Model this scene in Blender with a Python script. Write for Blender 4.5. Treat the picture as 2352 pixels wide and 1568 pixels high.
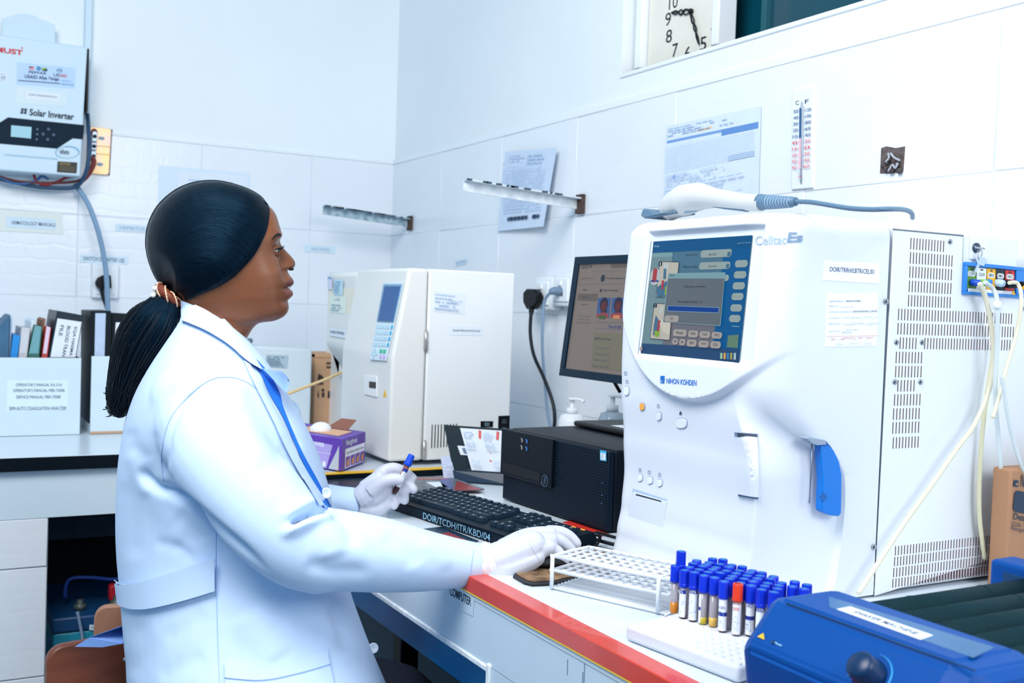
import bpy, bmesh, math, random
from mathutils import Vector, Matrix
from mathutils.bvhtree import BVHTree
for o in list(bpy.data.objects): bpy.data.objects.remove(o)
SC = bpy.context.scene; COL = SC.collection
random.seed(7)

# ---------------------------------------------------------------- camera
F, CX, CY = 2430.0, 1176.0, 784.0
def _cd(x, y): return Vector((x-CX, -(y-CY), -F)).normalized()
_Y = _cd(-183, 657); _Z = _cd(2817, 762).cross(_Y).normalized()
if _Z.y < 0: _Z = -_Z
_X = _Y.cross(_Z)
ROT = Matrix((_X, _Y, _Z))          # camera axes -> world axes
EYE = Vector((0, 0, 1.2))
def P(x, y, ax, val):               # where the sight line of a photo pixel meets the plane axis=val
    d = ROT @ _cd(x, y); t = (val-EYE[ax])/d[ax]
    return EYE + d*t
def W(x, y, dep):                   # the point at a given distance along the view axis
    return EYE + ROT @ (Vector((x-CX, -(y-CY), -F))*(dep/F))
VIEW = ROT @ Vector((0, 0, -1)); RIGHT = ROT @ Vector((1, 0, 0)); UPV = ROT @ Vector((0, 1, 0))
cam = bpy.data.cameras.new('camera'); camo = bpy.data.objects.new('camera', cam); COL.objects.link(camo)
M = ROT.to_4x4(); M.translation = EYE; camo.matrix_world = M
cam.sensor_width = 36; cam.lens = 36*F/2352; cam.clip_start = .05
cam.dof.use_dof = True; cam.dof.focus_distance = 1.66; cam.dof.aperture_fstop = 7.0
SC.camera = camo

# ---------------------------------------------------------------- light
def lin(c):
    c = c/255.0
    return c/12.92 if c <= .04045 else ((c+.055)/1.055)**2.4
def rgb(r, g, b): return (lin(r), lin(g), lin(b), 1)
w = bpy.data.worlds.new('world'); SC.world = w; w.use_nodes = True
bg = w.node_tree.nodes['Background']; bg.inputs[0].default_value = (.27, .62, .95, 1); bg.inputs[1].default_value = 0.84
def area(name, loc, target, sx, sy, power, col):
    l = bpy.data.lights.new(name, 'AREA'); l.shape = 'RECTANGLE'; l.size = sx; l.size_y = sy; l.energy = power; l.color = col
    o = bpy.data.objects.new(name, l); COL.objects.link(o); o.location = loc
    o.rotation_euler = (Vector(target)-Vector(loc)).to_track_quat('-Z', 'Y').to_euler(); return o
area('unseen_lamp', (-.38, .85, 2.7), (.5, 1.8, .85), 1.2, 1.2, 104, (1, .975, .95))  # ceiling light overhead, out of view
area('unseen_lamp', (1.0, -1.2, 2.2), (.8, 1.4, 1.0), 1.3, 1.0, 52, (1, .98, .96))  # flash bounced from behind the camera, added as an unseen area light
vs = SC.view_settings; vs.view_transform = 'Standard'; vs.look = 'None'; vs.exposure = -0.66; vs.gamma = 1.0; vs.use_curve_mapping = False

# ---------------------------------------------------------------- materials
MATS = {}
def mat(name, col, rough=.5, metal=0, var=.0, vscale=30, bump=0, bscale=200, spec=.5, emit=0, trans=0, alpha=1, coat=0, col2=None, kind='noise', stretch=None, ior=1.45, sss=0):
    if name in MATS: return MATS[name]
    m = bpy.data.materials.new(name); m.use_nodes = True; nt = m.node_tree; b = nt.nodes['Principled BSDF']; L = nt.links.new
    c = rgb(*col) if max(col) > 1 else (*col, 1)
    b.inputs['Base Color'].default_value = c; b.inputs['Roughness'].default_value = rough; b.inputs['Metallic'].default_value = metal
    b.inputs['Specular IOR Level'].default_value = spec; b.inputs['Transmission Weight'].default_value = trans; b.inputs['Alpha'].default_value = alpha
    b.inputs['Coat Weight'].default_value = coat; b.inputs['IOR'].default_value = ior
    if sss:
        b.inputs['Subsurface Weight'].default_value = sss; b.inputs['Subsurface Radius'].default_value = (.6, .25, .12); b.inputs['Subsurface Scale'].default_value = .012
    if emit:
        b.inputs['Emission Color'].default_value = c; b.inputs['Emission Strength'].default_value = emit
    tc = nt.nodes.new('ShaderNodeTexCoord'); mp = nt.nodes.new('ShaderNodeMapping'); L(tc.outputs['Object'], mp.inputs[0])
    if stretch: mp.inputs['Scale'].default_value = stretch
    n = nt.nodes.new('ShaderNodeTexNoise'); n.inputs['Scale'].default_value = vscale; n.inputs['Detail'].default_value = 5; L(mp.outputs[0], n.inputs['Vector'])
    if var or col2:
        r = nt.nodes.new('ShaderNodeValToRGB'); L(n.outputs[0], r.inputs[0])
        r.color_ramp.elements[0].position = .35; r.color_ramp.elements[1].position = .68
        c2 = rgb(*col2) if col2 else tuple(max(0, x*(1-var)) for x in c[:3])+(1,)
        r.color_ramp.elements[0].color = c2; r.color_ramp.elements[1].color = c
        L(r.outputs[0], b.inputs['Base Color'])
        if emit: L(r.outputs[0], b.inputs['Emission Color'])
    if bump:
        n2 = nt.nodes.new('ShaderNodeTexNoise'); n2.inputs['Scale'].default_value = bscale; n2.inputs['Detail'].default_value = 3; L(mp.outputs[0], n2.inputs['Vector'])
        bp = nt.nodes.new('ShaderNodeBump'); bp.inputs['Strength'].default_value = bump; bp.inputs['Distance'].default_value = .002
        L(n2.outputs[0], bp.inputs['Height']); L(bp.outputs[0], b.inputs['Normal'])
    MATS[name] = m; return m

# ---------------------------------------------------------------- object helpers
ORG = {}
def org(o): return ORG.get(o.name, Vector((0, 0, 0)))
def thing(name, label, cat, loc, group=None):
    o = bpy.data.objects.new(name, None); COL.objects.link(o); o.location = loc; o.empty_display_size = .05
    o['label'] = label; o['category'] = cat
    if group: o['group'] = group
    ORG[o.name] = Vector(loc); return o
def tag(o, label, cat, group=None):
    o['label'] = label; o['category'] = cat
    if group: o['group'] = group
    return o
def finish(name, me, mats, parent=None, smooth=False, kind=None, label=None):
    if not isinstance(mats, (list, tuple)): mats = [mats]
    for m in mats: me.materials.append(m)
    if smooth:
        me.polygons.foreach_set('use_smooth', [True]*len(me.polygons))
    if parent is not None: off = org(parent)
    else:
        n = len(me.vertices); a = [0.0]*(3*n); me.vertices.foreach_get('co', a)
        off = Vector(((min(a[0::3])+max(a[0::3]))/2, (min(a[1::3])+max(a[1::3]))/2, min(a[2::3]))) if n else Vector()
    me.transform(Matrix.Translation(-off))
    o = bpy.data.objects.new(name, me); COL.objects.link(o)
    if parent is not None: o.parent = parent
    else: o.location = off
    ORG[o.name] = off
    if kind: o['kind'] = kind
    if label: o['label'] = label
    return o
def mesh(name, v, f, m, parent=None, smooth=False, **k):
    me = bpy.data.meshes.new(name); me.from_pydata([tuple(x) for x in v], [], f); me.update()
    return finish(name, me, m, parent, smooth, **k)
class B:                                        # collects shapes of ONE part
    def __init__(s): s.bm = bmesh.new()
    def box(s, lo, hi, bev=0, seg=2, mi=0):
        lo, hi = Vector(lo), Vector(hi)
        return s.obox(lo, Vector((hi.x-lo.x, 0, 0)), Vector((0, hi.y-lo.y, 0)), Vector((0, 0, hi.z-lo.z)), bev, seg, mi)
    def obox(s, o, a, b, c, bev=0, seg=2, mi=0):
        o, a, b, c = Vector(o), Vector(a), Vector(b), Vector(c)
        vs = [s.bm.verts.new(o+a*i+b*j+c*k) for k in (0, 1) for j in (0, 1) for i in (0, 1)]
        fs = [s.bm.faces.new([vs[i] for i in q]) for q in ((0, 2, 3, 1), (4, 5, 7, 6), (0, 1, 5, 4), (2, 6, 7, 3), (0, 4, 6, 2), (1, 3, 7, 5))]
        if a.cross(b).dot(c) < 0:
            for x in fs: x.normal_flip()
        for x in fs: x.material_index = mi
        if bev:
            es = list({e for x in fs for e in x.edges})
            r = bmesh.ops.bevel(s.bm, geom=es, offset=bev, segments=seg, affect='EDGES', profile=.5)
            for x in r['faces']: x.material_index = mi; x.smooth = True
        return s
    def prism(s, poly, ext, bev=0, mi=0, seg=2):      # poly: list of 3D points, ext: extrusion vector
        ext = Vector(ext)
        a = [s.bm.verts.new(Vector(p)) for p in poly]; b = [s.bm.verts.new(Vector(p)+ext) for p in poly]; n = len(a)
        fs = [s.bm.faces.new(a), s.bm.faces.new(b[::-1])]
        for i in range(n): fs.append(s.bm.faces.new((a[i], b[i], b[(i+1) % n], a[(i+1) % n])))
        bmesh.ops.recalc_face_normals(s.bm, faces=fs)
        for x in fs: x.material_index = mi
        if bev:
            es = list({e for x in fs for e in x.edges})
            r = bmesh.ops.bevel(s.bm, geom=es, offset=bev, segments=seg, affect='EDGES', profile=.5)
            for x in r['faces']: x.material_index = mi; x.smooth = True
        return s
    def tube(s, pts, r, n=10, mi=0, smooth=4, cap=True, flat=1.0, up=None):
        pts = [Vector(p) for p in pts]; rr = r if isinstance(r, (list, tuple)) else [r]*len(pts)
        if smooth and len(pts) > 2: pts, rr = spline(pts, rr, smooth)
        t = (pts[1]-pts[0]).normalized(); u = Vector(up) if up is not None else (Vector((0, 0, 1)) if abs(t.z) < .9 else Vector((1, 0, 0)))
        x = (u - t*u.dot(t)).normalized(); rings = []
        for i, p in enumerate(pts):
            t = (pts[min(i+1, len(pts)-1)]-pts[max(i-1, 0)]).normalized()
            x = (x - t*x.dot(t)).normalized(); y = t.cross(x)
            rings.append([s.bm.verts.new(p+(x*math.cos(k*2*math.pi/n)+y*math.sin(k*2*math.pi/n)*flat)*rr[i]) for k in range(n)])
        for a, b in zip(rings, rings[1:]):
            for k in range(n):
                f = s.bm.faces.new((a[k], a[(k+1) % n], b[(k+1) % n], b[k])); f.material_index = mi; f.smooth = True
        if cap:
            for ring, fl in ((rings[0], True), (rings[-1], False)):
                f = s.bm.faces.new(ring[::-1] if fl else ring); f.material_index = mi
        return s
    def lathe(s, o, axis, prof, n=24, mi=0, cap=True, sm=True):   # prof: (r, h) along axis
        o, ax = Vector(o), Vector(axis).normalized(); x = ax.orthogonal().normalized(); y = ax.cross(x); rings = []
        for r, h in prof:
            rings.append([s.bm.verts.new(o+ax*h+(x*math.cos(k*2*math.pi/n)+y*math.sin(k*2*math.pi/n))*r) for k in range(n)])
        for a, b in zip(rings, rings[1:]):
            for k in range(n):
                f = s.bm.faces.new((a[k], a[(k+1) % n], b[(k+1) % n], b[k])); f.material_index = mi; f.smooth = sm
        if cap:
            for ring, fl in ((rings[0], True), (rings[-1], False)):
                f = s.bm.faces.new(ring[::-1] if fl else ring); f.material_index = mi
        return s
    def ball(s, c, r, mi=0, u=16, v=10):
        r = Vector(r) if isinstance(r, (list, tuple, Vector)) else Vector((r, r, r))
        g = bmesh.ops.create_uvsphere(s.bm, u_segments=u, v_segments=v, radius=1)
        for q in g['verts']: q.co = Vector((q.co.x*r.x, q.co.y*r.y, q.co.z*r.z))+Vector(c)
        for f in {f for q in g['verts'] for f in q.link_faces}: f.material_index = mi; f.smooth = True
        return s
    def poly(s, pts, mi=0):
        f = s.bm.faces.new([s.bm.verts.new(Vector(p)) for p in pts]); f.material_index = mi; return s
    def done(s, name, m, parent=None, smooth=False, **k):
        me = bpy.data.meshes.new(name); s.bm.to_mesh(me); s.bm.free()
        return finish(name, me, m, parent, smooth, **k)
def spline(pts, rr, k):
    P_, R_ = [], []
    n = len(pts)
    for i in range(n-1):
        p0, p1, p2, p3 = pts[max(i-1, 0)], pts[i], pts[i+1], pts[min(i+2, n-1)]
        for j in range(k):
            t = j/k
            P_.append(.5*((2*p1)+(p2-p0)*t+(2*p0-5*p1+4*p2-p3)*t*t+(3*p1-p0-3*p2+p3)*t**3))
            R_.append(rr[i]*(1-t)+rr[i+1]*t)
    return P_+[pts[-1]], R_+[rr[-1]]
def cr(vals, t):                                 # Catmull-Rom through a list of tuples at t in 0..len-1
    n = len(vals); i = min(int(t), n-2); t -= i
    p0, p1, p2, p3 = vals[max(i-1, 0)], vals[i], vals[i+1], vals[min(i+2, n-1)]
    return [.5*(2*b+(c-a)*t+(2*a-5*b+4*c-d)*t*t+(3*b-a-3*c+d)*t**3) for a, b, c, d in zip(p0, p1, p2, p3)]
def copy_thing(o, loc, label, group=None, rotz=0):
    c = o.copy(); COL.objects.link(c); c.location = loc; c['label'] = label
    if group: c['group'] = group
    for ch in o.children:
        d = ch.copy(); COL.objects.link(d); d.parent = c
        for g in ch.children:
            e = g.copy(); COL.objects.link(e); e.parent = d
    return c
# a flat frame: origin (lower left corner), U and V edge vectors; prints and screens are laid out in it in 0..1
class Frame:
    def __init__(s, bl, br, tl, tr=None):
        s.bl, s.br, s.tl = Vector(bl), Vector(br), Vector(tl)
        s.tr = Vector(tr) if tr is not None else s.br+s.tl-s.bl
        s.n = (s.br-s.bl).cross(s.tl-s.bl).normalized()
        if s.n.dot(EYE-s.bl) < 0: s.n = -s.n
        s.w = (s.br-s.bl).length; s.h = (s.tl-s.bl).length
    def at(s, u, v, off=0): return (s.bl*(1-u)+s.br*u)*(1-v)+(s.tl*(1-u)+s.tr*u)*v+s.n*off
def rrect(x0, y0, x1, y1, r, asp, k=4):          # rounded rectangle outline, r in units of the frame height
    rx, ry = r/asp, r; out = []
    for cx_, cy_, a0 in ((x1-rx, y0+ry, -90), (x1-rx, y1-ry, 0), (x0+rx, y1-ry, 90), (x0+rx, y0+ry, 180)):
        for i in range(k+1):
            a = math.radians(a0+90*i/k); out.append((cx_+rx*math.cos(a), cy_+ry*math.sin(a)))
    return out
_font_cache = {}
def glyphs(txt, bold=0):
    key = (txt, bold)
    if key not in _font_cache:
        c = bpy.data.curves.new('lettering', 'FONT'); c.body = txt; c.resolution_u = 3; c.offset = bold
        o = bpy.data.objects.new('lettering', c); COL.objects.link(o)
        dg = bpy.context.evaluated_depsgraph_get(); me = bpy.data.meshes.new_from_object(o.evaluated_get(dg))
        v = [x.co.copy() for x in me.vertices]; f = [tuple(p.vertices) for p in me.polygons]
        bpy.data.objects.remove(o); bpy.data.curves.remove(c); bpy.data.meshes.remove(me)
        if v:
            x0, x1 = min(p.x for p in v), max(p.x for p in v); y0, y1 = min(p.y for p in v), max(p.y for p in v)
            v = [((p.x-x0)/max(x1-x0, 1e-6), (p.y-y0)/max(y1-y0, 1e-6)) for p in v]
        _font_cache[key] = (v, f)
    return _font_cache[key]
def prints(name, fr, items, parent, off=.0006, step=.00012, **k):
    """flat print in a frame: items ('r',x0,y0,x1,y1,mat) ('rr',x0,y0,x1,y1,r,mat) ('t',text,x0,y0,x1,y1,mat[,bold]) ('p',pts,mat) ('c',cx,cy,r,mat)"""
    bm = bmesh.new(); mats = []; asp = fr.w/fr.h; d = off
    def mi(m):
        if m not in mats: mats.append(m)
        return mats.index(m)
    def face(pts, m):
        try:
            f = bm.faces.new([bm.verts.new(fr.at(u, v, d)) for u, v in pts])
            f.normal_update()
            if f.normal.dot(fr.n) < 0: f.normal_flip()
            f.material_index = mi(m)
        except ValueError: pass
    for it in items:
        t = it[0]
        if t == 'r': face([(it[1], it[2]), (it[3], it[2]), (it[3], it[4]), (it[1], it[4])], it[5])
        elif t == 'rr': face(rrect(*it[1:6], asp), it[6])
        elif t == 'p': face(it[1], it[2])
        elif t == 'c': face([(it[1]+it[3]/asp*math.cos(a*math.pi/10), it[2]+it[3]*math.sin(a*math.pi/10)) for a in range(20)], it[4])
        elif t == 't':
            v, f = glyphs(it[1], it[7] if len(it) > 7 else 0); x0, y0, x1, y1 = it[2:6]
            vv = [bm.verts.new(fr.at(x0+(x1-x0)*p[0], y0+(y1-y0)*p[1], d)) for p in v]
            for q in f:
                try:
                    g = bm.faces.new([vv[i] for i in q]); g.normal_update()
                    if g.normal.dot(fr.n) < 0: g.normal_flip()
                    g.material_index = mi(it[6])
                except ValueError: pass
        d += step
    me = bpy.data.meshes.new(name); bm.to_mesh(me); bm.free()
    return finish(name, me, mats, parent, **k)
def scribble(x0, y0, x1, y1, rows, m, seed=0, fill=.5, dens=.85):   # rows of print too small to read
    rd = random.Random(seed); out = []; h = (y1-y0)/rows
    for i in range(rows):
        y = y1-(i+1)*h+h*(1-fill)/2; x = x0; e = x0+(x1-x0)*(rd.uniform(.6, 1) if rows > 1 else 1)
        while x < e:
            ww = (x1-x0)*rd.uniform(.03, .12)
            if rd.random() < dens: out.append(('r', x, y, min(x+ww, e), y+h*fill, m))
            x += ww+(x1-x0)*.018
    return out
def slab(name, bl, br, tl, tr, t, m, parent=None, **k):   # thin sheet with real thickness
    bl, br, tl, tr = map(Vector, (bl, br, tl, tr)); n = (br-bl).cross(tl-bl).normalized()
    if n.dot(EYE-bl) < 0: n = -n
    b = B(); b.prism([bl, br, tr, tl], -n*t); return b.done(name, m, parent, **k)
# ================================================================ setting
A, BY, ZT, ZD = 1.56, 3.739, 1.721, .80         # right wall, back wall, top of the wall tiles, desk height
m_paint = mat('paint', (240, 245, 247), .6, var=.03, vscale=3, bump=.15, bscale=60)
m_tile = mat('tile_glaze', (237, 241, 246), .22, var=.03, vscale=4)
m_grout = mat('grout', (228, 234, 241), .8, var=.1, vscale=60)
m_trim = mat('white_trim', (240, 244, 248), .35)
m_white = mat('white_plastic', (235, 240, 245), .4)
m_black = mat('black_plastic', (8, 11, 16), .4, spec=.3)
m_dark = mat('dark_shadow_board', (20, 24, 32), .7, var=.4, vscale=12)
m_paper = mat('paper', (232, 238, 246), .7, var=.03, vscale=20)
m_ink = mat('ink', (30, 60, 90), .7)
m_inkg = mat('grey_ink', (150, 172, 196), .7)
m_inkp = mat('pale_ink', (186, 205, 228), .7)
def tile_relief(m):                              # staggered embossed waves of the glazed tiles
    nt = m.node_tree; L = nt.links.new; b = nt.nodes['Principled BSDF']
    tc = nt.nodes.new('ShaderNodeTexCoord'); sep = nt.nodes.new('ShaderNodeSeparateXYZ'); L(tc.outputs['Object'], sep.inputs[0])
    add = nt.nodes.new('ShaderNodeMath'); L(sep.outputs[0], add.inputs[0]); L(sep.outputs[1], add.inputs[1])
    cmb = nt.nodes.new('ShaderNodeCombineXYZ'); L(add.outputs[0], cmb.inputs[0]); L(sep.outputs[2], cmb.inputs[1])
    nz = nt.nodes.new('ShaderNodeTexNoise'); nz.inputs['Scale'].default_value = 14; L(cmb.outputs[0], nz.inputs['Vector'])
    mx = nt.nodes.new('ShaderNodeMix'); mx.data_type = 'VECTOR'; mx.inputs[0].default_value = .035
    L(cmb.outputs[0], mx.inputs[4]); L(nz.outputs[1], mx.inputs[5])
    br = nt.nodes.new('ShaderNodeTexBrick'); br.inputs['Scale'].default_value = 1; br.inputs['Brick Width'].default_value = .085; br.inputs['Row Height'].default_value = .047
    br.inputs['Mortar Size'].default_value = .008; br.inputs['Mortar Smooth'].default_value = 1; br.inputs['Color1'].default_value = (1, 1, 1, 1); br.inputs['Color2'].default_value = (.82, .82, .82, 1); br.inputs['Mortar'].default_value = (.2, .2, .2, 1)
    L(mx.outputs[1], br.inputs['Vector'])
    bp = nt.nodes.new('ShaderNodeBump'); bp.inputs['Strength'].default_value = .07; bp.inputs['Distance'].default_value = .004
    L(br.outputs[0], bp.inputs['Height']); L(bp.outputs[0], b.inputs['Normal'])
tile_relief(m_tile)
WIN = (0.55, 2.262, 1.806, 2.75)                 # window opening in the right wall: y0, y1, z0, z1
def structure(o): o['kind'] = 'structure'; return o
b = B(); b.box((-2.6, -2.2, -.1), (A+.3, BY+.3, 0)); floor = structure(b.done('floor', mat('floor_tile', (120, 130, 140), .5, var=.2, vscale=6)))
b = B(); b.box((-2.6, BY, 0), (A+.3, BY+.2, 3.0)); wallb = structure(b.done('wall_back', m_paint))
b = B(); T_ = .22
b.box((A, -2.2, 0), (A+T_, BY, WIN[2])); b.box((A, -2.2, WIN[3]), (A+T_, BY, 3.0)); b.box((A, WIN[1], WIN[2]), (A+T_, BY, WIN[3])); b.box((A, -2.2, WIN[2]), (A+T_, WIN[0], WIN[3]))
walla = structure(b.done('wall_right', m_paint))
def tile_mesh(wx, hz, axis):                     # one glazed tile, centred, facing -X (axis 0) or -Y (axis 1)
    b = B(); g = .0009; t = .006
    if axis == 0: b.box((-t, -wx/2+g, -hz/2+g), (0, wx/2-g, hz/2-g), .0016, 1)
    else: b.box((-wx/2+g, -t, -hz/2+g), (wx/2-g, 0, hz/2-g), .0016, 1)
    me = bpy.data.meshes.new('tile'); b.bm.to_mesh(me); b.bm.free(); me.materials.append(m_tile); return me
def put_tile(me, loc, wall):
    o = bpy.data.objects.new('tile', me); COL.objects.link(o); o.parent = wall; o.location = Vector(loc)-org(wall)
HZ = .269; ta = tile_mesh(.4306, HZ, 0); tb = tile_mesh(.3935, HZ, 1); tbe = tile_mesh(.326, HZ, 1)
for r in range(4):
    for k in range(8): put_tile(ta, (A-.001, BY-.4306*(k+.5), ZT-HZ*(r+.5)), walla)
    for k in range(6): put_tile(tb, (1.234-.3935*(k+.5), BY-.001, ZT-HZ*(r+.5)), wallb)
    put_tile(tbe, (1.234+.163, BY-.001, ZT-HZ*(r+.5)), wallb)
b = B(); b.box((A-.0052, .2, ZT-HZ*4), (A, BY, ZT)); gr = b.done('grout', m_grout, walla)
b = B(); b.box((-1.2, BY-.0052, ZT-HZ*4), (A, BY, ZT)); gr = b.done('grout', m_grout, wallb)
b = B(); b.box((A-.0074, .2, ZT+.0003), (A, BY-.008, ZT+.019), .002); structure(b.done('trim_1', m_trim))
b = B(); b.box((-1.2, BY-.0074, ZT+.0003), (A, BY, ZT+.012), .002); structure(b.done('trim_2', m_paint))
# window
y0, y1, z0, z1 = WIN
wn = bpy.data.objects.new('window_1', None); COL.objects.link(wn); wn.location = (A+.1, y1, z0); ORG[wn.name] = Vector(wn.location); structure(wn)
b = B(); b.box((A+.13, y0, z0), (A+.165, y0+.04, z1)); b.box((A+.13, y1-.05, z0), (A+.165, y1, z1)); b.box((A+.13, y0+.04, z0), (A+.165, y1-.05, z0+.03)); b.box((A+.13, y0+.04, z1-.04), (A+.165, y1-.05, z1))
b.done('frame', m_trim, wn)
b = B(); b.box((A+.13, 1.872, z0+.03), (A+.165, 1.89, z1-.04)); b.done('mullion', mat('teal_grey', (40, 96, 108), .5), wn)
m_glass = mat('dark_window_glass', (6, 74, 92), .12, var=.2, vscale=3)
b = B(); b.box((A+.14, y0+.04, z0+.03), (A+.15, 1.86, z1-.04)); b.done('pane', m_glass, wn)
b = B(); b.box((A+.14, 1.9, z0+.03), (A+.15, y1-.05, z1-.04)); b.done('pane', m_glass, wn)
b = B(); b.box((A-.004, y0, z0-.012), (A+.13, y1, z0), .003); b.done('sill', m_trim, wn)

# ================================================================ on the right wall
# clock leaning in the window opening
XC = A+.055
bl, br_, tl = P(1490, 142, 0, XC), P(1648, 96, 0, XC), P(1534, -60, 0, XC)
clk = thing('wall_clock', 'square cream clock with black numerals standing in the high window opening', 'clock', (A+.07, (bl.y+br_.y)/2, z0+.002))
yl, yr = bl.y, br_.y; zb = z0+.003
m_cream = mat('cream_face', (240, 236, 222), .5, var=.03); m_navy = mat('dark_navy', (24, 34, 50), .5)
yl2, yr2 = P(1482, 140, 0, A+.03).y, P(1672, 90, 0, A+.03).y
b = B(); b.box((A+.05, yr, zb), (A+.075, yl, zb+.33), .003); b.done('dial', m_cream, clk)
for yy in (yl+.004, yr-.03):
    b = B(); b.box((A+.03, yy, zb+.01), (A+.085, yy+.026, zb+.35), .004); b.done('frame', m_trim, clk)
b = B(); b.box((A+.03, yr-.004, zb+.325), (A+.085, yl+.004, zb+.35), .004); b.done('frame', m_trim, clk)
fr = Frame((A+.05, yl, zb), (A+.05, yr, zb), (A+.05, yl, zb+.32))
def clk_px(x, y):
    p = P(x, y, 0, A+.05); return ((yl-p.y)/(yl-yr), (p.z-zb)/.32)
it = []
for s, x, y, ww in (('10', 1547, 5, .13), ('9', 1535, 44, .085), ('8', 1537, 83, .09), ('7', 1551, 115, .08), ('6', 1580, 122, .085), ('5', 1616, 100, .085), ('4', 1641, 61, .085), ('3', 1655, 16, .08)):
    u, v = clk_px(x, y); it.append(('t', s, u-ww/2, v-.05, u+ww/2, v+.05, m_navy))
for s, u, v in (('11', .27, .86), ('12', .5, .9), ('1', .7, .86), ('2', .84, .76)): it.append(('t', s, u-.055, v-.045, u+.055, v+.045, m_navy))
prints('numerals', fr, it, clk)
c = clk_px(1590, 27); e1 = clk_px(1545, 30); e2 = clk_px(1610, 102)
def hand(name, p, q, w_, o):
    b = B(); P0, P1 = fr.at(*p, o), fr.at(*q, o); mid = P0.lerp(P1, .5); n = (P1-P0).cross(fr.n).normalized()*w_
    b.tube([P0, P0.lerp(P1, .3)+n, mid-n, P0.lerp(P1, .75)+n*.6, P1], .0022, 6); b.tube([P0, P0.lerp(P1, .3)-n, mid+n, P0.lerp(P1, .75)-n*.6, P1], .0018, 6); return b.done(name, m_black, clk)
hand('hour_hand', c, e1, .006, .004); hand('minute_hand', c, e2, .004, .006)
b = B(); b.lathe(fr.at(*c, .002), fr.n, [(.007, 0), (.007, .006), (.003, .009)], 14); b.done('hub', m_black, clk)
# two posted sheets
def sheet_on_wall(name, label, px, x, items, mt=m_paper, cat='paper', tilt=0):
    q = [P(*p, 0, x) for p in px]
    if tilt: q[1].x -= tilt; q[3].x -= tilt*.6
    o = slab(name, *q, .0006, mt); tag(o, label, cat)
    if items: prints('print', Frame(*q), items, o, off=.0004)
    return o
it = scribble(.1, .86, .45, .95, 3, m_inkp, 1)+scribble(.12, .1, .9, .18, 1, m_ink, 2, .6)+scribble(.5, .82, .85, .95, 3, m_inkp, 9)
for i in range(15): it += scribble(.13, .22+i*.042, .92, .255+i*.042, 1, m_inkp, i+10, .45, .9)
sheet_on_wall('notice_sheet', 'plain printed notice sheet hanging behind the white angle bracket', [(1142, 531), (1262, 521), (1160, 349), (1287, 340)], A-.014, it, mat('bluish_paper', (212, 226, 245), .7, var=.04), tilt=.02)
it = [('r', .02, .8, .98, .83, mat('blue_ink', (120, 160, 215), .7)), ('r', .62, .76, .98, .83, mat('blue_ink2', (100, 145, 205), .7)), ('c', .12, .4, .03, mat('stamp_blue', (130, 165, 225), .7)), ('r', .36, .87, .52, .89, mat('stamp_orange', (255, 205, 165), .7)), ('r', .7, .46, .95, .52, m_inkp)]
it += scribble(.03, .87, .75, .97, 4, m_inkp, 3)
for i in range(12): it.append(('r', .02, .47+i*.025, .96, .474+i*.025, m_inkp))
it += scribble(.05, .33, .7, .43, 4, m_inkp, 5)+scribble(.05, .04, .95, .3, 7, m_inkp, 6)
sheet_on_wall('wall_chart', 'blue tinted form sheet in a clear sleeve beside the thermometer', [(1521, 492), (1742, 452), (1530, 290), (1748, 243)], A-.01, it, mat('bluish_sheet', (222, 234, 248), .45, var=.05))
# thermometer
q = [P(*p, 0, A-.012) for p in ((1816, 437), (1866, 432), (1818, 206), (1868, 198))]
th = thing('thermometer', 'white strip thermometer with blue and red scale numbers on tiles', 'thermometer', q[0])
b = B(); n = Vector((-1, 0, 0)); b.prism([q[0], q[1], q[3], q[2]], -n*.010, .003); b.done('backing', m_white, th)
fr = Frame(*q); m_tb = mat('scale_blue', (40, 90, 140), .6); m_tr = mat('scale_red', (225, 60, 80), .6)
it = [('t', 'C', .2, .84, .36, .88, m_ink), ('t', 'F', .64, .84, .8, .88, m_ink), ('r', .43, .2, .45, .82, m_inkg), ('r', .58, .2, .6, .82, m_inkg)]
for i in range(10):
    mm = m_tb if i < 5 else m_tr; y = .76-i*.062
    it += [('t', str(abs(50-10*i)), .12, y, .34, y+.032, mm), ('t', str(120-20*i if i < 7 else abs(120-20*i)), .68, y, .93, y+.032, mm), ('r', .38, y+.012, .43, y+.018, m_inkg), ('r', .6, y+.012, .65, y+.018, m_inkg)]
it += [('r', .47, .8-.31, .56, .8, m_tb), ('r', .47, .2, .56, .5, mat('pale_red', (245, 190, 200), .6)), ('r', .44, .1, .6, .106, m_inkg), ('r', .44, .12, .6, .126, m_tr), ('r', .44, .14, .6, .146, m_inkg), ('r', .44, .16, .6, .166, m_inkg)]
prints('scale', fr, it, th)
b = B(); b.tube([fr.at(.515, .06, .002), fr.at(.515, .86, .002)], .0022, 8, smooth=0); b.done('glass_tube', mat('clear_glass', (230, 240, 250), .05, trans=.6), th)
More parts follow.
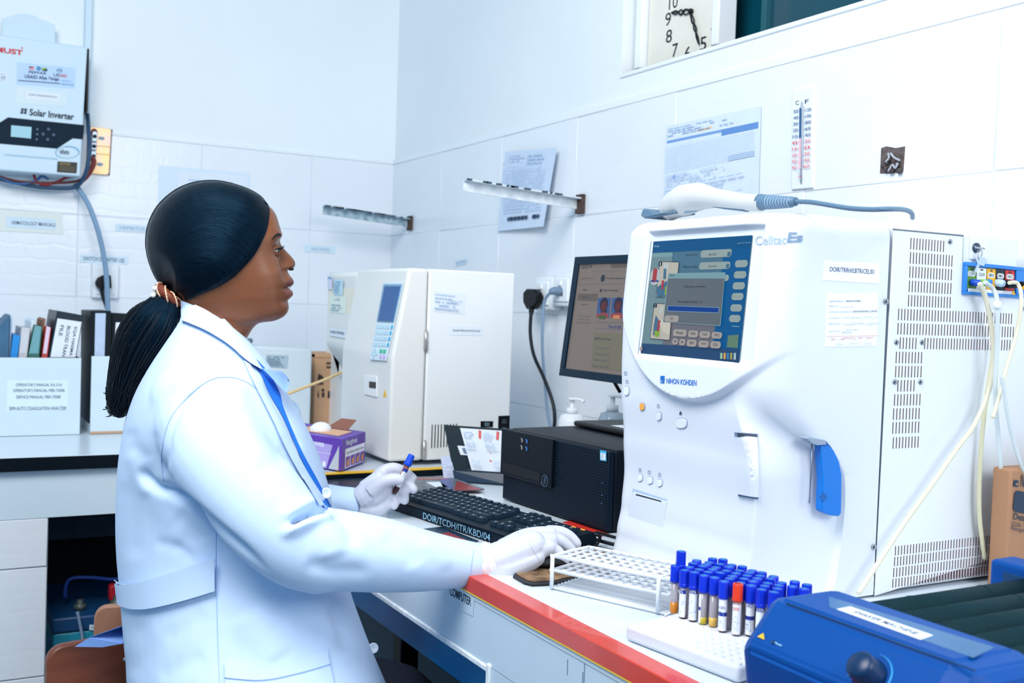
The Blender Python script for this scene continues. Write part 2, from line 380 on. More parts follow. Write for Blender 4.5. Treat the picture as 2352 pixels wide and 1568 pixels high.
# open box hole with wires
b = B(); q = [P(*p, 0, A-.0085) for p in ((2021, 398), (2024, 340), (2036, 336), (2058, 340), (2078, 336), (2074, 392), (2050, 398))]
b.prism(q, (.004, 0, 0)); hole = b.done('wall_cavity', mat('rough_plaster', (112, 100, 98), .9, var=.5, vscale=90, bump=1, bscale=120)); tag(hole, 'rough square hole chipped in the tiles with bent wires inside', 'hole')
b = B()
for pts in (((2046, 352), (2054, 362), (2066, 368)), ((2040, 394), (2050, 378), (2056, 386), (2062, 374)), ((2034, 372), (2042, 362), (2040, 352))):
    b.tube([P(x, y, 0, A-.016) for x, y in pts], .0022, 6)
b.done('wire', mat('grey_wire', (170, 172, 182), .5), hole)
b = B()
for i in range(7):
    p = P(2030+6*i, 395-random.random()*45, 0, A-.012); b.ball(p, .006, 0, 6, 4)
b.done('rubble', mat('rough_plaster2', (90, 80, 82), .9, var=.5, vscale=120), hole, kind='stuff')
# shelf brackets: enamelled angle iron arms sticking out of the wall
def bracket(label, wall_px, tip_px, xw, out, name='shelf_bracket'):
    w0 = P(*wall_px, 0, xw)
    best = None
    for k in range(400):                         # the arm runs straight out from the wall; find the length that ends under the tip pixel
        x = xw-.05-k*.002; t = Vector((x, w0.y, w0.z)); v = ROT.transposed() @ (t-EYE); px = CX+F*v.x/-v.z
        if px <= tip_px[0]: break
    t.z = P(*tip_px, 0, x).z; t.y = w0.y
    o = thing(name, label, 'bracket', w0, 'wall shelf brackets'); d = t-w0; up = Vector((0, 0, 1)); s = Vector((0, 1, 0))
    h = .03
    m1 = mat('chipped_white_enamel', (238, 243, 246), .3, col2=(205, 215, 222), vscale=40) if 'white' in label else mat('chipped_green_enamel', (196, 214, 222), .4, col2=(120, 150, 165), vscale=50)
    b = B(); b.obox(w0-up*h, d, up*h, s*.004, .001); b.done('web', m1, o)
    b = B(); b.obox(w0-up*.004, d, up*.004, -s*.022, .001); b.done('flange', m1, o)
    m2 = mat('rust', (92, 74, 66), .8, var=.6, vscale=150)
    b = B(); b.obox(w0+Vector((-.012, -.024, -h-.012)), (.012, 0, 0), (0, .032, 0), (0, 0, h+.022), .001); b.done('wall_stub', m2, o)
    b = B(); rd = random.Random(3)
    for i in range(14 if 'white' in label else 34):
        f = rd.random(); p = w0+d*f; b.box(p+Vector((-.004, -.0235, -.004)), p+Vector((rd.uniform(.002, .02), -.0215, .001)))
    b.done('chipped_edge', mat('dark_chip', (60, 78, 92), .8), o, kind='stuff')
bracket('white enamel angle bracket sticking out over the notice sheet', (1334, 456), (1065, 412), A-.007, 0)
bracket('dark chipped angle bracket at the corner of the room', (943, 503), (742, 472), A-.007, 0)
# power sockets and plugs
def socket(label, px0, px1, x, grp):
    p, q = P(*px0, 0, x), P(*px1, 0, x); o = thing('wall_socket', label, 'socket', (A, p.y, min(p.z, q.z)), grp)
    b = B(); b.box((A-.045, min(p.y, q.y), min(p.z, q.z)), (A-.008, max(p.y, q.y), max(p.z, q.z)), .006); b.done('box', m_white, o)
    ym, zm = (p.y+q.y)/2, (p.z+q.z)/2; hh = abs(p.z-q.z)
    b = B(); b.box((A-.051, ym-abs(p.y-q.y)*.38, zm-hh*.36), (A-.044, ym+abs(p.y-q.y)*.38, zm+hh*.36), .003); b.done('face_plate', m_trim, o)
    b = B(); b.box((A-.056, ym-.008, zm+hh*.12), (A-.05, ym+.008, zm+hh*.28), .002); b.done('switch', m_white, o)
    for dy, dz in ((0, .02), (-.012, -.012), (.012, -.012)):
        b = B(); b.box((A-.0516, ym+dy-.0025, zm+dz-.006), (A-.0512, ym+dy+.0025, zm+dz+.006)); b.done('slot', m_black, o)
    return o
SX = A-.05
socket('white wall socket holding the big black plug', (1224, 636), (1262, 712), SX, 'wall sockets')
socket('white wall socket with the grey cable by the monitor', (1266, 628), (1308, 704), SX, 'wall sockets')
m_cable = mat('black_rubber', (16, 24, 34), .5); m_gcable = mat('grey_cable', (132, 156, 184), .5)
pc_ = P(1224, 690, 0, SX-.04)
o = thing('power_plug', 'black three pin plug in the socket with hanging black cord', 'plug', pc_)
b = B(); pts = [P(x, y, 0, SX-.02) for x, y in ((1206, 672), (1214, 663), (1232, 664), (1239, 674), (1238, 695), (1228, 710), (1214, 710), (1206, 694))]
b.prism([p+Vector((.012, 0, 0)) for p in pts], (-.02, 0, 0), .004); b.done('plug_body', m_black, o)
XK = A-.1
b = B(); b.tube([P(1221, 706, 0, SX-.03), P(1220, 722, 0, SX-.035)], [.009, .006], 10, smooth=0); b.done('strain_relief', m_black, o)
b = B(); b.tube([P(x, y, 0, XK) for x, y in ((1220, 716), (1218, 765), (1226, 815), (1246, 860), (1262, 900), (1272, 935), (1274, 970), (1268, 1000))], .0048, 10); b.done('cord', m_cable, o)
o = thing('power_lead', 'grey appliance lead with angled plug at the far socket', 'cable', P(1284, 668, 0, SX-.02))
b = B(); b.tube([P(1288, 669, 0, SX), P(1272, 668, 0, SX-.02), P(1262, 672, 0, SX-.03)], [.012, .011, .007], 10); b.done('plug_body', mat('grey_plug', (110, 132, 158), .5), o)
b = B(); b.tube([P(x, y, 0, XK+.02) for x, y in ((1264, 671), (1252, 688), (1247, 720), (1246, 800), (1252, 880), (1257, 940), (1265, 985), (1270, 1005))], .0042, 10); b.done('cord', m_gcable, o)
# little wall label
def wall_label(name, label, px, ax, val, txt, mt, tm, inset=(.08, .25, .92, .75), grp=None):
    q = [P(*p, ax, val) for p in px]; o = slab(name, *q, .0005, mt); tag(o, label, 'label', grp)
    prints('lettering', Frame(*q), [('t', t, *bx, tm) for t, bx in (txt if isinstance(txt, list) else [(txt, inset)])], o); return o
m_label = mat('label_paper', (214, 232, 244), .6); m_tape = mat('yellowed_tape', (228, 234, 228), .4)
wall_label('wall_label', 'tiny white OLMS label above the beige analyser', ((1046, 612), (1072, 606), (1045, 599), (1071, 593)), 0, A-.009, 'SLIMS', m_label, m_inkg)
# ================================================================ on the back wall
YB = BY-.009
# solar inverter
YI = BY-.13
q = [P(-70, 385, 1, YI), P(184, 405, 1, YI), P(-66, 70, 1, YI), P(201, 108, 1, YI)]
inv = thing('solar_inverter', 'large white wall inverter with a black control strip and stickers', 'inverter', ((q[0].x+q[1].x)/2, BY, q[0].z))
fr = Frame(*q); m_inv = mat('inverter_white', (206, 226, 238), .45); m_pet = mat('petrol_black', (3, 32, 50), .5, spec=.15)
b = B(); b.prism([q[0], q[1], q[3], q[2]], (0, .12, 0), .004); b.done('casing', m_inv, inv)
b = B(); b.box(q[3]+Vector((0, .004, -.2)), q[3]+Vector((.006, .1, -.004))); b.done('side_slot', m_black, inv)
def ipx(x, y):
    # frame coordinates of a photo pixel on the inverter front
    p = P(x, y, 1, YI); u = (p.x-q[0].x)/(q[1].x-q[0].x); z0_ = q[0].z*(1-u)+q[1].z*u; z1_ = q[2].z*(1-u)+q[3].z*u
    return (u, (p.z-z0_)/(z1_-z0_))
def zpx(x, y): return ipx(x*300/1069, y*440/1568)
it = [('p', [zpx(*p) for p in ((-60, 1170), (0, 1176), (460, 1216), (585, 1132), (668, 1140), (675, 1022), (62, 960), (0, 1000), (-60, 1000))], m_pet)]
prints('control_strip', fr, it, inv, off=.0008)
b = B(); pts = [fr.at(*zpx(*p), .0012) for p in ((85, 1118), (248, 1134), (252, 1040), (88, 1025))]; b.prism(pts, fr.n*.002); b.done('display', mat('lcd', (150, 200, 214), .3), inv)
for x, y in ((388, 1058), (345, 1097), (430, 1103), (383, 1141)):
    b = B(); b.lathe(fr.at(*zpx(x, y), .0008), fr.n, [(.0058, 0), (.0058, .0018), (.0045, .003)], 14); b.done('button', mat('button_navy', (30, 62, 92), .35), inv)
for x, y in ((299, 1057), (297, 1098), (295, 1140)):
    b = B(); b.lathe(fr.at(*zpx(x, y), .0008), fr.n, [(.003, 0), (.003, .0012)], 10); b.done('indicator', mat('led_off', (70, 110, 140), .35), inv)
m_red = mat('logo_red', (205, 40, 55), .5); m_bk = mat('logo_dark', (16, 46, 70), .5)
u0, v0 = zpx(-72, 440); u1, v1 = zpx(185, 396)
it = [('t', 'MUST', zpx(-34, 0)[0], zpx(45, 436)[1], zpx(183, 0)[0], zpx(45, 392)[1], m_red, .035), ('c', *zpx(168, 392), .006, m_red)]
a, c = zpx(233, 938), zpx(592, 900)
it += [('t', 'Solar Inverter', a[0], zpx(400, 962)[1], c[0], zpx(400, 906)[1], m_bk, .028)]
for dx, dy in ((164, 886), (190, 888), (160, 910), (187, 912)): it.append(('p', [zpx(dx, dy+19), zpx(dx+21, dy+20), zpx(dx+24, dy), zpx(dx+4, dy-1)], m_bk))
it += [('p', [zpx(*p) for p in ((465, 1408), (625, 1418), (628, 1330), (468, 1320))], mat('caution_black', (44, 44, 40), .5)), ('t', 'CAUTION', zpx(510, 0)[0], zpx(550, 1352)[1], zpx(600, 0)[0], zpx(550, 1334)[1], mat('caution_gold', (190, 160, 80), .5))]
for k in range(4): it.append(('p', [zpx(485, 1364+k*11), zpx(612, 1370+k*11), zpx(612, 1366+k*11), zpx(485, 1360+k*11)], mat('caution_gold2', (110, 98, 66), .5)))
m_lp = mat('sticker_line', (120, 175, 205), .5)
cx_, cy_ = zpx(545, 1244)
ring = []
for k in range(25):
    a = 2*math.pi*k/24; ring.append((cx_+.112*math.cos(a), cy_+.047*math.sin(a)+.1*.1*math.cos(a)))
for k in range(24):
    s0 = .97 if k % 24 > 6 else .9; m0, m1 = ring[k], ring[k+1]; f = lambda p, s: (cx_+(p[0]-cx_)*s, cy_+(p[1]-cy_)*s)
    it.append(('p', [m0, m1, f(m1, s0-.03), f(m0, s0-.03)], m_lp))
it.append(('t', 'vhm', zpx(505, 0)[0], zpx(545, 1264)[1], zpx(582, 0)[0], zpx(545, 1222)[1], m_bk, .01))
it.append(('p', [zpx(30, 1266), zpx(465, 1302), zpx(465, 1298), zpx(30, 1262)], m_lp))
prints('lettering', fr, it, inv, off=.0012)
def sticker(name, pts, mt, items, parent=inv):
    qq = [fr.at(*zpx(*p), .0006) for p in pts]; o = slab(name, *qq, .0005, mt, parent); prints('print', Frame(*qq), items, o, off=.0004); return o
m_stk = mat('sticker_blue', (188, 214, 246), .5)
it = [('r', .2, .72, .285, .86, m_red), ('r', .2, .76, .285, .79, m_paper), ('r', .2, .79, .24, .86, m_bk), ('c', .365, .8, .1, mat('globe_blue', (70, 140, 190), .5)), ('p', [(.42, .7), (.51, .7), (.51, .85), (.42, .85)], mat('flag_green', (130, 170, 60), .5)), ('p', [(.42, .7), (.51, .7), (.51, .84)], m_bk), ('t', 'PEPFAR', .2, .54, .5, .66, m_bk, .01), ('c', .72, .8, .12, m_lp), ('c', .72, .8, .085, m_stk), ('r', .68, .78, .76, .82, m_bk), ('t', 'US', .62, .5, .72, .64, m_bk, .01), ('t', 'AID', .725, .5, .85, .64, m_red, .01), ('t', 'USAID Afya Yangu', .13, .27, .72, .47, m_bk, .015), ('t', 'Southern', .76, .3, .93, .38, m_lp), ('r', .02, .17, .74, .2, m_bk)] + scribble(.76, .12, .98, .22, 1, m_lp, 4)
sticker('partner_sticker', ((128, 690), (590, 722), (130, 506), (592, 552)), m_stk, it)
sticker('asset_sticker', ((128, 845), (528, 868), (130, 712), (530, 760)), mat('clear_tape', (212, 226, 230), .35), [('r', .18, .3, .85, .85, m_paper), ('t', 'DOIR/TRRH/LBTR/MUS/01', .24, .55, .8, .68, m_ink)])
sticker('barcode_sticker', ((-40, 660), (50, 666), (-36, 590), (53, 596)), m_paper, [('r', .45+.055*k, .25, .45+.055*k+.03, .6, m_inkg) for k in range(8)]+[('r', .2, .8, .85, .84, m_inkg), ('r', .2, .1, .85, .13, m_inkg)])
# board above the inverter
b = B(); pts = [P(x, y, 1, BY-.05) for x, y in ((5, 90), (127, 102), (127, 58), (112, 50), (98, 46), (80, 36), (62, 32), (44, 31), (24, 38), (7, 42))]
b.prism(pts, (0, .012, 0), .001); o = b.done('wall_board', mat('white_board', (212, 230, 240), .5, var=.06, vscale=8)); tag(o, 'scalloped white board edge standing up behind the wall inverter', 'board')
# trunking
b = B(); p0, p1, p2 = P(198, -30, 1, BY-.03), P(191, 268, 1, BY-.03), P(215, -30, 1, BY-.03)
b.box((p1.x, BY-.03, p1.z), (p1.x+.021, BY, 2.6), .003); o = b.done('cable_trunking', mat('trunking_white', (210, 228, 240), .4)); tag(o, 'white vertical cable trunking on the wall beside the inverter', 'trunking')
# gold terminal plate
YG = BY-.02
q = [P(*p, 1, YG) for p in ((197, 398), (250, 402), (203, 290), (256, 296))]
gp = thing('terminal_plate', 'yellow passivated metal plate with terminals beside the inverter', 'metal plate', (q[0].x, BY, q[0].z))
m_gold = mat('gold_zinc', (244, 208, 130), .35, metal=.35, col2=(240, 196, 190), vscale=14)
fr2 = Frame(*q); b = B(); b.prism([fr2.at(*p) for p in rrect(0, 0, 1, 1, .06, fr2.w/fr2.h)], (0, .012, 0), .0015); b.done('plate', m_gold, gp)
b = B(); b.prism([q[1]+Vector((0, .002, 0)), q[1]+Vector((.006, .016, 0)), q[3]+Vector((.006, .016, 0)), q[3]+Vector((0, .002, 0))], (0, .003, 0)); b.done('plate_edge', mat('rusty_edge', (120, 92, 92), .7, var=.5, vscale=80), gp)
m_metal = mat('zinc_metal', (170, 190, 205), .35, metal=.6)
for v0_, v1_ in ((.68, .9), (.5, .66), (.26, .48)):
    b = B(); b.obox(fr2.at(.16, v0_, .001), fr2.br*.22-fr2.bl*.22, (fr2.tl-fr2.bl)*(v1_-v0_), fr2.n*.012, .002); t = b.done('terminal', m_metal, gp)
    b = B(); b.lathe(fr2.at(.27, (v0_+v1_)/2, .013), fr2.n, [(.006, 0), (.006, .003), (.002, .004)], 12); b.done('screw', m_black, t)
for v_ in (.74, .18):
    b = B(); b.prism([fr2.at(*p, .0006) for p in rrect(.45, v_, .72, v_+.07, .03, fr2.w/fr2.h)], fr2.n*.0006); b.done('slot', mat('slot_grey', (140, 160, 176), .6), gp)
for v_ in (.6, .43):
    b = B(); b.obox(fr2.at(.4, v_, 0), (fr2.br-fr2.bl)*.58, (fr2.tl-fr2.bl)*.012, fr2.n*.002); b.done('rib', mat('gold_rib', (190, 150, 96), .4, metal=.3), gp)
b = B(); b.tube([fr2.at(.1, .8, .008), fr2.at(.2, .93, .012), fr2.at(.34, .9, .01), fr2.at(.33, .8, .008)], .0035, 8); b.done('lead', mat('dark_red_wire', (120, 36, 34), .5), gp)
# cables around the inverter
def cable(name, label, pts, r, m, ax=1, cat='cable', n=10, res=6):
    b = B(); b.tube(pts, r, n, smooth=res); o = b.done(name, m); tag(o, label, cat); return o
YC = BY-.1
cable('power_cable', 'thick slate cable running down the side of the inverter', [P(x, y, 1, BY-.12+d) for x, y, d in ((201, 262, .08), (203, 290, .05), (205, 330, .01), (204, 365, 0), (195, 402, .01), (178, 426, .04), (150, 432, .05), (90, 429, .06), (30, 418, .06), (-40, 400, .06))], .0066, mat('slate_cable', (40, 72, 104), .5))
m_conduit = mat('grey_conduit', (128, 160, 190), .55)
def corrugated(pts, r, m, name, label):
    pp, _ = spline([Vector(p) for p in pts], [r]*len(pts), 30); rr = [r*(1.0 if i % 2 else .86) for i in range(len(pp))]
    b = B(); b.tube(pp, rr, 12, smooth=0); o = b.done(name, m); tag(o, label, 'conduit')
corrugated([P(x, y, 1, BY-.1+d) for x, y, d in ((172, 424, .05), (182, 436, .04), (203, 470, .02), (222, 520, 0), (236, 575, 0), (244, 630, 0), (247, 690, 0), (248, 724, 0), (249, 800, 0))], .0085, m_conduit, 'flexible_conduit', 'grey corrugated conduit curving down the wall to the box files')
for nm, lb, cc, pts, r in (('red_wire', 'red wire sagging under the inverter', (150, 38, 42), ((76, 395), (84, 416), (104, 424), (130, 418), (152, 408), (176, 405)), .0042),
                           ('brown_wire', 'brown wire looping below the inverter to the metal plate', (110, 50, 46), ((-20, 398), (20, 412), (60, 418), (120, 420), (176, 416), (200, 400), (214, 378), (212, 366)), .0042),
                           ('blue_wire', 'blue wire hanging lowest under the inverter', (44, 104, 160), ((-20, 400), (10, 412), (28, 420), (55, 422), (84, 414), (96, 404), (112, 412)), .004),
                           ('maroon_wire', 'maroon wire bundle going up to the terminal plate', (128, 44, 40), ((182, 418), (196, 408), (208, 392), (216, 372), (210, 360)), .008)):
    cable(nm, lb, [P(x, y, 1, BY-.07) for x, y in pts], r, mat(nm, cc, .5), cat='wire')
# labels on the tiles
q = [P(*p, 1, YB) for p in ((-30, 528), (146, 538), (-30, 478), (142, 489))]
o = slab('shelf_label', *q, .0005, m_tape); tag(o, 'taped HEMATOLOGY MANUALS label on the tiles', 'label')
prints('lettering', Frame(*q), [('r', .25, .18, .9, .68, m_label), ('t', 'HEMATOLOGY MANUALS', .32, .33, .9, .5, m_ink, .008)], o)
wall_label('shelf_label', 'HEMATOLOGY FILES label half hidden by the hair', ((265, 530), (400, 538), (266, 514), (401, 522)), 1, YB, 'HEMATOLOGY FILES', m_label, m_inkg, (.07, .25, .95, .75))
wall_label('shelf_label', 'SWITCH OFF AFTER USE label above the wall plug', ((184, 602), (294, 608), (185, 584), (295, 590)), 1, YB, 'SWITCH OFF AFTER USE', m_label, m_ink, (.06, .25, .92, .75))
wall_label('shelf_label', 'small FACE MASKS label between head and analyser', ((700, 578), (770, 582), (700, 562), (770, 566)), 1, YB, 'FACE MASKS', m_label, m_inkg, (.22, .25, .82, .7))
q = [P(*p, 1, YB) for p in ((362, 520), (572, 530), (366, 380), (574, 398))]
o = slab('taped_notice', *q, .0005, mat('faint_notice', (220, 234, 246), .5)); tag(o, 'faint notice sheet taped to the wall behind the woman', 'paper')
prints('print', Frame(*q), [('r', .2, .2, .97, .95, m_paper)]+scribble(.28, .76, .8, .84, 1, m_inkp, 8)+scribble(.24, .3, .9, .68, 5, m_inkp, 12), o)
# socket and plug low on the back wall
p, q2 = P(210, 684, 1, YB-.02), P(274, 606, 1, YB-.02)
so = thing('wall_socket', 'white wall socket behind the grey conduit', 'socket', (p.x, BY, p.z), 'wall sockets')
b = B(); b.box((p.x, BY-.03, p.z), (q2.x, BY-.006, q2.z), .005); b.done('box', m_white, so)
b = B(); b.box((p.x+.012, BY-.036, p.z+.012), (q2.x-.012, BY-.029, q2.z-.012), .003); b.done('face_plate', m_trim, so)
po = thing('power_plug', 'black plug behind the grey conduit on the back wall', 'plug', P(230, 660, 1, BY-.05))
b = B(); b.prism([P(x, y, 1, BY-.04) for x, y in ((217, 648), (222, 638), (236, 631), (252, 632), (254, 662), (232, 664), (219, 658))], (0, -.03, 0), .004); b.done('plug_body', m_black, po)
b = B(); b.tube([P(x, y, 1, BY-.05) for x, y in ((233, 655), (236, 680), (242, 700), (250, 730), (256, 780))], [.009, .006, .0045, .0045, .0045], 8); b.done('cord', m_cable, po)
# ================================================================ counters and desk
m_lam = mat('white_laminate', (218, 228, 237), .25, var=.02, vscale=5)
m_edge = mat('black_edge_band', (5, 16, 26), .4, spec=.2)
m_wall_l = mat('pale_board', (214, 230, 240), .5, var=.03, vscale=6)
m_yel = mat('yellow_tape', (250, 196, 40), .4)
m_redt = mat('red_tape', (214, 62, 44), .25, var=.12, vscale=14, bump=.25, bscale=25, coat=.3)
YL = 2.76; XL0, XL1 = -1.2, .66; ZC = .815
c = thing('back_counter', 'white counter with black front edge along the back wall under the box files', 'counter', (-.3, 3.2, 0))
b = B(); b.box((XL0, YL+.004, .765), (XL1, BY-.012, .80), .002); b.done('worktop', m_lam, c)
b = B(); b.box((XL0, YL, .766), (XL1, YL+.003, .799), .001); b.done('edge_band', m_edge, c)
b = B(); b.box((XL0, YL+.02, .648), (XL1, YL+.04, .765)); b.done('apron', m_wall_l, c)
sp = None
b = B(); b.box((XL0, YL+.026, 0), (.281, YL+.09, .648)); sp = b.done('support_wall', m_grout, c)
for r in range(3):
    for k in range(4):
        x1 = .279-.3*k; z1_ = .648-.12 - .27*(r-1) if r else .648
        zz0, zz1 = ((.528, .648), (.258, .528), (0.002, .258))[r]
        b = B(); b.box((x1-.298, YL+.018, zz0+.0015), (x1, YL+.0255, zz1-.0015), .0015, 1); b.done('tile', m_tile, sp)
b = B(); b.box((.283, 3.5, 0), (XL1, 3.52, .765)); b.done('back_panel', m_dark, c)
b = B(); b.box((.285, 3.2, .50), (XL1, 3.24, .56)); b.done('rail', mat('slate_blue_rail', (50, 72, 96), .6, var=.3, vscale=30), c)
c = thing('corner_counter', 'white corner worktop with yellow and black tape on its edge under the beige analyser', 'counter', (1.1, 3.0, 0))
YC0 = P(900, 1082, 2, ZC).y
b = B(); b.box((XL1+.002, YC0+.003, .78), (A-.012, BY-.012, ZC), .002); b.done('worktop', m_lam, c)
b = B(); b.box((XL1+.002, YC0, ZC-.001), (A-.012, YC0+.024, ZC+.0012)); b.done('yellow_tape', m_yel, c)
b = B(); b.box((XL1+.002, YC0-.001, .782), (A-.012, YC0+.0025, ZC-.0012)); b.done('black_tape', m_edge, c)
b = B(); b.box((XL1+.002, YC0+.03, 0), (A-.012, YC0+.05, .78)); b.done('front_panel', m_wall_l, c)
XD = .715
d = thing('computer_desk', 'white desk edged with glossy red tape and a COMPUTER label', 'desk', (1.1, 1.1, 0))
YD0, YD1 = -.35, YC0-.004
b = B(); b.box((XD+.002, YD0, .765), (A-.012, YD1, ZD), .003); b.done('worktop', m_lam, d)
b = B(); pts = [(XD, YD0, ZD-.0225), (XD-.0015, YD0, ZD-.022), (XD-.0015, YD0, ZD), (XD, YD0, ZD+.0012), (XD+.0275, YD0, ZD+.0012), (XD+.0275, YD0, ZD), (XD+.001, YD0, ZD)]
b.prism(pts, (0, 1.385-YD0+.32, 0)); b.done('red_tape', m_redt, d)
b = B(); b.box((XD-.0012, YD0, ZD-.0245), (XD+.002, 1.7, ZD-.0225)); b.done('yellow_stripe', m_yel, d)
YK = P(1130, 1535, 0, .722).y
m_apr = mat('grey_white_metal', (196, 214, 228), .3, var=.05, vscale=4)
b = B(); b.box((.718, YD0, .684), (.735, YD1, .7745), .002); b.done('apron', m_apr, d)
b = B(); b.box((.718, YD0, .0), (.735, YK, .6838)); b.done('side_panel', m_apr, d)
m_chip = mat('chipped_edge', (232, 240, 246), .6, var=.2, vscale=80)
b = B(); b.box((.715, YK-.002, .676), (.738, YD1, .685), .002); b.done('lower_lip', m_chip, d)
b = B(); b.box((.714, YK-.006, .60), (.738, YK+.006, .69), .003); b.done('corner_lip', m_chip, d)
b = B(); b.box((.768, YK-.03, .592), (.79, YD1, .684), .003); b.done('knee_rail', mat('blue_steel', (50, 158, 226), .3, var=.45, vscale=3), d)
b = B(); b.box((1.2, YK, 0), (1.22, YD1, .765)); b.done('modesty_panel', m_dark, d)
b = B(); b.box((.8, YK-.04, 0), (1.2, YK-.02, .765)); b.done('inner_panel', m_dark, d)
for yy in (1.62, 1.95):
    b = B(); b.box((.86, yy, 0), (.9, yy+.04, .765), .003); b.done('leg', mat('dark_steel', (22, 26, 34), .4), d)
q = [P(*p, 0, .7172) for p in ((1030, 1387), (1086, 1415), (1030, 1333), (1090, 1365))]
fl = Frame(*q); o = slab('label', *q, .0004, m_apr, d)
prints('lettering', fl, [('t', 'COMPUTER', .07, .42, .9, .8, mat('label_navy', (24, 50, 74), .6), .01)], o)
for x, y, l in ((1304, 1532, .02), (1343, 1540, .03), (1339, 1556, .014)):
    p = P(x, y, 0, .7178); b = B(); b.box((p.x-.0006, p.y, p.z-l*.5), (p.x+.001, p.y+.0009, p.z+l*.5)); b.done('scratch', mat('scratch_grey', (120, 140, 170), .7), d)

# ================================================================ things on the back counter
pb = P(183, 998, 2, .80); YF = pb.y
def boxfile(name, label, x0, x1, zt, dep, col, parts):
    o = thing(name, label, 'box file', ((x0+x1)/2, YF, .80), 'white box files'); t = .004
    m = mat('box_file_card', (214, 230, 238), .5, var=.03, vscale=10)
    b = B(); b.box((x0, YF, .801), (x1, YF+t, zt), .001); b.done('front_panel', m, o)
    for xx, nm in ((x0, 'side_panel'), (x1-t, 'side_panel')):
        b = B(); b.prism([(xx, YF+t, .801), (xx, YF+dep, .801), (xx, YF+dep, zt), (xx, YF+t, zt)], (t, 0, 0)); b.done(nm, m, o)
    b = B(); b.box((x0+t, YF+dep-t, .801), (x1-t, YF+dep, zt)); b.done('back_panel', m, o)
    b = B(); b.box((x0+t, YF+t, .801), (x1-t, YF+dep-t, .805)); b.done('bottom_panel', m, o); return o
zt = P(185, 822, 1, YF).z
bx = boxfile('box_file', 'white box file labelled with operator manuals, full of books', pb.x-.26, pb.x, zt, .24, 0, None)
fr = Frame(*[P(*p, 1, YF-.0005) for p in ((16, 945), (155, 944), (16, 873), (156, 873))])
o = slab('paper_label', fr.bl, fr.br, fr.tl, fr.tr, .0004, mat('label_paper2', (222, 238, 246), .6), bx)
def lp(x0, y0, x1, y1): return ((x0-16)/139.5, (945-y1)/72, (x1-16)/139.5, (945-y0)/72)
prints('lettering', fr, [('t', "OPERATOR'S MANUAL KX-21N", *lp(36, 880, 141, 887), m_ink), ('t', "OPERATOR'S MANUAL MEK-7300K", *lp(30, 893, 149, 900), m_ink), ('t', 'SERVICE MANUAL MEK-7300K', *lp(37, 908, 140, 915), m_ink), ('t', 'SEMI-AUTO COAGULATION ANALYZER', *lp(21, 934, 153, 942), m_ink)], o)
def upright(name, label, px, y0, dep, m, cat='book', grp='books in the box file', page=None):
    """px: bottom-left, bottom-right, top-left, top-right of the spine where it shows; carried down into the box"""
    bl_, br2, tl_, tr_ = [P(*p, 1, y0) for p in px]
    rl, rr_ = bl_.copy(), br2.copy(); bl_ = Vector((max(rl.x-.006, pb.x-.253), rl.y, .8065)); br2 = Vector((min(rr_.x-.006, pb.x-.008), rr_.y, .8065))
    o = thing(name, label, cat, (bl_+br2)/2, grp)
    b = B(); b.prism([bl_, br2, rr_, tr_, tl_, rl], (0, dep, 0), .001); b.done('cover', m, o); bl_, br2 = rl, rr_
    if page:
        b = B(); e = Vector((.0025, 0, 0)); b.prism([bl_+e+Vector((0, -.0004, .01)), br2-e+Vector((0, -.0004, .01)), tr_-e+Vector((0, -.0004, .0005)), tl_+e+Vector((0, -.0004, .0005))], (0, .002, 0)); b.done('page_block', page, o)
    return o, Frame(rl, rr_, tl_, tr_)
Y1 = YF+.012
upright('ring_binder', 'slate blue binder at the outer end of the box file', ((-30, 820), (20, 820), (-14, 760), (22, 724)), Y1, .2, mat('slate_binder', (64, 112, 146), .6, var=.25, vscale=20, stretch=(8, 1, 1)), 'binder')
upright('paper_folder', 'thin white folder standing beside the bright blue book', ((20.6, 820), (23.4, 820), (23.6, 722), (29, 730)), Y1+.02, .2, mat('thin_folder', (180, 206, 232), .6), 'folder')
upright('book', 'bright blue book low in the box file', ((24, 820), (40, 820), (30, 768), (47, 771)), Y1, .18, mat('bright_blue', (30, 140, 215), .5))
upright('book', 'beige thick manual in the box file', ((42, 820), (62, 820), (49, 752), (70, 754)), Y1+.005, .2, mat('beige_cover', (206, 204, 206), .6, var=.12, vscale=25, stretch=(20, 1, 1)), page=mat('page_edge', (220, 222, 226), .8, var=.2, vscale=40, stretch=(30, 1, 1)))
upright('paper_folder', 'white folder tilted between the beige manual and the green book', ((62.3, 820), (63.7, 820), (71.5, 738), (79, 733)), Y1+.03, .2, mat('white_folder', (224, 236, 244), .6), 'folder')
upright('book', 'dark green book with pale teal page edges in the box file', ((64, 820), (90, 820), (78, 748), (97, 750)), Y1, .2, mat('green_cover', (60, 110, 100), .6), page=mat('teal_pages', (120, 176, 184), .8, var=.2, vscale=40, stretch=(30, 1, 1)))
upright('card_folder', 'brown card divider sticking up in the box file', ((91, 820), (95, 820), (99, 735), (105, 731)), Y1+.04, .18, mat('brown_card', (150, 102, 76), .7), 'folder')
upright('book', 'red topped pink booklet beside the white file', ((96, 820), (109, 820), (105, 749), (118, 752)), Y1, .18, mat('red_cover', (190, 70, 68), .5), page=mat('pink_pages', (226, 206, 224), .8))
o, fr = upright('ring_binder', 'white tilted binder marked BLOOD TRANSFUSION FILE in the box file', ((111, 820), (175, 820), (131, 713), (192, 724)), Y1, .22, mat('dark_spine', (14, 34, 48), .4), 'binder')
bl_, br2, tl_, tr_ = fr.at(.07, .0), fr.at(.97, 0), fr.at(.07, .84), fr.at(.97, .84); n = Vector((0, -.0006, 0))
o2 = slab('spine_label', bl_+n, br2+n, tl_+n, tr_+n, .0004, m_paper, o)
f2 = Frame(bl_+n, br2+n, tl_+n, tr_+n)
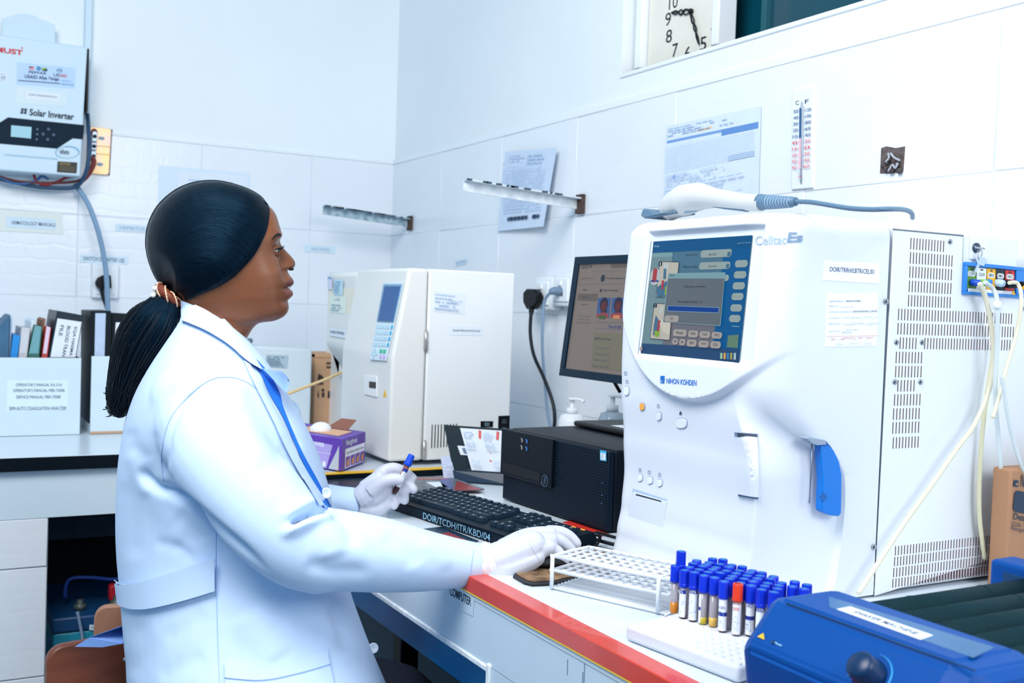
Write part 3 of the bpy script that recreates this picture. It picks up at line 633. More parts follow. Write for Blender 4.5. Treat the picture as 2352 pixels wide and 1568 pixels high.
def vtext(fr, s, uc, hw, v_top, v_bot, m):       # letters running down a spine
    fv = Frame(fr.at(uc-hw, v_top), fr.at(uc-hw, v_bot), fr.at(uc+hw, v_top), fr.at(uc+hw, v_bot)); return fv, [('t', s, 0, 0, 1, 1, m, .01)]
for s, uc, vt, vb in (('FILE', .24, .84, .56), ('BLOOD TRAN', .52, .84, .02), ('EQA HAEMA', .79, .84, .04)):
    fv, its = vtext(f2, s, uc, .07, vt, vb, m_bk); prints('lettering', fv, its, o2)
x0, x1 = P(207, 995, 1, YF).x, P(300, 995, 1, YF).x; zt2 = P(240, 818, 1, YF).z
pb2 = x1
bx2 = boxfile('box_file', 'second white box file with black binders, partly behind the ponytail', x0, x1+.03, zt2, .24, 0, None)
b = B(); b.box((x0, YF-.001, .8015), (x1+.03, YF-.0002, .808)); b.done('kraft_strip', mat('kraft_strip', (200, 160, 130), .7), bx2)
def binder2(name, label, px, y0, dep, m):
    bl_, br2, tl_, tr_ = [P(*p, 1, y0) for p in px]; bl_.z = br2.z = .8065
    o = thing(name, label, 'binder', (bl_+br2)/2, 'black binders in the second box file'); b = B(); b.prism([bl_, br2, tr_, tl_], (0, dep, 0), .001); b.done('cover', m, o); return o, [bl_, br2, tl_, tr_]
m_bind = mat('black_binder', (6, 20, 30), .45, spec=.25)
o, qq = binder2('ring_binder', 'black binder packed with white sheets beside the conduit', ((210, 818), (254, 818), (208, 714), (255, 714)), YF+.01, .2, m_bind)
q = [P(*p, 1, YF+.0095) for p in ((217, 818), (240, 818), (219, 719), (243, 719))]; b = B(); b.prism([q[0], q[1], q[3], q[2]], (0, .003, 0)); b.done('page_block', mat('white_pages', (206, 224, 250), .8, var=.35, vscale=40, stretch=(25, 1, 1)), o)
o, qq = binder2('ring_binder', 'black framed folder showing a white sheet behind the ponytail', ((256, 818), (318, 818), (258, 718), (322, 722)), YF+.03, .03, m_bind)
q = [P(*p, 1, YF+.0295) for p in ((262, 800), (300, 805), (266, 740), (310, 742))]; b = B(); b.prism([q[0], q[1], q[3], q[2]], (0, .002, 0)); b.done('sheet', m_paper, o)
# grey instrument behind the woman
p1 = P(718, 1001, 2, ZC); YG_ = p1.y
q = [P(*p, 1, YG_) for p in ((540, 1000), (718, 1001), (545, 792), (718, 802))]
g = thing('bench_instrument', 'pale grey box instrument beside the cardboard carton', 'instrument', (q[0]+q[1])/2)
for z_ in (0, 1): q[z_].z = ZC+.008
q[0].x = q[2].x; q[1].x = q[3].x
b = B(); b.prism([q[0], q[1], q[3], q[2]], (0, .2, 0), .006); b.done('casing', mat('instrument_grey', (208, 220, 226), .4, var=.03, vscale=8), g)
f_ = Frame(*q); s_ = [P(*p, 1, YG_-.001) for p in ((609, 842), (660, 846), (612, 814), (663, 816))]
o = slab('rating_plate', *s_, .0006, mat('plate_grey', (168, 188, 200), .5), g); prints('print', Frame(*s_), scribble(.05, .1, .95, .9, 5, mat('plate_ink', (110, 136, 152), .6), 33), o)
s_ = [P(*p, 1, YG_-.001) for p in ((666, 958), (678, 958), (666, 954), (678, 954))]; slab('green_mark', *s_, .0004, mat('green_mark', (60, 150, 90), .5), g)
kp = P(573, 792, 1, YG_+.05)
b = B(); b.lathe(kp-Vector((0, 0, .004)), (0, 0, 1), [(.006, 0), (.004, .008), (.009, .012), (.009, .02), (.004, .023)], 14); b.done('knob', mat('dark_knob', (90, 110, 124), .4), g)
for xx in (q[0].x+.03, q[1].x-.03):
    b = B(); b.lathe((xx, YG_+.03, ZC+.0005), (0, 0, 1), [(.012, 0), (.012, .008)], 12); b.done('foot', m_black, g)
# cardboard carton
p1 = P(722, 992, 2, ZC); YB_ = p1.y
q = [P(*p, 1, YB_) for p in ((720, 994), (793, 990), (724, 811), (797, 812))]; q[0].z = q[1].z = ZC+.001; q[0].x = q[2].x; q[1].x = q[3].x
m_card2 = mat('cardboard_brightened', (206, 164, 128), .8, var=.12, vscale=9)  # cardboard made paler in colour to offset the shade under the sampler cover
m_card = mat('cardboard', (172, 128, 96), .8, var=.12, vscale=9)
cb = thing('cardboard_box', 'brown cardboard carton between grey instrument and beige analyser', 'carton', (q[0]+q[1])/2)
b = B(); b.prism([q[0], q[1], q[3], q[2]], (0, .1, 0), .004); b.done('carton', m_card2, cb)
f_ = Frame(*q); m_cink = mat('carton_ink', (62, 48, 46), .8)
prints('print', f_, [('c', .2, .68, .035, m_cink), ('p', [(.08, .6), (.28, .6), (.22, .72), (.12, .74)], m_cink), ('r', .52, .1, .75, .125, m_cink), ('p', [(.1, .46), (.16, .42), (.13, .54)], m_cink), ('r', .24, .44, .32, .5, m_cink), ('c', .27, .53, .02, m_cink), ('p', [(.42, .43), (.5, .43), (.48, .52), (.43, .52)], m_cink), ('r', .56, .4, .62, .47, m_cink), ('c', .59, .52, .02, m_cink)]+scribble(.35, .8, .75, .9, 2, m_cink, 77), cb)
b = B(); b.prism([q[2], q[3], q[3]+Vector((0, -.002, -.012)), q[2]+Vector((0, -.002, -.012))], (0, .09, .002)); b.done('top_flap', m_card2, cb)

# ---------------------------------------------------------------- beige analyser
pn = P(975, 1057, 2, ZC+.012); Y0 = pn.y
m_an = mat('analyser_cream', (232, 232, 228), .4, var=.02, vscale=6); m_an2 = mat('analyser_cream_light', (238, 240, 240), .4)
an = thing('blood_analyser', 'cream bench analyser with slanted key panel and dark screen in the room corner', 'analyser', (pn.x+.1, Y0+.2, ZC))
def S(x, y): return P(x, y, 1, Y0)
xs = (S(983, 617).x+pn.x)/2; xb = S(1183, 627).x; ztop = S(983, 617).z; zb_ = ZC+.012; xf = S(893, 1050).x; xft = S(940, 618).x; zk = S(895, 822).z
WD = .335
b = B(); b.prism([(xs+.001, Y0, zb_), (xb, Y0, zb_), (xb, Y0, ztop), (xs+.001, Y0, ztop)], (0, WD+.38, 0), .004); b.done('rear_case', m_an2, an)
b = B(); b.prism([(xf, Y0+.001, zb_), (xs-.001, Y0+.001, zb_), (xs-.001, Y0+.001, ztop), (xft, Y0+.001, ztop), (xf, Y0+.001, zk)], (0, WD, 0), .008, seg=3); fm = b.done('front_cover', m_an, an)
YA1 = Y0+WD
xl0 = P(818, 640, 1, YA1).x; SLEN = P(752, 640, 0, xl0).y-YA1; xp = P(797, 930, 1, YA1+.12).x
b = B(); zlo = P(818, 800, 1, YA1).z
b.prism([(xl0, YA1+.002, zlo), (xl0+.012, YA1+.002, zlo-.02), (xp+.03, YA1+.002, zlo-.075), (xs-.001, YA1+.002, zlo-.075), (xs-.001, YA1+.002, ztop-.006), (xl0+.004, YA1+.002, ztop-.006)], (0, SLEN, 0), .012, seg=3); b.done('sampler_cover', m_an, an)
b = B(); b.prism([(xp, YA1+.002, zb_), (xs-.001, YA1+.002, zb_), (xs-.001, YA1+.002, zlo-.06), (xp, YA1+.002, zlo-.06)], (0, .12, 0), .006); b.done('sampler_post', m_an, an)
b = B(); b.box((xp-.006, YA1+.1, zlo-.14), (xp+.002, YA1+.118, zlo-.05), .002); b.done('sample_guide', mat('steel_grey', (140, 156, 166), .35, metal=.4), an)
# slanted key panel
def panel(y_far_px, y):       # a point of the slanted front, found on the plane of the slope
    pass
n_ = Vector((xft-xf, 0, ztop-zk)); up_ = n_.normalized(); nn = Vector((-up_.z, 0, up_.x))
def onslope(x, y):
    d = ROT @ _cd(x, y); o0 = Vector((xf, Y0, zk)); t = (o0-EYE).dot(nn)/d.dot(nn); return EYE+d*t
q = [onslope(*p) for p in ((851, 826), (889, 829), (884, 648), (929, 648))]
f_ = Frame(*q)
b = B(); b.prism([p+f_.n*.001 for p in (q[0], q[1], q[3], q[2])], f_.n*.002, .0008); b.done('key_panel', mat('panel_pale', (216, 232, 240), .35), an)
b = B(); b.prism([f_.at(*p, .003) for p in ((.06, .49), (.98, .49), (.98, .97), (.06, .97))], f_.n*.003, .001); bz = b.done('screen_bezel', mat('bezel_blue', (120, 160, 190), .35), an)
b = B(); b.prism([f_.at(*p, .006) for p in ((.16, .5), (.97, .5), (.97, .94), (.16, .94))], f_.n*.0006); b.done('screen', mat('screen_blue', (0, 84, 150), .15), bz)
m_key = mat('key_pale', (190, 220, 232), .4); m_keyb = mat('key_cyan', (40, 170, 210), .4); m_keyg = mat('key_green', (40, 190, 150), .4); m_keyp = mat('key_violet', (200, 180, 230), .4)
for r in range(4):
    for k in range(5):
        b = B(); u0, v0 = .1+k*.15, .4-r*.075
        b.prism([f_.at(*p, .003) for p in rrect(u0, v0, u0+(.11 if k < 3 else .13), v0+.05, .012, f_.w/f_.h, 2)], f_.n*.0015); b.done('key', m_key, an)
    b = B(); b.prism([f_.at(*p, .003) for p in rrect(.9, .4-r*.075, .98, .45-r*.075, .012, f_.w/f_.h, 2)], f_.n*.0015); b.done('key', m_keyb, an)
for u0, v0, mm in ((.55, .09, m_keyg), (.75, .09, m_keyg), (.6, .02, m_keyp), (.8, .02, m_keyp), (.2, .02, m_key), (.2, .1, m_key), (.1, .06, m_key), (.32, .06, m_key)):
    b = B(); b.prism([f_.at(*p, .003) for p in rrect(u0, v0, u0+.13, v0+.05, .012, f_.w/f_.h, 2)], f_.n*.0015); b.done('key', mm, an)
# lower port, warning triangle, hinges, vents, labels on the side
def FX(x, y, off=0): return P(x, y, 0, xf-off)
q = [FX(*p) for p in ((838, 905), (868, 912), (838, 862), (868, 864))]; f_ = Frame(*q)
b = B(); b.prism([f_.at(*p, .0003) for p in ((0, 0), (1, 0), (1, 1), (0, 1))], f_.n*.003, .001); po_ = b.done('port_surround', m_an2, an)
b = B(); b.prism([f_.at(*p, .0034) for p in ((.45, .4), (.95, .42), (.95, .72), (.45, .72))], f_.n*.0008); b.done('port_slot', mat('port_dark', (60, 52, 52), .6), po_)
q = [FX(*p, .0004) for p in ((880, 911), (888, 911), (884, 894))]; b = B(); b.prism(q, (-.0006, 0, 0)); b.done('warning_label', mat('warning_yellow', (240, 190, 50), .5), an)
for y0_, y1_ in ((757, 803), (1010, 1055)):
    p0, p1 = S(977-(y0_-757)*.015, y0_), S(977-(y0_-757)*.015, y1_); b = B(); b.tube([p1+Vector((0, -.003, 0)), p0+Vector((0, -.003, 0))], .0045, 8, smooth=0); b.done('hinge', mat('hinge_metal', (190, 186, 186), .35, metal=.6), an)
for k in range(9):
    p0, p1 = S(991+k*7, 1029-k*.6), S(991+k*7, 975-k*.3); b = B(); b.box((p0.x-.0012, Y0-.0006, p0.z), (p0.x+.0014, Y0+.001, p1.z)); b.done('vent_slot', mat('slot_dark', (80, 84, 80), .7), an)
def on_side(name, px, m, items, off=.0006):
    q = [P(*p, 1, Y0-off) for p in px]; o = slab(name, *q, .0005, m, an); prints('print', Frame(*q), items, o, off=.0004); return o
on_side('service_sticker', ((993, 715), (1067, 722), (997, 667), (1070, 674)), m_paper, scribble(.05, .1, .95, .9, 5, m_inkp, 21)+[('t', 'LABORATORY', .5, .55, .9, .62, m_inkg)])
on_side('asset_sticker', ((1031, 769), (1110, 771), (1031, 748), (1111, 750)), m_paper, [('t', 'DOIR/TRRH/LBTR/SYS/01', .12, .4, .9, .62, m_ink)])
on_side('switch_plate', ((1104, 981), (1132, 981), (1104, 967), (1133, 967)), m_black, [('r', .3, .2, .7, .8, mat('switch_grey', (80, 110, 120), .5))])
on_side('power_inlet', ((1144, 992), (1170, 990), (1145, 955), (1171, 954)), m_black, [('p', [(.25, .5), (.75, .5), (.65, .8), (.35, .8)], mat('switch_grey2', (50, 60, 66), .5)), ('r', .3, .2, .7, .26, mat('switch_grey', (80, 110, 120), .5))])
_lay = [0]
def on_front(name, px, m, items):
    _lay[0] += 1; q = [P(*p, 0, xl0+.003-.0012*_lay[0]) for p in px]; o = slab(name, *q, .0005, m, an)
    if items: prints('print', Frame(*q), items, o, off=.0004)
on_front('beige_sticker', ((752, 728), (812, 730), (754, 660), (814, 664)), mat('beige_sticker', (238, 232, 214), .6), [])
on_front('green_sticker', ((757, 718), (794, 720), (758, 676), (795, 679)), mat('pale_green_sticker', (230, 240, 226), .6), [('t', 'LAB', .3, .68, .62, .86, m_inkg)]+scribble(.1, .1, .9, .5, 3, m_inkg, 41))
on_front('blue_sticker', ((766, 677), (787, 679), (767, 640), (788, 643)), mat('pale_blue_sticker', (200, 226, 236), .6), scribble(.1, .1, .9, .9, 5, m_lp, 42))
on_front('violet_sticker', ((752, 663), (763, 665), (752, 634), (763, 635)), mat('pale_violet_sticker', (220, 222, 240), .6), [('r', .1, .8, .9, .95, m_lp)])
on_front('name_sticker', ((756, 770), (794, 777), (757, 753), (795, 757)), m_paper, [('t', 'DOIR/LTR/ITR/01', .06, .35, .9, .7, m_ink, .01)])
for xx, yy in ((xf+.03, Y0+.03), (xb-.03, Y0+.03), (xf+.03, Y0+WD-.03), (xb-.03, Y0+.6)):
    b = B(); b.lathe((xx, yy, ZC+.0005), (0, 0, 1), [(.014, 0), (.014, .013)], 12); b.done('foot', m_black, an)
b = B(); b.tube([P(796, 850, 1, YA1+.1), P(745, 872, 1, YA1+.08), P(690, 893, 1, YA1+.06), P(640, 914, 1, YA1+.05), P(580, 950, 1, YA1+.05)], .0042, 10)
o = b.done('rubber_tube', mat('tan_rubber', (218, 190, 140), .5)); tag(o, 'tan rubber tube running from the cream analyser behind the white coat', 'tube')
# ---------------------------------------------------------------- purple glove box
pz = [P(*p, 2, ZC+.0025) for p in ((783, 1083), (838, 1061))]; n0, n1 = pz
ux = (n1-n0); ux.z = 0; uy = Vector((-ux.y, ux.x, 0)).normalized()
lb = P(700, 1068, 2, ZC+.0025); wlen = (lb-n0).length
uyd = (lb-n0).normalized()*.24
h_ = .073
gb = thing('glove_box', 'purple carton of latex gloves with one white glove pulled out', 'glove box', n0)
m_pur = mat('purple_carton', (82, 34, 150), .4, col2=(112, 70, 190), vscale=6)
b = B(); b.obox(n0, ux, uyd, Vector((0, 0, h_)), .002); b.done('carton', m_pur, gb)
fl = Frame(n0+uyd, n0, n0+uyd+Vector((0, 0, h_)), n0+Vector((0, 0, h_)))
m_lil = mat('lilac', (186, 168, 232), .5); m_wh = mat('print_white', (240, 240, 250), .5)
prints('print', fl, [('p', [(.3, .03), (.8, .03), (.88, .78), (.55, .8)], m_lil), ('p', [(.83, .03), (.97, .03), (.97, .8)], mat('print_grey', (200, 206, 216), .5)), ('t', 'Neogloves', .38, .62, .76, .86, m_wh, .02), ('t', 'Latex Powdered Medical Examination Gloves', .4, .47, .86, .53, m_wh), ('c', .77, .15, .09, m_wh)], gb)
fr = Frame(n0, n0+ux, n0+Vector((0, 0, h_)), n0+ux+Vector((0, 0, h_)))
m_or = mat('glove_orange', (226, 150, 80), .5)
it = [('r', .14, .05, .96, .66, m_wh), ('t', 'Neogloves', .16, .7, .62, .94, m_wh, .01), ('t', 'Non-Powdered Medical Gloves', .2, .48, .92, .56, m_ink)]
for k in range(4): it += [('r', .17+k*.2, .08, .34+k*.2, .4, m_pur), ('p', [(.2+k*.2, .1), (.3+k*.2, .12), (.31+k*.2, .36), (.22+k*.2, .28)], m_or)]
prints('print', fr, it, gb)
tc_ = n0+ux*.5+uyd*.42+Vector((0, 0, h_))
b = B(); b.obox(tc_-ux*.28-uyd*.3+Vector((0, 0, .0004)), ux*.56, uyd*.6, (0, 0, .0008)); b.done('opening', mat('carton_inside', (226, 176, 140), .8), gb)
b = B(); e = n0+ux*.82+uyd*.2+Vector((0, 0, h_+.001)); b.prism([e, e+uyd*.3, e+uyd*.26+Vector((.03, 0, .022)), e+uyd*.08+Vector((.036, 0, .022))], (-.0012, 0, .0012)); b.done('torn_flap', mat('flap_brown', (140, 92, 78), .7), gb)
b = B()
for (x, y, x2, y2, r) in ((726, 1015, 719, 991, .008), (735, 1012, 733, 1000, .01), (742, 1010, 744, 988, .009), (750, 1010, 757, 1000, .009)):
    p, q_ = P(x, y, 1, tc_.y), P(x2, y2, 1, tc_.y); p.z += .006; q_.z += .006; r *= 1.25; b.tube([p-Vector((0, 0, .02)), p, q_], [r*1.2, r*1.15, r*.8], 10); b.ball(q_, r*.82, 0, 10, 6)
b.ball(tc_+Vector((-.01, .0, .004)), (.026, .02, .018), 0, 14, 8); b.done('pulled_glove', mat('glove_white', (236, 240, 244), .5), gb)

# ================================================================ under the counter
def battery(label, x0, x1, y0, z1_, mt, y1=3.25):
    o = thing('battery', label, 'battery', ((x0+x1)/2, (y0+y1)/2, 0), 'batteries under the counter')
    b = B(); b.box((x0, y0, .001), (x1, y1, z1_-.04), .006); b.done('case', mt, o)
    b = B(); b.box((x0-.004, y0-.004, z1_-.04), (x1+.004, y1, z1_), .006); b.done('lid', mat('battery_lid', (18, 66, 112), .45), o)
    for k in range(4):
        b = B(); x = x0+(x1-x0)*(.15+.22*k); b.box((x, y0-.003, .02), (x+.004, y0+.001, z1_-.05)); b.done('rib', mt, o)
    for xx in (x0+.07, x1-.06):
        b = B(); b.lathe((xx, y0+.06, z1_), (0, 0, 1), [(.016, 0), (.016, .014), (.008, .016), (.008, .026)], 12); b.done('terminal', mat('battery_terminal', (90, 100, 96), .5, metal=.4), o)
    return o
zt_ = P(200, 1412, 1, 2.9).z
ba = battery('teal battery under the counter beside the tiled support', .31, .53, 2.9, zt_, mat('teal_case', (36, 146, 172), .45, var=.15, vscale=10))
q = [P(*p, 1, 2.895) for p in ((205, 1446), (224, 1448), (206, 1434), (225, 1436))]; o = slab('label', *q, .0006, m_label, ba); prints('print', Frame(*q), [('t', 'WB', .15, .25, .7, .75, m_ink)], o)
battery('dark blue battery behind the coat under the counter', .55, .70, 2.95, zt_+.02, mat('navy_case', (18, 70, 116), .45))
cable('battery_lead', 'white lead hanging down the front of the teal battery', [P(x, y, 1, 2.88) for x, y in ((178, 1405), (182, 1425), (187, 1450), (190, 1475), (192, 1500))], .004, m_gcable)
cable('battery_lead', 'blue lead looping over the batteries under the counter', [P(x, y, 1, 2.99) for x, y in ((150, 1372), (152, 1345), (165, 1328), (210, 1326), (260, 1330), (300, 1322))], .005, mat('blue_lead', (20, 60, 140), .5))
b = B(); p = P(262, 1362, 1, 2.97); b.box(p+Vector((-.012, 0, -.022)), p+Vector((.03, .03, .022)), .006); b.done('terminal_cap', mat('red_cap', (190, 24, 40), .5), ba)
# wooden chairs
m_wood = mat('brown_wood', (128, 70, 46), .4, col2=(96, 48, 30), vscale=5, stretch=(1, 1, 4), bump=.05)
m_wood2 = mat('tan_wood', (172, 126, 100), .5, col2=(150, 104, 80), vscale=6, stretch=(4, 4, 1))
def chair(label, tl, wdt, rot, ztop, m, hgt=.17, sd=1):
    """tl: top corner of the back panel nearest the counter support"""
    ux = Vector((math.cos(rot), math.sin(rot), 0)); uy = Vector((-ux.y, ux.x, 0)); cpos = Vector((tl.x, tl.y, 0))+ux*wdt/2
    o = thing('wooden_chair', label, 'chair', cpos); b = B()
    fr_ = Frame(Vector((tl.x, tl.y, ztop-hgt)), Vector((tl.x, tl.y, ztop-hgt))+ux*wdt, Vector((tl.x, tl.y, ztop)), Vector((tl.x, tl.y, ztop))+ux*wdt)
    b.prism([fr_.at(*p) for p in rrect(0, 0, 1, 1, .16, wdt/hgt, 5)], uy*.02, .004); b.done('backrest', m, o)
    sz = .43; s0 = Vector((tl.x, tl.y, sz-.03))+uy*(.03 if sd > 0 else -.36)
    b = B(); b.obox(s0, ux*wdt, uy*(.38 if sd > 0 else .35), (0, 0, .03), .01, 3); b.done('seat', m, o)
    for i, j in ((0, 0), (1, 0), (0, 1), (1, 1)):
        p = Vector((tl.x, tl.y, 0))+ux*(.02+(wdt-.04)*i)+uy*(.05+.33*j if sd > 0 else -.34+.33*j); b = B(); b.tube([p, p+Vector((0, 0, sz-.03))], .014, 8, smooth=0); b.done('leg', mat('chair_steel', (40, 44, 50), .4, metal=.5), o)
    for i in (0, 1):
        p = Vector((tl.x, tl.y, sz-.03))+ux*(.05+(wdt-.1)*i)+uy*.034; b = B(); b.tube([p, Vector((p.x, p.y, ztop-.04))], .011, 8, smooth=0); b.done('back_post', mat('chair_steel', (40, 44, 50), .4, metal=.5), o)
    return o, fr_
tl = P(110, 1488, 2, .62); ch, cfr = chair('dark brown wooden chair behind the seated woman with her coat tail over it', tl, .36, math.radians(11), .62, m_wood, sd=-1)
b = B(); b.lathe(cfr.at(.35, .75, .0003), cfr.n, [(.0035, 0), (.0035, .0008), (.0015, .0014)], 10); b.done('screw', m_metal, ch)
tl = P(216, 1393, 2, .60); chair('lighter brown chair tucked in further under the counter', tl, .30, math.radians(-13), .60, m_wood2, .15)
# ================================================================ haematology analyser (white, foreground)
YN, YF2, XS, ZB, ZTM = 1.06, 1.405, 1.207, .8035, 1.342
m_mw = mat('machine_white', (226, 231, 239), .35, var=.015, vscale=6); m_ms = mat('machine_side_white', (231, 235, 240), .45, bump=.06, bscale=900)
mc = thing('haematology_analyser', 'big white cell counter with a tilted touch screen, blue lever and side hoses', 'analyser', (1.2, 1.23, ZD))
def sm(a, b_, x):
    t = min(1, max(0, (x-a)/(b_-a))); return t*t*(3-2*t)
def interp(tab, z):
    if z <= tab[0][0]: return tab[0][1]
    for (z0_, x0_), (z1_, x1_) in zip(tab, tab[1:]):
        if z <= z1_: t = (z-z0_)/(z1_-z0_); t = t*t*(3-2*t); return x0_+(x1_-x0_)*t
    return tab[-1][1]
LOW = [(.80, .966), (.845, .975), (.89, .982), (.94, .985), (1.0, .981), (1.07, .974), (1.12, .972)]
def xhead(z): return .985-(1.32-z)*.085
def front(y, z):
    d = math.hypot(y-1.212, z-1.262)
    disc = 1-sm(.184, .192, d)
    soft = sm(1.0, 1.10, y)                                   # the lip of the disc fades out towards the near side
    low = interp(LOW, z)+.006
    hd = xhead(z)
    if z > 1.27: k = 1.0
    else: k = max(disc*soft, (1-sm(.13, .25, d))*(1-soft), sm(1.10, 1.26, z)*(1-soft))
    return low+(hd-low)*k
def rx(z): return .065+(.15-.065)*(1-sm(.975, 1.105, z))
SQ = [P(1464, 815, 0, xhead(1.13)), P(1697, 833, 0, xhead(1.13)), P(1494, 555, 0, xhead(1.31)), P(1728, 540, 0, xhead(1.31))]
def in_screen(y, z):                                           # depth of the screen well at a point
    t = (z-SQ[0].z)/(SQ[2].z-SQ[0].z); yl_ = SQ[0].y+(SQ[2].y-SQ[0].y)*t; yr_ = SQ[1].y+(SQ[3].y-SQ[1].y)*t
    e = .009; a = min((yl_+e-y), (y-(yr_-e)), (z-(SQ[1].z-.004)), (SQ[3].z+.014-z))
    return .011*sm(-.004, .006, a)
v, f = [], []
def mono(base, extra): return sorted(set(round(x, 5) for x in base+extra))
NY = [(i/240)**1.25 for i in range(241)]; NZ = mono([ZB+(ZTM-ZB)*i/250 for i in range(251)], [ZTM-.026*(1-math.cos(a*math.pi/16)) for a in range(9)]+[ZTM-.026*math.sin(a*math.pi/16) for a in range(9)])
RT = .026
rows = []
for z in NZ:
    ro = 0
    if z > ZTM-RT: s_ = (z-(ZTM-RT))/RT; ro = RT*(1-math.sqrt(max(0, 1-s_*s_)))
    yn, yf = YN+ro*.7, YF2-ro*.7; row = []
    for t in NY:
        tt = .5-.5*math.cos(math.pi*t) if False else t
        y = yn+(yf-yn)*tt; x = front(y, z)+in_screen(y, z)+ro
        kk = 1-sm(.975, 1.105, z); RY = .062*(1-kk)+.021*kk
        if y < yn+RY:
            s_ = (yn+RY-y)/RY
            x += rx(z)*((1-math.sqrt(max(0, 1-s_**2)))*(1-kk)+(sm(0, .62, s_)*.9+.1*s_)*kk)
        RF = .03
        if y > yf-RF:
            s_ = (y-(yf-RF))/RF; x += RF*(1-math.sqrt(max(0, 1-s_**2)))
        row.append(len(v)); v.append((min(x, XS-.002), y, z))
    rows.append(row)
for a, b_ in zip(rows, rows[1:]):
    for i in range(len(NY)-1): f.append((a[i], b_[i], b_[i+1], a[i+1]))
def strip(idx):
    new = []
    for i in idx: new.append(len(v)); v.append((XS-.0012, v[i][1], v[i][2]))
    for a, b_, c_, d_ in zip(idx, idx[1:], new, new[1:]): f.append((a, b_, d_, c_))
    return new
strip([r[0] for r in rows]); strip([r[-1] for r in rows][::-1]); strip(rows[-1]); strip(rows[0][::-1])
o = mesh('front_cover', v, f, m_mw, mc, smooth=True)
bm_ = bmesh.new(); bm_.from_mesh(o.data); bmesh.ops.remove_doubles(bm_, verts=bm_.verts, dist=1e-5); bmesh.ops.recalc_face_normals(bm_, faces=bm_.faces); bm_.to_mesh(o.data); bm_.free()
o.data.set_sharp_from_angle(angle=math.radians(42))
bvm = BVHTree.FromPolygons(v, f)
def onface(x, y, off=.0006):                                   # the point of the front cover under a pixel
    d = ROT @ _cd(x, y); h, n, i_, t = bvm.ray_cast(EYE, d)
    if h is None: return P(x, y, 0, .985)
    if n.dot(d) > 0: n = -n
    return h+n*off
b = B(); b.box((XS+.0012, YN, ZB), (1.50, YF2, ZTM), .012, 3); b.done('rear_case', m_ms, mc)
def SD(x, y, off=.001): return P(x, y, 1, YN-off)
b = B(); b.prism([SD(*p, .0) for p in ((2051, 528), (2211, 543), (2209, 601), (2346, 613), (2362, 613), (2346, 1262), (2007, 1368))], (0, -.0016, 0), .0006, seg=1)
sp = b.done('side_panel', m_ms, mc)
m_seam = mat('seam_shadow', (120, 130, 142), .8)
b = B(); b.tube([SD(2051, 526, .0012), SD(2212, 541, .0012)], .0011, 6, smooth=0); b.tube([SD(2212, 541, .0012), SD(2210, 600, .0012)], .0007, 6, smooth=0); b.done('panel_seam', m_seam, mc)
# ventilation slots, one part per row
m_slot = mat('slot_brown', (96, 66, 70), .8)
VENT = []
def vent_row(x0, y0, x1, n, ph, skip=()):
    a, e = SD(x0, y0, .0016), SD(x1, y0, .0016); e.z = a.z; hgt = abs(SD(x0, y0+ph, .0016).z-a.z)
    b = B()
    for k in range(n):
        if k in skip: continue
        x = a.x+(e.x-a.x)*k/(n-1); b.box((x-.00072, a.y-.0004, a.z-hgt), (x+.00072, a.y+.001, a.z))
    b.done('vent_slots', m_slot, mc, kind='stuff')
zq = lambda x, y: (2020+x*.2041, 500+y*.2041)
for x0, x1, y, n in ((355, 725, 225, 12), (350, 820, 385, 15), (344, 812, 545, 15), (338, 806, 705, 15), (330, 798, 867, 15), (217, 1490, 1022, 40), (210, 1510, 1183, 40)):
    p0 = zq(x0, y); vent_row(p0[0], p0[1], zq(x1, y)[0], n, 26.5)
vent_row(*zq(235, 1345), zq(412, 1345)[0], 6, 26.5); vent_row(*zq(512, 1350), zq(1500, 1350)[0], 32, 26)
zq = lambda x, y: (1700+x*.3826, 400+y*.3826)
for x0, x1, y, n in ((938, 1090, 1065, 9), (935, 1087, 1150, 9), (948, 1045, 1235, 6), (928, 1080, 1320, 9), (922, 1075, 1405, 9), (918, 1072, 1488, 9)):
    p0 = zq(x0, y); vent_row(p0[0], p0[1], zq(x1, y)[0], n, 26.5)
vent_row(2052, 1004, 2109, 9, 26)
for x0, y0, x1, ph in ((2057, 1254, 2290, 21), (2055, 1279, 2289, 21), (2053, 1304, 2287, 21), (2051, 1329, 2285, 20)): vent_row(x0, y0, x1, 37, ph)
m_screw = mat('screw_steel', (170, 178, 186), .3, metal=.8)
for x, y in ((2182, 555), (2035, 692), (2059, 786), (2118, 786), (2055, 877), (2114, 877), (2007, 1256), (2349, 708)):
    b = B(); b.lathe(SD(x, y, .0016), (0, -1, 0), [(.0042, 0), (.0038, .0018), (.002, .0026), (.0006, .0027)], 14); s_ = b.done('screw', m_screw, mc)
    b = B(); c_ = SD(x, y, .0042); b.box(c_+Vector((-.0024, -.0006, -.0004)), c_+Vector((.0024, .0002, .0004))); b.box(c_+Vector((-.0004, -.0006, -.0024)), c_+Vector((.0004, .0002, .0024))); b.done('cross_slot', m_black, s_)
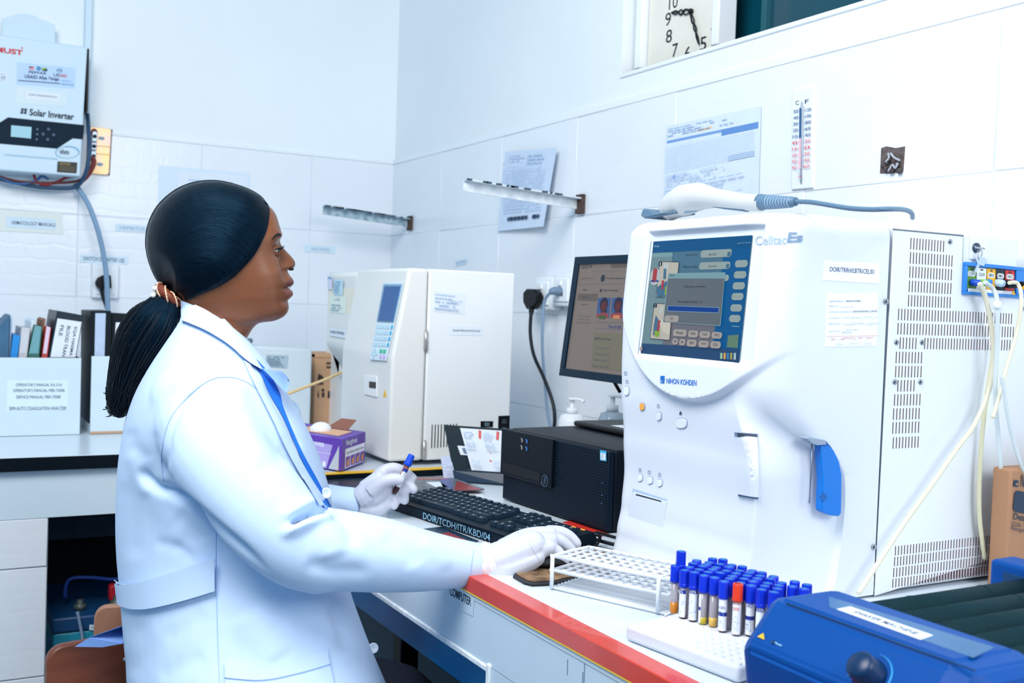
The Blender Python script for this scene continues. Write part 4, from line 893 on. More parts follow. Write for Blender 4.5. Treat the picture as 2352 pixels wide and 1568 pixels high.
# reagent port box
q = [SD(*p, .0018) for p in ((2208, 676), (2345, 685), (2211, 601), (2346, 614))]; f_ = Frame(*q)
m_pb = mat('port_blue', (40, 128, 210), .35); m_pbd = mat('port_blue_inner', (24, 100, 180), .4)
b = B()
for x0, y0, x1, y1 in ((0, 0, 1, .1), (0, .88, 1, 1), (0, .1, .04, .88), (.86, .1, 1, .88)): b.prism([f_.at(*p) for p in ((x0, y0), (x1, y0), (x1, y1), (x0, y1))], f_.n*.006, .001)
pbx = b.done('port_frame', m_pb, mc)
b = B(); b.prism([f_.at(*p, -.0004) for p in ((.03, .05), (.9, .05), (.9, .92), (.03, .92))], f_.n*.001); b.done('port_back', m_pbd, pbx)
m_lg = mat('strip_green', (92, 146, 60), .4); m_ly = mat('strip_yellow', (244, 180, 30), .4); m_lk = mat('strip_black', (26, 38, 46), .4); m_lr = mat('strip_red', (208, 40, 44), .4); m_lw = mat('strip_white', (236, 240, 244), .4)
cols = [(.06, .22, m_lg, 'CLN'), (.22, .38, m_lw, 'CLN3'), (.38, .53, m_ly, 'HEMO3N'), (.53, .68, m_lk, 'HEMO5'), (.68, .84, m_lr, 'WASTE')]
it = []
for x0, x1, mm, s_ in cols:
    it += [('r', x0, .2, x1, .86, mm), ('rr', x0+.02, .58, x1-.015, .74, .07, m_lw), ('t', s_, x0+.035, .61, x1-.03, .71, m_bk, .01), ('r', x0+.06, .78, x1-.06, .81, m_bk), ('r', x0+.06, .78, x0+.07, .83, m_bk), ('r', x1-.07, .78, x1-.06, .83, m_bk)]
it += [('r', .06, .1, .84, .2, m_lw), ('p', [(.78, .1), (.86, .1), (.82, .24)], mat('warning_yellow', (240, 190, 50), .5))]
prints('port_strip', f_, it, pbx, off=.0012)
m_clear = mat('clear_hose', (228, 238, 240), .2, trans=.35); m_cream_h = mat('cream_hose', (238, 232, 208), .3, trans=.2)
for x, y, mm, r, l in ((2229, 648, mat('cap_blue', (20, 80, 190), .35), .0052, .016), (2248, 648, mat('cap_green', (130, 190, 60), .35), .005, .014), (2286, 649, mat('cap_clear', (190, 220, 246), .2), .006, .014), (2308, 651, mat('cap_black', (16, 22, 30), .4), .0065, .02), (2266, 647, mat('cap_sky', (30, 130, 220), .35), .0045, .008)):
    b = B(); p = SD(x, y, .003); b.lathe(p, (.25, -1, -.1), [(r*.8, 0), (r, .002), (r, l*.7), (r*.75, l)], 14); b.done('connector', mm, pbx)
def hose(label, pts, r, m, y=1.03, name='hose', y0=None):
    b = B(); n_ = len(pts)
    b.tube([P(x, yy, 1, (y0 if (y0 is not None and i < 2) else y)) for i, (x, yy) in enumerate(pts)], r, 10, smooth=8); o = b.done(name, m); tag(o, label, 'hose', 'reagent hoses'); return o
hose('thick cream hose slanting down across the machine side towards the rack', ((2250, 650), (2266, 690), (2281, 780), (2276, 880), (2239, 973), (2198, 1030), (2145, 1107), (2084, 1191), (2026, 1279), (1971, 1363)), .0035, m_cream_h, 1.03, y0=1.035)
hose('yellowish hose hanging straight down behind the blue roller', ((2250, 655), (2268, 700), (2281, 800), (2268, 900), (2258, 976), (2250, 1091), (2250, 1187), (2262, 1283)), .0036, mat('yellow_hose', (226, 222, 188), .35, trans=.15), 1.045, y0=1.04)
hose('clear hose with a white collar running down to the carton', ((2262, 648), (2282, 665), (2291, 700), (2290, 800), (2286, 900), (2294, 1015), (2302, 1091), (2325, 1190), (2365, 1270)), .0034, m_clear, 1.02, y0=1.035)
hose('pale hose crossing the others from the upper side of the port', ((2318, 649), (2338, 652), (2346, 690), (2336, 760), (2310, 850), (2298, 900), (2280, 960)), .003, m_cream_h, 1.01, y0=1.03)
hose('clear hose falling along the carton edge out of sight', ((2300, 860), (2317, 965), (2340, 1053), (2370, 1120)), .003, m_clear, 1.0)
b = B(); p = P(2291, 700, 1, 1.02); b.lathe(p+Vector((0, 0, -.006)), (0, 0, 1), [(.0055, 0), (.0055, .011)], 12); o = b.done('hose_collar', m_lw, mc)
for x, y, mm in ((2345, 652, m_black), (2346, 659, m_ly)):
    b = B(); b.lathe(P(x, y, 1, 1.028), (1, 0, 0), [(.004, 0), (.004, .012)], 10); b.done('clip', mm, mc)
# lock and keys
q = [SD(*p, .0004) for p in ((2226, 594), (2265, 598), (2227, 541), (2266, 545))]; b = B(); b.prism([q[0], q[1], q[3], q[2]], (0, -.0016, 0)); lk = b.done('lock_plate', m_lw, mc)
b = B(); b.lathe(SD(2241, 569, .002), (0, -1, 0), [(.0075, 0), (.0075, .003), (.005, .004)], 18); b.done('lock_barrel', mat('lock_dark', (70, 84, 100), .3, metal=.7), lk)
b = B(); c_ = SD(2241, 569, .006); b.obox(c_+Vector((-.003, -.002, -.001)), (.022, 0, -.001), (0, .0015, 0), (0, 0, .003)); b.done('key', m_screw, lk)
b = B(); c_ = SD(2250, 577, .008); b.tube([c_+Vector((.0045*math.sin(a*math.pi/6), -.002*math.sin(a), .008*math.cos(a*math.pi/6)-.006)) for a in range(13)], .0007, 6); b.done('key_ring', m_screw, lk)
b = B(); b.prism([SD(x, y, .008) for x, y in ((2240, 595), (2246, 588), (2262, 592), (2265, 600), (2258, 611), (2244, 607))], (0, -.0015, 0), .0004); b.prism([SD(x, y, .0075) for x, y in ((2244, 606), (2249, 609), (2241, 626), (2237, 622))], (0, -.0012, 0)); b.done('spare_key', mat('key_silver', (196, 214, 226), .25, metal=.7), lk)
# stickers on the side of the front cover
def mside(name, px, m, items):
    q = [onface(*p, .0005) for p in px]; o = slab(name, *q, .0004, m, mc); prints('print', Frame(*q), items, o, off=.0004); return o
m_stw = mat('sticker_white', (244, 246, 250), .5); m_pk = mat('sticker_red', (230, 150, 160), .6)
mside('asset_sticker', ((1889, 643), (2018, 651), (1892, 598), (2020, 606)), m_stw, [('t', 'DOIR/TRRH/LBTR/CEL/01', .11, .46, .9, .7, mat('asset_ink', (70, 90, 130), .6), .006)])
it = [('t', 'MANUFACTURED BY :', .05, .83, .33, .86, m_inkg), ('t', 'NIHON KOHDEN', .37, .83, .65, .865, m_ink), ('t', 'SERIAL NO', .05, .745, .22, .77, m_inkg), ('r', .26, .735, .52, .738, m_ink), ('t', 'DISTRIBUTED & SERVICED BY :', .05, .635, .48, .66, m_inkg), ('t', 'SAHARI PHARMACY LIMITED', .5, .635, .98, .67, m_ink), ('t', 'LAST SERVICE', .05, .52, .24, .545, m_inkg), ('t', 'NEXT SERVICE', .48, .52, .66, .545, m_inkg), ('t', 'SERVICED BY', .05, .41, .28, .44, m_inkg), ('r', .32, .405, .58, .408, m_ink), ('t', 'PHONE', .6, .41, .71, .44, m_inkg), ('r', .74, .41, .99, .413, m_ink), ('t', 'SIGNATURE', .05, .275, .24, .3, m_inkg), ('r', .3, .26, .5, .263, m_ink), ('r', .02, .19, .99, .197, m_pk)] + scribble(.1, .125, .9, .17, 2, m_pk, 15, .6) + [('t', 'Sahari', .2, .035, .32, .065, m_inkg), ('t', 'Pharmacy', .44, .035, .61, .065, m_inkg), ('t', 'Limited', .72, .035, .84, .065, m_inkg)] + scribble(.28, .53, .45, .56, 1, m_inkp, 3)+scribble(.68, .53, .95, .56, 1, m_inkp, 4)+scribble(.34, .42, .56, .45, 1, m_inkp, 5)+scribble(.76, .42, .97, .45, 1, m_inkp, 6)+scribble(.3, .28, .5, .34, 1, m_inkp, 7)
mside('service_sticker', ((1894, 796), (2014, 794), (1898, 673), (2017, 672)), m_stw, it)
class Skin:                                      # print that follows the curved cover
    def __init__(s, px):
        s.px = px; q = [onface(*p, .0005) for p in px]; s.w = (q[1]-q[0]).length; s.h = (q[2]-q[0]).length; s.n = (q[1]-q[0]).cross(q[2]-q[0]).normalized()
        if s.n.dot(EYE-q[0]) < 0: s.n = -s.n
    def at(s, u, v, off=0):
        a, b_, c_, d_ = s.px; x = (a[0]*(1-u)+b_[0]*u)*(1-v)+(c_[0]*(1-u)+d_[0]*u)*v; y = (a[1]*(1-u)+b_[1]*u)*(1-v)+(c_[1]*(1-u)+d_[1]*u)*v; return onface(x, y, off+.0006)
def emboss(txt, px, m, bold=0, name='lettering'):
    prints(name, Skin(px), [('t', txt, 0, 0, 1, 1, m, bold)], mc, off=.0002)
m_emb = mat('embossed_grey', (176, 196, 218), .4); m_emb2 = mat('embossed_grey_dark', (130, 156, 184), .4)
emboss('Celltac', ((1735, 563), (1806, 560), (1735, 542), (1806, 539)), m_emb, .01)
emboss('Es', ((1807, 558), (1842, 556), (1812, 533), (1846, 534)), m_emb2, .03)
m_nk = mat('logo_blue', (0, 110, 200), .5)
emboss('NIHON KOHDEN', ((1531, 880), (1600, 886), (1532, 868), (1601, 873)), m_nk, .012)
q = [onface(*p, .0008) for p in ((1517, 879), (1527, 880), (1518, 863), (1528, 863))]; prints('logo', Frame(*q), [('p', [(0, .25), (1, .95), (1, 1), (0, 1)], m_nk), ('p', [(0, 0), (1, 0), (1, .2), (.2, .14)], m_nk), ('p', [(.25, .2), (1, .3), (1, .85)], m_nk), ('p', [(0, .05), (.12, .16), (0, .2)], m_nk)], mc, off=.0002)
# buttons
def pill(name, cx, cy, rx_, ry_, m, d=.0022):
    pts = [onface(cx+rx_*math.copysign(abs(math.cos(a*math.pi/12))**.75, math.cos(a*math.pi/12)), cy+ry_*math.copysign(abs(math.sin(a*math.pi/12))**.75, math.sin(a*math.pi/12)), .0002) for a in range(24)]
    b = B(); b.prism(pts, Vector((-d, 0, 0)), .0005); return b.done(name, m, mc)
m_gp = mat('button_gap', (170, 186, 206), .6)
for cx, cy, rx_, ry_, mm in ((1440, 898, 5, 10, m_lw), (1476, 934, 5, 8, mat('button_orange', (255, 178, 80), .4)), (1514, 956, 5, 9, m_lw), (1566, 972, 12, 11, m_lw), (1471, 1097, 5, 8, m_lw), (1494, 1103, 5, 8, m_lw), (1516, 1109, 5, 8, m_lw)):
    pill('button_surround', cx+.4, cy-.6, rx_+1.6, ry_+1.6, m_gp, .0006); pill('button', cx, cy, rx_, ry_, mm, .002)
def icon(px, items):
    q = [onface(*p, .0006) for p in px]; prints('icon', Frame(*q), items, mc, off=.0003)
for x, y in ((1438, 857), (1441, 876), (1513, 932), (1471, 1079), (1492, 1084), (1516, 1090)):
    icon(((x-4, y+5), (x+4, y+5), (x-4, y-5), (x+4, y-5)), [('r', .1, .1, .9, .2, m_emb2), ('r', .1, .1, .2, .7, m_emb2), ('r', .8, .1, .9, .7, m_emb2), ('p', [(.1, .7), (.9, .7), (.5, 1)], m_emb2)])
icon(((1562, 952), (1566, 952), (1562, 944), (1566, 944)), [('p', [(-.3, .35), (1.3, .35), (.5, 1.1)], m_bk), ('r', -.3, 0, 1.3, .2, m_bk)])
icon(((1480, 870), (1490, 870), (1480, 860), (1490, 860)), [('c', .5, .5, .3, m_lp), ('c', -.6, .5, .12, m_ink)])
# printer flap, sample door
def plate(name, px, m, d=.002, off=.0, mcx=mc, bev=.0008):
    pts = [onface(*p, off) for p in px]; b = B(); b.prism(pts, Vector((-d, 0, 0)), bev); return b.done(name, m, mcx)
def skin_plate(name, px, off, m, n=32):              # thin plate that follows the cover; px: bl, br, tl, tr
    sk = Skin(px); v = [sk.at(i/n, j/n, off) for j in range(n+1) for i in range(n+1)]; w_ = n+1; f = [(j*w_+i, j*w_+i+1, (j+1)*w_+i+1, (j+1)*w_+i) for j in range(n) for i in range(n)]
    rim = [i for i in range(w_)]+[j*w_+n for j in range(1, w_)]+[n*w_+i for i in range(n-1, -1, -1)]+[j*w_ for j in range(n-1, 0, -1)]; nv = len(v)
    for r in rim: d = v[r]-EYE; v.append(v[r]+d.normalized()*(off+.002))
    for k in range(len(rim)): k2 = (k+1) % len(rim); f.append((rim[k], rim[k2], nv+k2, nv+k))
    o = mesh(name, v, f, m, mc); bm2 = bmesh.new(); bm2.from_mesh(o.data); bmesh.ops.recalc_face_normals(bm2, faces=bm2.faces); bm2.to_mesh(o.data); bm2.free(); return o
m_fl = mat('flap_white', (222, 228, 237), .35)
fl_ = plate('printer_flap', ((1452, 1138), (1456, 1128), (1534, 1151), (1532, 1160), (1508, 1330), (1424, 1312)), m_fl, .0018)
plate('printer_slot', ((1462, 1137), (1522, 1153), (1521, 1149), (1463, 1133)), mat('slot_black', (50, 60, 76), .6), .0022)
plate('printer_cover', ((1453, 1131), (1531, 1152), (1533, 1146), (1455, 1121)), m_emb, .0014)
skin_plate('door_gap', ((1697, 1139), (1741, 1146), (1688, 992), (1740, 996)), .0006, mat('door_gap_grey', (110, 128, 160), .6))
skin_plate('door_shadow_gap', ((1696, 1003), (1737, 1008), (1695, 994), (1737, 998)), .0010, mat('slot_black', (50, 60, 76), .6))
skin_plate('sample_door', ((1701.5, 1133), (1737.5, 1140), (1692.5, 1001), (1735.5, 1005)), .0055, m_fl)
# aspiration needle and start lever in the niche
YV = 1.064
m_lev = mat('lever_blue', (0, 118, 214), .4); m_lev2 = mat('lever_blue_dark', (0, 92, 170), .4)
b = B(); b.prism([P(x, y, 1, YV) for x, y in ((1870, 1020), (1889, 1022), (1900, 1030), (1913, 1056), (1919, 1088), (1918, 1175), (1912, 1182), (1893, 1180), (1876, 1173), (1872, 1168), (1875, 1100), (1872, 1060))], (.0, -.012, 0), .0015); lv = b.done('start_lever', m_lev, mc)
b = B(); b.prism([P(x, y, 1, YV-.0122) for x, y in ((1881, 1140), (1891, 1130), (1900, 1141), (1891, 1152))], (0, -.0004, 0)); b.done('emblem', m_lev2, lv)
b = B(); b.prism([P(x, y, 1, YV+.004) for x, y in ((1874, 1024), (1882, 1010), (1893, 1022), (1898, 1030), (1876, 1026))], (0, -.012, 0)); b.done('lever_pivot', m_lev2, mc)
b = B(); b.prism([P(x, y, 1, YV) for x, y in ((1836, 1004), (1842, 1000), (1880, 1008), (1881, 1018), (1862, 1020), (1850, 1016))], (0, -.014, 0), .001); b.done('needle_holder', mat('holder_grey', (150, 164, 184), .4), mc)
b = B(); b.tube([P(1865, 1018, 1, YV-.006), P(1863, 1080, 1, YV-.006), P(1859, 1155, 1, YV-.006)], .0011, 8, smooth=0); b.done('needle', mat('needle_steel', (130, 140, 160), .3, metal=.7), mc)
for xx, yy in ((1.0, 1.12), (1.0, 1.37), (1.45, 1.1), (1.45, 1.37)):
    b = B(); b.lathe((xx, yy, ZD+.0005), (0, 0, 1), [(.014, 0), (.014, .006)], 12); b.done('foot', m_black, mc)
# touch screen
def shade(c): return c
sq = [onface(*p, 0) for p in ((1464, 815), (1697, 833), (1494, 555), (1728, 540))]
px_ = [p.x for p in SQ]
q = [Vector((SQ[i].x+.010, SQ[i].y, SQ[i].z)) for i in range(4)]
q[0] = P(1464, 815, 0, SQ[0].x+.010); q[1] = P(1697, 833, 0, SQ[1].x+.010); q[2] = P(1494, 555, 0, SQ[2].x+.010); q[3] = P(1728, 540, 0, SQ[3].x+.010)
scf = Frame(*q)
def screen_mat(name, c, e=.35):
    m = mat('scr_'+name, c, .35, emit=e, spec=.25); bb = m.node_tree.nodes['Principled BSDF']; cc = rgb(*c)
    bb.inputs['Base Color'].default_value = (cc[0]*.3, cc[1]*.3, cc[2]*.3, 1); return m
E_ = .82
s_bg = screen_mat('slate', (76, 116, 140), E_); s_top = screen_mat('top', (0, 84, 136), E_); s_bar = screen_mat('bar', (36, 74, 116), E_); s_blue = screen_mat('blue', (0, 88, 146), E_)
s_dlg = screen_mat('dialog', (98, 108, 116), E_); s_dlgt = screen_mat('dialog_top', (122, 160, 166), E_); s_btn = screen_mat('button', (150, 166, 164), E_); s_btn2 = screen_mat('button2', (168, 160, 154), E_); s_prog = screen_mat('progress', (4, 62, 142), E_)
s_pic = screen_mat('picture', (190, 184, 172), E_); s_red = screen_mat('red', (170, 60, 70), E_); s_ink = screen_mat('ink', (30, 34, 50), E_); s_txt = screen_mat('text', (170, 205, 220), E_); s_green = screen_mat('green', (140, 170, 60), E_); s_olive = screen_mat('olive', (100, 132, 110), E_); s_edge = screen_mat('edge', (140, 176, 196), E_); s_key = screen_mat('keyarea', (110, 112, 122), E_); s_grey = screen_mat('device', (70, 112, 140), E_)
b = B(); b.prism([q[0], q[1], q[3], q[2]], Vector((.0006, 0, 0))); scr = b.done('screen', s_bg, mc)
def finv(fr):
    U, V = fr.br-fr.bl, fr.tl-fr.bl; n = U.cross(V).normalized(); uu, vv, uv = U.dot(U), V.dot(V), U.dot(V)
    def g(x, y):
        d = ROT @ _cd(x, y); t = (fr.bl-EYE).dot(n)/d.dot(n); w_ = EYE+d*t-fr.bl; a, c_ = w_.dot(U), w_.dot(V); det = uu*vv-uv*uv
        return ((a*vv-c_*uv)/det, (c_*uu-a*uv)/det)
    return g
g0 = finv(scf)
def g(x, y): return g0(1240+x*.3189, 500+y*.3189)
def Q(pts, m): return ('p', [g(*p) for p in pts], m)
def TX(s, x0, y0, x1, y1, m, bold=0):           # baseline-left .. top-right of the word in the picture
    a, c_ = g(x0, y0), g(x1, y1); return ('t', s, a[0], a[1], c_[0], c_[1], m, bold)
def RR(x0, y0, x1, y1, m, r=.02):
    a, c_ = g(x0, (y0+y1)/2), g(x1, (y0+y1)/2); hv = abs(g(x0, y0)[1]-g(x0, y1)[1])/2; return ('rr', a[0], a[1]-hv, c_[0], a[1]+hv, r, m)
it = [('r', 0, .9, 1, 1, s_top), ('r', 0, 0, 1, .105, s_bar), ('r', .76, .105, 1, .9, s_blue), ('r', .01, .105, .26, .86, screen_mat('guide', (112, 142, 148), E_)), ('r', .01, .86, .26, .9, s_dlgt), ('r', .262, .105, .75, .39, s_key),
      TX('Ready', 825, 215, 865, 195, s_txt), TX('JUN 27 25 09', 1432, 180, 1528, 164, s_txt), TX('Operation guide(open)', 816, 258, 968, 240, s_ink), TX('Sample type', 1054, 272, 1142, 252, s_ink), TX('Measure mode', 1036, 358, 1142, 338, s_ink)]
for x0, x1, y0, y1 in ((1166, 1390, 230, 285), (1155, 1380, 318, 370), (1300, 1370, 405, 452)): it.append(RR(x0, y0, x1, y1, s_btn, .025))
it += [TX('BLOOD', 1226, 268, 1282, 248, s_ink), TX('Normal', 1222, 352, 1280, 334, s_ink), RR(1360, 238, 1385, 270, s_grey, .01), RR(1350, 325, 1374, 358, s_grey, .01)]
for k, y in enumerate((325, 405, 485, 563, 645, 722)): it.append(RR(1416-k*9, y-26, 1510-k*11, y+26, s_btn, .03))
it += [Q([(1352, 930), (1432, 938), (1440, 840), (1362, 846)], s_olive), Q([(1390, 780), (1445, 784), (1446, 779), (1391, 775)], s_edge)]
# guide pictures
it += [Q([(838, 574), (985, 574), (1012, 316), (870, 312)], s_ink), Q([(841, 570), (982, 570), (1008, 320), (873, 316)], s_pic), Q([(846, 572), (940, 566), (944, 440), (846, 500)], s_grey), ('c', *g(915, 350), .035, screen_mat('dome', (190, 200, 200), E_)), Q([(895, 440), (915, 440), (918, 365), (900, 365)], s_grey), Q([(880, 515), (895, 515), (903, 450), (886, 450)], s_red), Q([(905, 555), (925, 555), (928, 480), (910, 500)], s_green), RR(862, 318, 888, 348, s_ink, .01), TX('1', 870, 343, 880, 322, s_txt),
       ('c', *g(836, 425), .075, screen_mat('bubble', (180, 190, 192), E_)), RR(820, 365, 850, 465, s_red, .02), Q([(800, 456), (820, 446), (820, 466)], s_prog), Q([(868, 456), (848, 446), (848, 466)], s_prog), Q([(818, 458), (850, 458), (850, 452), (818, 452)], s_prog),
       Q([(800, 872), (944, 884), (966, 620), (832, 615)], s_ink), Q([(803, 868), (941, 880), (962, 624), (835, 619)], s_pic), Q([(822, 845), (850, 848), (868, 740), (842, 700), (828, 780)], s_grey), Q([(838, 858), (868, 858), (874, 806), (832, 818)], s_green), Q([(852, 815), (868, 818), (878, 740), (860, 740)], s_red), Q([(865, 690), (880, 692), (900, 640), (880, 640)], screen_mat('dome', (190, 200, 200), E_)), Q([(872, 760), (900, 720), (950, 760), (940, 850), (888, 810)], screen_mat('hand', (206, 200, 184), E_)), RR(826, 620, 852, 648, s_ink, .01), TX('2', 834, 644, 844, 624, s_txt)]
# dialog
it += [Q([(896, 752), (1312, 778), (1350, 388), (935, 400)], s_edge), Q([(899, 750), (1309, 774), (1344, 432), (934, 436)], s_dlg), Q([(936, 434), (1344, 429), (1347, 391), (938, 403)], s_dlgt), TX('Clean', 942, 422, 982, 402, s_ink), TX('Cleaning complete', 1050, 504, 1208, 484, s_ink, .01), TX('Remaining time(min.)', 1005, 616, 1160, 594, s_ink), TX('0', 1172, 613, 1184, 596, s_ink), Q([(928, 672), (1300, 685), (1306, 643), (932, 631)], s_edge), Q([(931, 669), (1297, 681), (1303, 646), (935, 634)], s_prog), RR(908, 702, 1012, 748, s_btn2, .025), TX('OK', 948, 734, 972, 716, s_ink)]
for x0, x1, y0, y1, s_ in ((970, 1070, 802, 852, 'Reset'), (1080, 1152, 810, 860, 'PQRS'), (1162, 1240, 816, 864, 'TUV'), (1250, 1326, 820, 868, 'WXYZ'), (966, 1008, 868, 912, '<'), (1016, 1060, 872, 918, '>'), (1072, 1142, 876, 926, '@!'), (1156, 1230, 884, 932, 'Symbol'), (1242, 1318, 888, 938, 'Clr')):
    it.append(RR(x0, y0, x1, y1, s_btn2, .025)); w_ = (x1-x0)*.25; it.append(TX(s_, x0+w_, (y0+y1)/2+9, x1-w_, (y0+y1)/2-9, s_ink, .01))
for x, cc in ((1312, 'cyl_green'), (1336, 'cyl_orange'), (1360, 'cyl_blue'), (1384, 'cyl_olive'), (1410, 'cyl_white')):
    it.append(Q([(x, 1016+(x-1312)*.06), (x+16, 1018+(x-1312)*.06), (x+18, 975), (x+2, 973)], screen_mat(cc, {'cyl_green': (150, 200, 160), 'cyl_orange': (220, 160, 90), 'cyl_blue': (60, 130, 190), 'cyl_olive': (160, 160, 90), 'cyl_white': (170, 200, 210)}[cc], E_)))
it += [('c', *g(742, 944), .02, screen_mat('spot', (180, 160, 160), E_)), ('r', 0, 0, .012, 1, s_ink), ('r', .012, .0, .03, 1, screen_mat('scr_lilac', (140, 150, 190), E_))]
prints('screen_image', scf, it, scr, off=.0004, step=.00004)
# ---------------------------------------------------------------- barcode scanner on top
XSC = 1.035
def SC_(x, y, dx=0): return P(x, y, 0, XSC+dx)
sc_ = thing('barcode_scanner', 'white handheld barcode scanner lying on the white cell counter', 'scanner', (XSC, SC_(1600, 490).y, ZTM))
dz = ZTM+.004-SC_(1600, 497).z
def S2(x, y, dx=0): return SC_(x, y, dx)+Vector((0, 0, dz*0))
m_scw = mat('scanner_white', (208, 210, 210), .3); m_scg = mat('scanner_grey', (96, 126, 152), .45)
b = B(); b.tube([S2(1533, 488), S2(1548, 472), S2(1572, 460), S2(1605, 452), S2(1645, 455), S2(1700, 463), S2(1750, 466)], [.016, .022, .025, .0215, .0145, .0125, .0115], 16, flat=1.0, smooth=6); b.done('scanner_body', m_scw, sc_)
b = B(); b.prism([S2(x, y, .022) for x, y in ((1521, 500), (1526, 484), (1537, 484), (1555, 494), (1600, 490), (1597, 494), (1585, 496), (1530, 506))], (-.044, 0, 0), .002); b.done('scan_window', m_scg, sc_)
b = B(); b.prism([S2(x, y, -.0235) for x, y in ((1570, 490), (1600, 487), (1603, 483), (1574, 484))], (-.0004, 0, 0)); b.done('code_label', mat('code_label', (110, 136, 152), .6), sc_)
b = B(); b.prism([S2(x, y, .006) for x, y in ((1632, 474), (1680, 482), (1720, 487), (1722, 484), (1680, 476), (1634, 470))], (-.012, 0, 0), .001); b.done('trigger', m_scg, sc_)
b = B(); b.tube([S2(1746, 464), S2(1760, 464), S2(1790, 464), S2(1828, 463)], [.0118, .0105, .009, .006], 14, smooth=2); b.done('strain_relief', m_scg, sc_)
for k in range(9):
    x = 1768+k*6; p = S2(x, 464); rr_ = .0098-.0003*k; b = B(); b.tube([p+Vector((0, .0009, 0)), p-Vector((0, .0009, 0))], [rr_*1.06]*2, 14, smooth=0); b.done('relief_ring', mat('relief_light', (150, 176, 200), .5), sc_)
b = B(); b.tube([S2(1826, 463), S2(1860, 464), S2(1900, 470), S2(1950, 478), S2(2000, 481), S2(2040, 480), P(2075, 481, 0, XSC+.06), P(2093, 488, 0, XSC+.11), P(2096, 500, 0, XSC+.18)], .0032, 10); b.done('cord', m_scg, sc_)
# ================================================================ computer
def holes(name, base, hole, sc, thr=.12):        # perforated plastic: a regular lattice of dark holes
    m = mat(name, base, .5, spec=.15); nt = m.node_tree; L = nt.links.new; b = nt.nodes['Principled BSDF']
    tc = nt.nodes.new('ShaderNodeTexCoord'); mp = nt.nodes.new('ShaderNodeMapping'); mp.inputs['Scale'].default_value = (sc*.25, sc, sc*1.0); L(tc.outputs['Object'], mp.inputs[0])
    sep = nt.nodes.new('ShaderNodeSeparateXYZ'); L(mp.outputs[0], sep.inputs[0])
    def mth(op, a, b2=None):
        n = nt.nodes.new('ShaderNodeMath'); n.operation = op
        for i, x in enumerate((a, b2)):
            if x is None: continue
            if isinstance(x, (int, float)): n.inputs[i].default_value = x
            else: L(x, n.inputs[i])
        return n.outputs[0]
    a = mth('SINE', mth('ADD', sep.outputs[1], sep.outputs[2])); c = mth('SINE', mth('SUBTRACT', sep.outputs[1], sep.outputs[2])); pr = mth('MULTIPLY', a, c); t = mth('GREATER_THAN', pr, thr)
    mx = nt.nodes.new('ShaderNodeMix'); mx.data_type = 'RGBA'; L(t, mx.inputs[0]); mx.inputs[6].default_value = rgb(*base); mx.inputs[7].default_value = rgb(*hole); L(mx.outputs[2], b.inputs['Base Color'])
    return m
m_pc = mat('pc_black', (8, 18, 30), .45, spec=.25, bump=.1, bscale=900); m_pcd = mat('pc_dark', (10, 14, 20), .5)
m_mesh = holes('perforated_black', (17, 34, 52), (1, 2, 3), 600)
pcb, pce = P(1153, 1145, 2, ZD+.002), P(1391, 1224, 2, ZD+.002)
ux = (pce-pcb); ux.z = 0; plen = ux.length; un = ux.normalized(); ud = Vector((-un.y, un.x, 0))
if ud.x < 0: ud = -ud
HP = .147
pc = thing('computer_tower', 'black desktop computer lying on its side with a perforated front', 'computer', (pcb+pce)/2+ud*.13)
up = Vector((0, 0, 1))
b = B(); b.obox(pcb+ud*.016, ux, ud*.26, up*HP, .004); b.done('casing', m_pc, pc)
b = B(); b.obox(pcb+up*.001, ux, ud*.015, up*(HP-.002), .003); b.done('front_mesh', m_mesh, pc)
pf = Frame(pcb-ud*.001, pce-ud*.001, pcb-ud*.001+up*HP, pce-ud*.001+up*HP)
gi = finv(pf)
def gp_(x, y): return gi(1140+x*.2168, 900+y*.2168)
a_, b_ = gp_(605, 1045), gp_(62, 870)
b = B(); p0 = pf.at(0.0, b_[1]*.5+.32*.5, 0); lowz = .36
b.prism([pf.at(0, lowz+.0, 0), pf.at(a_[0], lowz, 0), pf.at(a_[0], 1, 0), pf.at(0, 1, 0)], pf.n*.006, .0015); pl = b.done('front_plate', m_pc, pc)
b = B(); b.prism([pf.at(.03, lowz+.05, .006), pf.at(a_[0]*.8, lowz+.05, .006), pf.at(a_[0]*.8, lowz+.17, .006), pf.at(.03, lowz+.17, .006)], pf.n*.0012, .0004); b.done('disc_drive', m_pcd, pl)
for u_ in (.212, .262):
    for v_ in (.76, .86):
        b = B(); b.prism([pf.at(u_, v_, .0062), pf.at(u_+.026, v_, .0062), pf.at(u_+.026, v_+.07, .0062), pf.at(u_, v_+.07, .0062)], pf.n*.0004); s_ = b.done('usb_port', m_pcd, pl)
        b = B(); b.prism([pf.at(u_+.012, v_+.015, .0068), pf.at(u_+.024, v_+.015, .0068), pf.at(u_+.024, v_+.055, .0068), pf.at(u_+.012, v_+.055, .0068)], pf.n*.0006); b.prism([pf.at(u_, v_+.055, .0068), pf.at(u_+.02, v_+.055, .0068), pf.at(u_+.02, v_+.066, .0068), pf.at(u_, v_+.066, .0068)], pf.n*.0003); b.done('usb_tongue', mat('usb_blue', (60, 120, 200), .4) if u_ > .25 else mat('usb_grey', (150, 150, 150), .4), s_)
c = gp_(545, 938); m_dell = mat('badge_grey', (80, 100, 124), .4)
pp = [pf.at(c[0]+.031*math.cos(a*math.pi/16), c[1]+.075*math.sin(a*math.pi/16), .0075) for a in range(33)]
b = B(); b.tube(pp, .0007, 6, smooth=0); b.done('badge_ring', m_dell, pl)
fv = Frame(pf.at(c[0]-.009, c[1]+.05, .0066), pf.at(c[0]-.009, c[1]-.05, .0066), pf.at(c[0]+.011, c[1]+.05, .0066), pf.at(c[0]+.011, c[1]-.05, .0066)); prints('lettering', fv, [('t', 'DELL', 0, 0, 1, 1, m_dell, .02)], pl)
